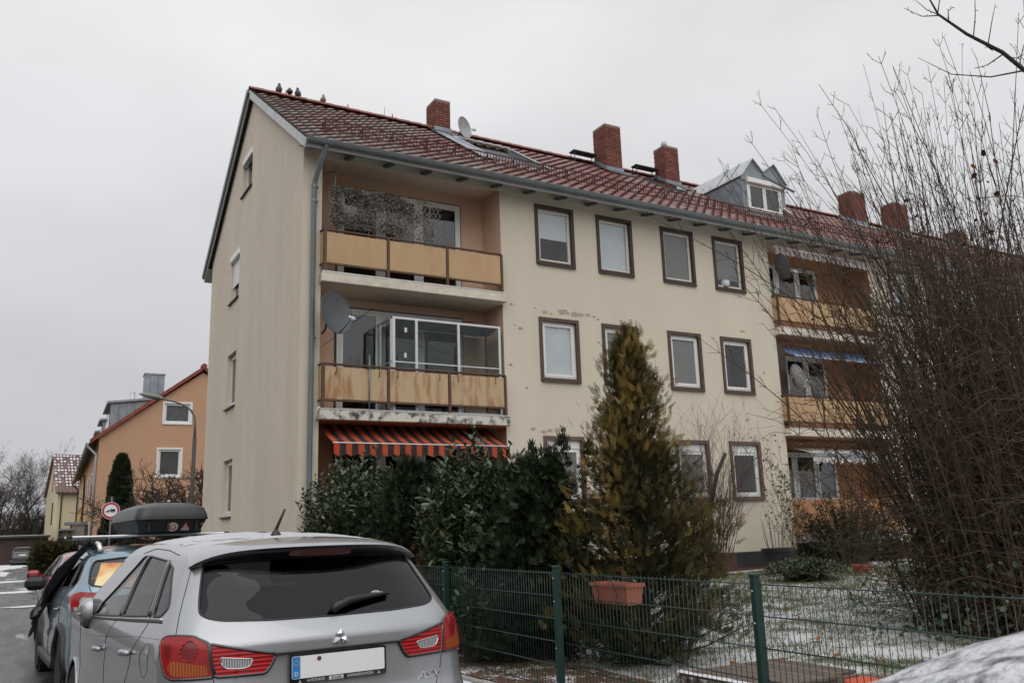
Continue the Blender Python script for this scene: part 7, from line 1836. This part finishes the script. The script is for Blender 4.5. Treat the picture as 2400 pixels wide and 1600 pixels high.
# fallen leaves
M_LF=attr_mat('fallen_leaf',[(0,(.30,.10,.02)),(.5,(.22,.08,.03)),(1,(.12,.05,.03))],.7,.3)
LEAFS=[(8.51,7.64,.16,0.0,'bright orange fallen leaf, the largest on the snowy lawn'),(8.71,6.88,.12,.6,None),(7.06,6.78,.13,.8,None),(6.53,6.95,.12,.6,None),(12.9,11.2,.16,.5,None),(7.72,6.67,.11,.8,None),(9.9,9.2,.13,.6,None),(7.71,6.13,.11,.9,None),(8.0,8.0,.10,.9,None),(9.2,7.4,.10,.7,None),(11.0,9.6,.13,.6,None),(7.4,7.5,.09,.8,None)]
for x,y,s,v,lab in LEAFS:
    a=rngs.uniform(0,2*PI); z=gz_(x,y)+.03; n=9
    pts=[(x,y,z+.012)]+[(x+math.cos(a+2*PI*i/n)*s*.5*(1 if i%2 else .72)*(1.15 if i==0 else 1),y+math.sin(a+2*PI*i/n)*s*.5*(1 if i%2 else .72),z+rngs.uniform(-.01,.03)) for i in range(n)]
    me=np_mesh('fallen_leaf',np.array(pts),np.array([(0,i+1,(i+1)%n+1) for i in range(n)]),M_LF,[v]*n,(x,y,z)); o=obj('fallen_leaf',me,None,None,False,(x,y,z))
    tag(o,lab or 'brown fallen leaf lying on the snowy lawn','leaf','fallen leaves on the lawn')
# weathered wooden pallet and loose planks behind the fence
M_OLDW=pmat('weathered_wood',(.085,.060,.048),.9,.35,7,.5,30,stretch=(.5,4,4),col2=(.17,.135,.11),rnd=.2)
pa_=thing('wooden_platform','weathered low wooden platform of boards behind the fence, edged with snow','platform',(5.8,6.6,.0))
for i in range(8):
    x0_=5.42+i*.155; mb=MB(); mb.bbox(x0_,x0_+.14,5.45+.1*(i>5),6.50,.16,.188,.004); obj('board',mb,M_OLDW,pa_)
mb=MB(); mb.bbox(5.40,5.43,5.45,6.52,.0,.165,.004); obj('side_board',mb,pmat('flaking_paint_wood',(.36,.33,.31),.9,.5,12,.4,40,col2=(.05,.03,.03),ctr=.5,wid=.15),pa_)
for y in (5.5,6.0,6.4): mb=MB(); mb.box(5.44,6.62,y,y+.08,.02,.159); obj('bearer',mb,M_OLDW,pa_)
mb=MB().grid(lambda u,v:(5.40+.05*v,5.45+1.05*u,.189+.018*math.sin(PI*v)*(1+.5*mnoise.noise(Vector((u*9,v,1))))),30,4); o=obj('snow_edge',mb,M_SNOW,pa_,True); o['kind']='stuff'
for i,(x,y,a,l,lab) in enumerate(((6.50,6.0,-.5,.6,'short dark plank lying askew at the end of the wooden platform'),(6.72,5.75,-.62,.6,'long dark plank lying on the snow beyond the near fence post'),(6.85,5.42,-.55,.6,'dark plank nearest to the black car on the snow behind the fence'))):
    d=Vector((math.cos(a),math.sin(a),0)); e=Vector((-d.y,d.x,0)); mb=MB(); mb.obox((x,y,.08+.02*i),d,e,(0,0,1),l/2,.06,.014); o=obj('loose_plank',mb,M_OLDW,None,False,(x,y,.13)); tag(o,lab,'plank','loose planks behind the fence')
mb=MB(); mb.bbox(6.42,6.70,5.28,5.52,.06,.14,.02); o=obj('red_tub',mb,pmat('orange_red_plastic',(.55,.10,.05),.5,.1,5),None,False,(6.55,5.4,.06)); tag(o,'orange red plastic tub lying behind the fence near the snowy car','tub')
# ------------------------------------------------------------------ background along the street
M_ORH=stucco('stucco_orange_house',(.53,.32,.205),.10,.25,.2,(.42,.25,.16))
M_YLH=stucco('stucco_yellow_house',(.55,.36,.14),.10,.25,.2,(.40,.28,.14))
M_BGH=stucco('stucco_beige_house',(.54,.46,.32),.10,.25,.2,(.38,.33,.25))
M_RTL=pmat('clay_roof',(.30,.075,.045),.7,.3,3,.4,6)
class Loc:
    """local frame: a along the front, b going back, z up"""
    def __init__(s,o,ang): s.o=Vector(o); s.a=Vector((math.cos(ang),math.sin(ang),0)); s.b=Vector((-math.sin(ang),math.cos(ang),0))
    def __call__(s,a,b,z): return s.o+s.a*a+s.b*b+Vector((0,0,z))
    def box(s,mb,a0,a1,b0,b1,z0,z1): return mb.add([s(a0,b0,z0),s(a1,b0,z0),s(a1,b1,z0),s(a0,b1,z0),s(a0,b0,z1),s(a1,b0,z1),s(a1,b1,z1),s(a0,b1,z1)],[(0,3,2,1),(4,5,6,7),(0,1,5,4),(1,2,6,5),(2,3,7,6),(3,0,4,7)])
oh=thing('orange_house','orange row house with red verge tiles and white framed gable windows','house',(3.84,50,-.1)); Lo=Loc((3.84,50,0),R(-2.2))
W_=10.1; EZ=6.95; RDG=10.82
wins=[(3.12,4.45,7.80,8.85),(2.93,4.05,4.92,6.34),(2.93,4.05,2.15,3.55)]
vs,fs=poly_holes([(0,-.2),(W_,-.2),(W_,EZ),(W_/2,RDG-.15),(0,EZ)],[rect(a,b,c,d) for a,b,c,d in wins])
obj('gable_wall',MB().add([Lo(x,0,z) for x,z in vs],fs),M_ORH,oh)
for (b0,b1,m_) in ((0,17,M_ORH),(17.01,34,M_YLH)):
    mb=MB(); mb.quad(Lo(0,b0,-.2),Lo(0,b1,-.2),Lo(0,b1,EZ),Lo(0,b0,EZ)); obj('side_wall',mb,m_,oh)
mb=MB(); mb.quad(Lo(W_,0,-.2),Lo(W_,34,-.2),Lo(W_,34,EZ),Lo(W_,0,EZ)); mb.add([Lo(0,34,-.2),Lo(W_,34,-.2),Lo(W_,34,EZ),Lo(W_/2,34,RDG),Lo(0,34,EZ)],[(0,1,2,3,4)]); obj('rear_wall',mb,M_ORH,oh)
sl=(RDG-EZ)/(W_/2); oh_e=.45
mb=MB()
for s in (0,1):
    f_=(lambda a:a) if s==0 else (lambda a:W_-a)
    mb.quad(Lo(f_(-oh_e),-.12,EZ-sl*oh_e+.12),Lo(f_(-oh_e),34.2,EZ-sl*oh_e+.12),Lo(f_(W_/2),34.2,RDG+.12),Lo(f_(W_/2),-.12,RDG+.12))
    mb.quad(Lo(f_(-oh_e),-.12,EZ-sl*oh_e),Lo(f_(-oh_e),34.2,EZ-sl*oh_e),Lo(f_(W_/2),34.2,RDG),Lo(f_(W_/2),-.12,RDG))
rf=obj('roof',mb,M_RTL,oh)
nt=16
for s in (0,1):
    f_=(lambda a:a) if s==0 else (lambda a:W_-a)
    for i in range(nt):
        a0=-oh_e+(W_/2+oh_e)*i/nt; a1=-oh_e+(W_/2+oh_e)*(i+1)/nt+.04; z0=EZ+sl*a0; z1=EZ+sl*a1; h=.20; k=.012*(i%2)
        mb=MB(); mb.add([Lo(f_(a0),-.22,z0-.02-k),Lo(f_(a1),-.20,z1-.02),Lo(f_(a1),-.20,z1+h),Lo(f_(a0),-.22,z0+h-k),Lo(f_(a0),.1,z0-.02),Lo(f_(a1),.1,z1-.02),Lo(f_(a1),.1,z1+h),Lo(f_(a0),.1,z0+h)],[(0,1,2,3),(3,2,6,7),(0,4,5,1),(4,7,6,5),(0,3,7,4),(1,5,6,2)]); obj('verge_tile',mb,M_RTL,rf)
mb=MB(); mb.lathe(Lo(W_/2,-.25,RDG+.16),[(.16,0),(.16,.35)],12,'y'); obj('ridge_cap',mb,M_RTL,rf)
for i,(a,b,c,d) in enumerate(wins):
    e=.10; mb=MB()
    for q in ((a-e,a,c-e,d+e),(b,b+e,c-e,d+e),(a,b,d,d+e),(a,b,c-e,c)): Lo.box(mb,q[0],q[1],-.05,.06,q[2],q[3])
    w=obj('window',mb,M_WHITE,oh); mb=MB(); e=.10
    for q in ((a,a+e,c,d),(b-e,b,c,d),(a+e,b-e,d-e,d),(a+e,b-e,c,c+e)): Lo.box(mb,q[0],q[1],.03,.09,q[2],q[3])
    obj('frame',mb,M_WHITE,w); mb=MB(); mb.quad(Lo(a,.08,c),Lo(b,.08,c),Lo(b,.08,d),Lo(a,.08,d)); obj('pane',mb,glass_mat('far_glass',(.2,.2,.2),.9,.03,1.6,(.07,.075,.08),.9),w)
    mb=MB(); mb.grid(lambda u,v:tuple(Lo(a+.12+(b-a-.24)*u,.074+.004*math.sin(u*40),c+.12+(d-c-.24)*v*(.9 if i else 1))),20,2)
    if i==0: obj('curtain',mb,pmat('lace',(.16,.16,.165),.9,.5,7,stretch=(3,3,1),col2=(.04,.04,.045)),w)
mb=MB(); n=8
def gut(mb,a,b0,b1,z,r_):
    v=[Lo(a+r_*math.cos(PI+PI*i/n),bb,z+r_*math.sin(PI+PI*i/n)) for bb in (b0,b1) for i in range(n+1)]; mb.add(v,[(i,i+1,n+2+i,n+1+i) for i in range(n)])
gut(mb,-oh_e-.06,-.1,34.2,EZ-sl*oh_e+.08,.09); obj('gutter',mb,M_ZINC,oh,True)
mb=MB(); mb.quad(Lo(-oh_e,-.1,EZ-sl*oh_e-.02),Lo(-oh_e,34.1,EZ-sl*oh_e-.02),Lo(0,34.1,EZ-.02),Lo(0,-.1,EZ-.02)); obj('soffit',mb,M_BROWN,oh)
for b_,r_,m_ in ((.15,.06,M_ZINCL),(17.0,.06,M_BROWN),(33.6,.06,M_BROWN)):
    mb=MB(); z=EZ-sl*oh_e; mb.tube([Lo(-oh_e-.06,b_,z),Lo(-oh_e-.06,b_,z-.15),Lo(-.10,b_,z-.55),Lo(-.09,b_,z-.8),Lo(-.09,b_,0)],r_,8); obj('downpipe',mb,m_,oh,True)
for k in range(9):
    for zz in (1.3,4.1):
        b0=2.2+k*3.5; mb=MB(); Lo.box(mb,-.03,.05,b0,b0+1.2,zz,zz+1.4); w=obj('window',mb,M_WHITE,oh); mb=MB(); Lo.box(mb,-.034,-.031,b0+.1,b0+1.1,zz+.1,zz+1.3); obj('pane',mb,MATS['far_glass'],w)
        mb=MB(); Lo.box(mb,-.10,.0,b0-.05,b0+1.25,zz-.06,zz); obj('sill',mb,M_RTL,w)
# sheet metal chimney and dormers on the orange house
mb=MB(); Lo.box(mb,2.45,3.55,5.2,6.3,8.0,11.35); ch=obj('chimney',mb,M_LEAD,oh)
for q in (2.75,3.2): mb=MB(); Lo.box(mb,q-.01,q+.01,5.17,5.2,8.0,11.3); obj('sheet_seam',mb,M_ZINC,ch)
mb=MB(); Lo.box(mb,2.40,3.60,5.15,6.35,11.35,11.42); obj('cap',mb,M_ZINCL,ch)
mb=MB(); mb.lathe(Lo(1.75,4.2,8.6),[(.15,0),(.15,1.45)],12); obj('vent_pipe',mb,M_ZINCL,oh,True)
for b0,b1,a0,zt in ((2.2,6.8,.55,9.05),(9.5,12.5,.5,9.0),(16,19,.5,9.0)):
    mb=MB(); ab=(zt-EZ)/sl
    mb.add([Lo(a0,b0,EZ+sl*a0),Lo(ab+.6,b0,zt+.35),Lo(a0,b0,zt),Lo(a0,b1,EZ+sl*a0),Lo(ab+.6,b1,zt+.35),Lo(a0,b1,zt)],[(0,1,2),(3,5,4),(0,2,5,3),(2,1,4,5)]); d_=obj('dormer',mb,M_LEAD,oh)
    mb=MB(); mb.add([Lo(a0-.2,b0-.15,zt),Lo(ab+.7,b0-.15,zt+.38),Lo(ab+.7,b1+.15,zt+.38),Lo(a0-.2,b1+.15,zt),Lo(a0-.2,b0-.15,zt+.12),Lo(ab+.7,b0-.15,zt+.5),Lo(ab+.7,b1+.15,zt+.5),Lo(a0-.2,b1+.15,zt+.12)],[(0,3,2,1),(4,5,6,7),(0,1,5,4),(1,2,6,5),(2,3,7,6),(3,0,4,7)]); obj('dormer_roof',mb,M_LEAD,d_)
    mb=MB(); Lo.box(mb,a0-.03,a0-.01,b0+.3,b1-.3,EZ+sl*a0+.4,zt-.15); obj('pane',mb,MATS['far_glass'],d_)
    mb=MB()
    for q in range(1,4): mb.bar(Lo(a0+.4*q,b0-.01,EZ+sl*(a0+.4*q)),Lo(a0+.4*q,b0-.01,zt+.1*q),.02,.03)
    obj('sheet_seam',mb,M_ZINC,d_)
# glazed porch
po_=thing('entrance_porch','small grey entrance porch with milky panes before the yellow house','porch',(3.1,58,0))
mb=MB(); mb.box(2.95,4.1,57.6,59.6,2.62,2.78); mb.box(2.6,3.4,57.4,58.2,2.30,2.40); obj('porch_roof',mb,M_LEAD,po_)
for x0_,x1_,y_ in ((2.75,3.22,57.8),(3.32,4.0,57.7)):
    mb=MB(); mb.box(x0_,x1_,y_,y_+.03,.1,2.3 if x0_<3 else 2.6); obj('pane',mb,pmat('milky_pane',(.36,.34,.30),.4,.2,1),po_)
for x_ in (2.72,3.26,4.03): mb=MB(); mb.box(x_-.05,x_+.05,57.65,57.8,0,2.6 if x_>3 else 2.3); obj('post',mb,M_DARKM,po_)
# beige house with snow dusted roof
bh=thing('beige_house','beige gabled house with dark roof dusted with snow at the end of the street','house',(4.0,95,0)); Lb=Loc((4.0,95,0),R(4))
D_=9.0; BE=6.62; BR=10.45; BW=9
vs,fs=poly_holes([(0,-.2),(D_,-.2),(D_,BE),(D_/2,BR-.1),(0,BE)],[rect(3.0,4.0,3.6,5.6),rect(4.2,4.7,6.9,8.4),rect(1.2,2.0,.3,2.2)])
obj('gable_wall',MB().add([Lb(0,b,z) for b,z in vs],fs),M_BGH,bh)
mb=MB(); mb.quad(Lb(.0,0,-.2),Lb(BW,0,-.2),Lb(BW,0,BE),Lb(0,0,BE)); mb.quad(Lb(.0,D_,-.2),Lb(BW,D_,-.2),Lb(BW,D_,BE),Lb(0,D_,BE)); obj('wall',mb,M_BGH,bh)
for a,b,c,d in ((3.0,4.0,3.6,5.6),(4.2,4.7,6.9,8.4),(1.2,2.0,.3,2.2)):
    mb=MB(); mb.quad(Lb(.1,a,c),Lb(.1,b,c),Lb(.1,b,d),Lb(.1,a,d)); w=obj('window',mb,MATS['far_glass'],bh); mb=MB(); Lb.box(mb,-.06,.1,a-.1,b+.1,c-.08,c); obj('sill',mb,M_BROWN,w)
M_RSN=pmat('snowy_dark_tiles',(.115,.065,.06),.7,.3,5,.4,8,col2=(.16,.10,.09),rnd=.2)
rb_=obj('roof',MB().quad(Lb(-.25,-.4,BE-.25),Lb(BW,-.4,BE-.25),Lb(BW,D_/2,BR),Lb(-.25,D_/2,BR)).quad(Lb(-.25,D_+.4,BE-.25),Lb(BW,D_+.4,BE-.25),Lb(BW,D_/2,BR),Lb(-.25,D_/2,BR)),M_RSN,bh)
nr,nc=13,16; rn=random.Random(9)
LB=Vector(Lb(0,D_/2,BR))-Vector(Lb(0,-.4,BE-.25)); ub=LB.normalized(); lb=LB.length; nb_=Lb.a.cross(ub)
for i in range(nr):
    for j in range(nc):
        c=Lb(-.25+(j+.5)*.30,-.4,BE-.25)+ub*(lb*(i+.5)/nr)+nb_*.03
        mb=MB(); mb.obox(c,Lb.a,ub,(nb_+ub*.10),.135,lb/nr*.5,.03); t_=obj('tile',mb,M_RSN,rb_)
        if rn.random()<.62 and not (i<2):
            mb=MB(); mb.obox(c+nb_*.034-ub*.03,Lb.a,ub,nb_,.075+.03*rn.random(),lb/nr*(.10+.16*rn.random()),.008); o=obj('tile_snow',mb,M_SNOW,rb_); o['kind']='stuff'
mb=MB(); mb.tube([Lb(.35,-.5,BE-.3),Lb(.35,-.08,BE-.7),Lb(.35,-.08,0)],.06,8); obj('downpipe',mb,M_BROWN,bh,True); mb=MB(); mb.tube([Lb(-.2,-.47,BE-.25),Lb(BW,-.47,BE-.25)],.09,8); obj('gutter',mb,M_BROWN,bh,True)
# garages, the car before them, hedge
ga=thing('garage_row','low dark brown garages with a snowy flat roof at the street end','garage',(-3,90,0))
M_GAR=pmat('brown_garage_door',(.05,.026,.02),.7,.3,2,.2,8)
mb=MB(); mb.box(-14,3.32,90,96,-.1,2.22); obj('wall',mb,M_GAR,ga); mb=MB(); mb.box(-14.2,3.45,89.7,96.2,2.22,2.40); obj('roof_slab',mb,M_DARKM,ga); mb=MB(); mb.box(-14.2,3.45,89.68,96.2,2.402,2.44); obj('roof_snow_layer',mb,M_SNOW,ga)
for k in range(5): mb=MB(); mb.box(-12.6+k*2.9,-10.2+k*2.9,89.93,89.97,-.05,2.0); obj('garage_door',mb,M_GAR,ga)
fs_=Car(BLUE,'dark_suv','dark car parked nose out before the brown garages far away',1.32,85.6,R(-4),M_BLACKP)
def simple_far(c):
    res=c.skin([glB],[c.arch(y,.33,.38,s) for y in (.85,3.5) for s in (-1,1)],.2,.09,.12); c.piece('body',res[-1],M_BLACKP); c.piece('rear_window',res[0],M_CGLASS,-.003)
    for s in (-1,1):
        for y in (.85,3.5): c.wheel(s*.78,y,.34)
    mb=MB(); mb.bbox(-.26,.26,-.02,.06,.78,.90,.005); c.add('number_plate',mb,M_PLATE)
simple_far(fs_)
def hedge(name,label,x0,x1,y0,y1,h,seed,mat):
    rng=np.random.default_rng(seed); t=thing(name,label,'hedge',((x0+x1)/2,(y0+y1)/2,0)); n=7000
    P=[]
    for _ in range(n):
        f_=rng.uniform(); u=rng.uniform(); z=rng.uniform(-.05,h)
        if f_<.35: p=(x0+(x1-x0)*u,y0+rng.normal()*.05,z)
        elif f_<.6: p=(x0+rng.normal()*.05,y0+(y1-y0)*u,z)
        elif f_<.9: p=(x0+(x1-x0)*u,y0+(y1-y0)*rng.uniform(),h+rng.normal()*.05)
        else: p=(x0+(x1-x0)*u,y0+(y1-y0)*rng.uniform(),z)
        # round the corners
        px=max(x0+.25,min(x1,p[0])); d=p[2]-(h-.3)
        P.append((p[0]+(.18*max(0,d/.3)**2 if p[0]<x0+.3 else 0),p[1]+(.15*max(0,d/.3)**2 if p[1]<y0+.3 else 0),p[2]+.05*mnoise.noise(Vector((p[0]*2,p[1]*2,0)))))
    P=np.array(P); V,Fc,rv=instances(SIV,SIF,P,rng.normal(size=P.shape)+np.array([-.3,-.5,.6]),.20*rng.uniform(.6,1.2,n),rng,np.clip(.45+.3*rng.normal(size=n)+.3*(P[:,2]/h-.5),0,1))
    mb=MB(); mb.bbox(x0+.15,x1-.1,y0+.15,y1-.1,-.1,h-.12,.05); obj('hedge_core',mb,M_BARK,t); obj('foliage',np_mesh('foliage',V,Fc,mat,rv,(( x0+x1)/2,(y0+y1)/2,0)),None,t)
M_HDG=attr_mat('hedge_leaf',[(0,(.012,.014,.005)),(.5,(.035,.035,.010)),(1,(.075,.065,.020))],.75,.2)
hedge('clipped_hedge','clipped olive green hedge at the corner of the orange house garden',1.22,3.75,47,50,1.50,51,M_HDG)
hedge('clipped_hedge','second stretch of olive hedge running right in front of the orange house',3.8,6.6,45.6,47,1.40,52,M_HDG)
def columnar(name,label,base,h,prof,n,size,mat,seed):
    """close sheared column: sprays laid as an upright shell round the trunk"""
    rng=np.random.default_rng(seed); base=np.array(base,float); t=thing(name,label,'tree',tuple(base)); obj('trunk',MB().tube([base,base+np.array([0,0,h*.9])],[.09,.02],8),M_BARK,t,True)
    T=rng.uniform(0,1,n)**1.15; A=rng.uniform(0,2*PI,n); rr=np.array([prof(x) for x in T])*(1-.35*rng.uniform(0,1,n)**2)*(1+.12*np.array([mnoise.noise(Vector((math.cos(a)*1.6,math.sin(a)*1.6,x*9))) for a,x in zip(A,T)]))
    P=np.stack([base[0]+np.cos(A)*rr,base[1]+np.sin(A)*rr,base[2]+T*h],1); D=np.stack([np.cos(A)*.35,np.sin(A)*.35,np.ones(n)],1)+rng.normal(size=(n,3))*.22
    V,Fc,rv=instances(SIV,SIF,P,D,size*rng.uniform(.6,1.2,n),rng,np.clip(.40+.28*rng.normal(size=n),0,1)); obj('crown',np_mesh('crown',V,Fc,mat,rv,tuple(base)),None,t)
columnar('columnar_conifer','slender dark green columnar conifer before the orange gable',(4.60,46.0,0),5.5,plerp([(0,.95),(.2,.90),(.35,.72),(.55,.50),(.75,.42),(.9,.28),(1,.05)]),11000,.34,M_THD,53)
laurel('round_conifer','low dark evergreen bush at the back corner of the apartment block',(6.7,41,0),shoots(120,1.1,.9,2.6,lambda x,y,r_:1-.4*r_*r_,np.random.default_rng(5)),54,.16,None,M_DSH,22)
bare_tree('bare_bush','bare reddish bush beneath the street lamp before the orange house',(6.9,43.2,0),6.6,55,4,.12,.85,.30,(6,8),M_BARK,'bush',None,.14,11,.60,.012,.13)
twig_shrub('brown_bush','small reddish brown bush behind the clipped hedge',(2.3,56,0),60,2.0,.35,56,M_TWIGR,'bush',r0=.014)
# bare trees and brown woods at the end of the street
bare_tree('bare_tree','large bare tree at the left edge behind the garages',(-.4,118,0),12.8,57,6,.26,.62,.40,(3,4),M_BARK,'tree','bare trees behind the garages',.16,10,.70,.008,.08)
bare_tree('bare_tree','bare tree left of the beige house, partly hidden by it',(3.0,122,0),10.8,58,5,.22,.55,.40,(4,5),M_BARK,'tree','bare trees behind the garages',.22,9,.66,.008,.08)
bare_tree('bare_tree','bare tree cut by the left picture edge',(-3.8,124,0),12.0,59,5,.24,.6,.40,(4,5),M_BARK,'tree','bare trees behind the garages',.22,9,.66,.008,.08)
def woods():
    rng=np.random.default_rng(60); vs=[];fs=[]; 
    for i in range(30000):
        x=rng.uniform(-45,14); y=rng.uniform(126,140); hh=5.4+1.6*mnoise.noise(Vector((x*.15,0,1)))+1.0*mnoise.noise(Vector((x*.5,3,1))); z=rng.uniform(0,1)**.8*hh
        l=rng.uniform(.5,1.5); a=rng.normal()*.5; w=rng.uniform(.012,.035); k=len(vs); dx=math.sin(a)*l; dz=math.cos(a)*l
        vs+=[(x-w,y,z),(x+w,y,z),(x+dx,y+rng.normal()*.3,z+dz)]; fs.append((k,k+1,k+2))
    m_=pmat('brown_thicket',(.060,.038,.032),.95,.3,.4,col2=(.035,.03,.024)); o=obj('woods',np_mesh('woods',np.array(vs),np.array(fs),m_),None); tag(o,'brown leafless thicket behind the garages','thicket',None,'stuff')
    mb=MB().grid(lambda u,v:(-80+130*u,142,(4.2+1.3*mnoise.noise(Vector((u*20,0,2)))+.5*mnoise.noise(Vector((u*90,0,2))))*v-.2),160,1); o=obj('wood_edge',mb,m_); tag(o,'solid dark edge of the leafless wood on the horizon','thicket',None,'stuff')
woods()
# street lamp and traffic sign
sl_=thing('street_lamp','grey street lamp with curved arm before the orange house','street lamp',(6.86,40,-.08))
obj('lower_pole',MB().tube([(6.86,40,-.1),(6.88,40,5.96)],[.10,.085],12),pmat('lamp_pole_brown',(.055,.048,.044),.7,.2,4),sl_,True)
M_POLE=pmat('lamp_pole_grey',(.14,.14,.13),.6,.2,5)
obj('upper_pole',MB().tube([(6.88,40,5.9),(6.87,40,6.5),(6.84,40,6.85),(6.68,40,7.12),(6.35,40,7.36),(5.9,40,7.50),(5.4,40,7.60)],[.060,.055,.05,.045,.042,.04,.04],10),M_POLE,sl_,True)
def head(u,v):
    t=2*PI*v; x=5.5-1.0*u; w=.03+.12*math.sin(PI*min(1,u*1.05+.03))**.6; h=.03+.085*math.sin(PI*min(1,u*1.02+.03))**.6
    return (x,40+w*math.cos(t),7.60+.17*u+h*math.sin(t))
obj('lamp_head',MB().grid(head,18,14),pmat('lamp_head_weathered',(.30,.29,.26),.7,.5,14,col2=(.12,.12,.10)),sl_,True)
mb=MB().grid(lambda u,v:(5.28-.7*u,40+.09*math.cos(PI+PI*v)*math.sin(PI*(u*.9+.05)),7.60+.12*u+.05*0-.09*math.sin(PI*v)*math.sin(PI*(u*.9+.05))),10,6); obj('lamp_bowl',mb,M_CURT,sl_,True)
sg_=thing('no_lorries_sign','round red rimmed traffic sign with a black lorry on a grey post','traffic sign',(3.55,38.5,0))
nd=Vector((-.12,-.99,0)).normalized(); sx_=Vector((0,0,1)).cross(-nd)*1.0; sx_=Vector((nd.y*-1,nd.x,0)); so=Vector((3.55,38.5,2.77))
obj('post',MB().tube([(3.57,38.55,-.1),(3.57,38.55,3.33)],.035,10),M_POLE,sg_,True)
disc=lambda r_,n=40:[(r_*math.cos(2*PI*i/n),r_*math.sin(2*PI*i/n)) for i in range(n)]
UP=Vector((0,0,1))
M_SGR=pmat('sign_red',(.42,.025,.045),.4,.05,4)
mb=MB(); mb.prism(disc(.335),so,sx_,UP,nd,.02); pl_=obj('sign_plate',mb,M_PLATE,sg_)
mb=MB(); mb.prism(disc(.320),so+nd*.0205,sx_,UP,nd,.002); obj('red_ring',mb,M_SGR,pl_)
mb=MB(); mb.prism(disc(.238),so+nd*.023,sx_,UP,nd,.002); obj('white_field',mb,M_PLATE,pl_)
mb=MB(); mb.prism([(-.02,-.035),(.165,-.035),(.165,.062),(-.02,.062)],so+nd*.0255,sx_,UP,nd,.002); mb.prism([(-.17,-.045),(.165,-.045),(.165,-.055),(-.17,-.055)],so+nd*.0255,sx_,UP,nd,.002)
mb.prism([(-.17,-.04),(-.04,-.04),(-.04,.03),(-.08,.03),(-.11,-.005),(-.17,-.012)],so+nd*.0255,sx_,UP,nd,.002)
for q in (-.13,.05,.12): mb.prism([(q+.02*math.cos(2*PI*i/14),-.062+.02*math.sin(2*PI*i/14)) for i in range(14)],so+nd*.0275,sx_,UP,nd,.002)
obj('lorry_symbol',mb,M_INK,pl_)

# ------------------------------------------------------------------ the other side of the street (seen only in panes and paint)
ho=thing('facing_house','plain house behind the viewer, mirrored in the apartment windows','house',(12,-26,0))
mb=MB(); mb.box(2,30,-34,-26,-.1,7.5); obj('wall',mb,M_BGH,ho)
mb=MB(); mb.add([(1.5,-25.4,7.3),(30.5,-25.4,7.3),(30.5,-30,10.8),(1.5,-30,10.8),(1.5,-34.6,7.3),(30.5,-34.6,7.3)],[(0,1,2,3),(3,2,5,4)]); obj('roof',mb,M_RTL,ho)
for k in range(7):
    for z in (1.2,4.2): mb=MB(); mb.box(3.5+k*3.8,4.9+k*3.8,-26.0,-25.97,z,z+1.5); obj('window',mb,M_ROOM,ho)
ho2=thing('corner_house','house on the opposite pavement, mirrored in the silver car windows','house',(-16,14,0))
mb=MB(); mb.box(-24,-13,6,24,-.1,5.6); obj('wall',mb,M_BGH,ho2); mb=MB(); mb.add([(-12.5,5.5,5.4),(-12.5,24.5,5.4),(-18.5,24.5,9.4),(-18.5,5.5,9.4),(-24.5,24.5,5.4),(-24.5,5.5,5.4)],[(0,1,2,3),(3,2,4,5)]); obj('roof',mb,M_RTL,ho2)
for k in range(4):
    for z in (1.0,3.4): mb=MB(); mb.box(-13.0,-12.97,7.5+k*4.2,8.9+k*4.2,z,z+1.4); obj('window',mb,M_ROOM,ho2)
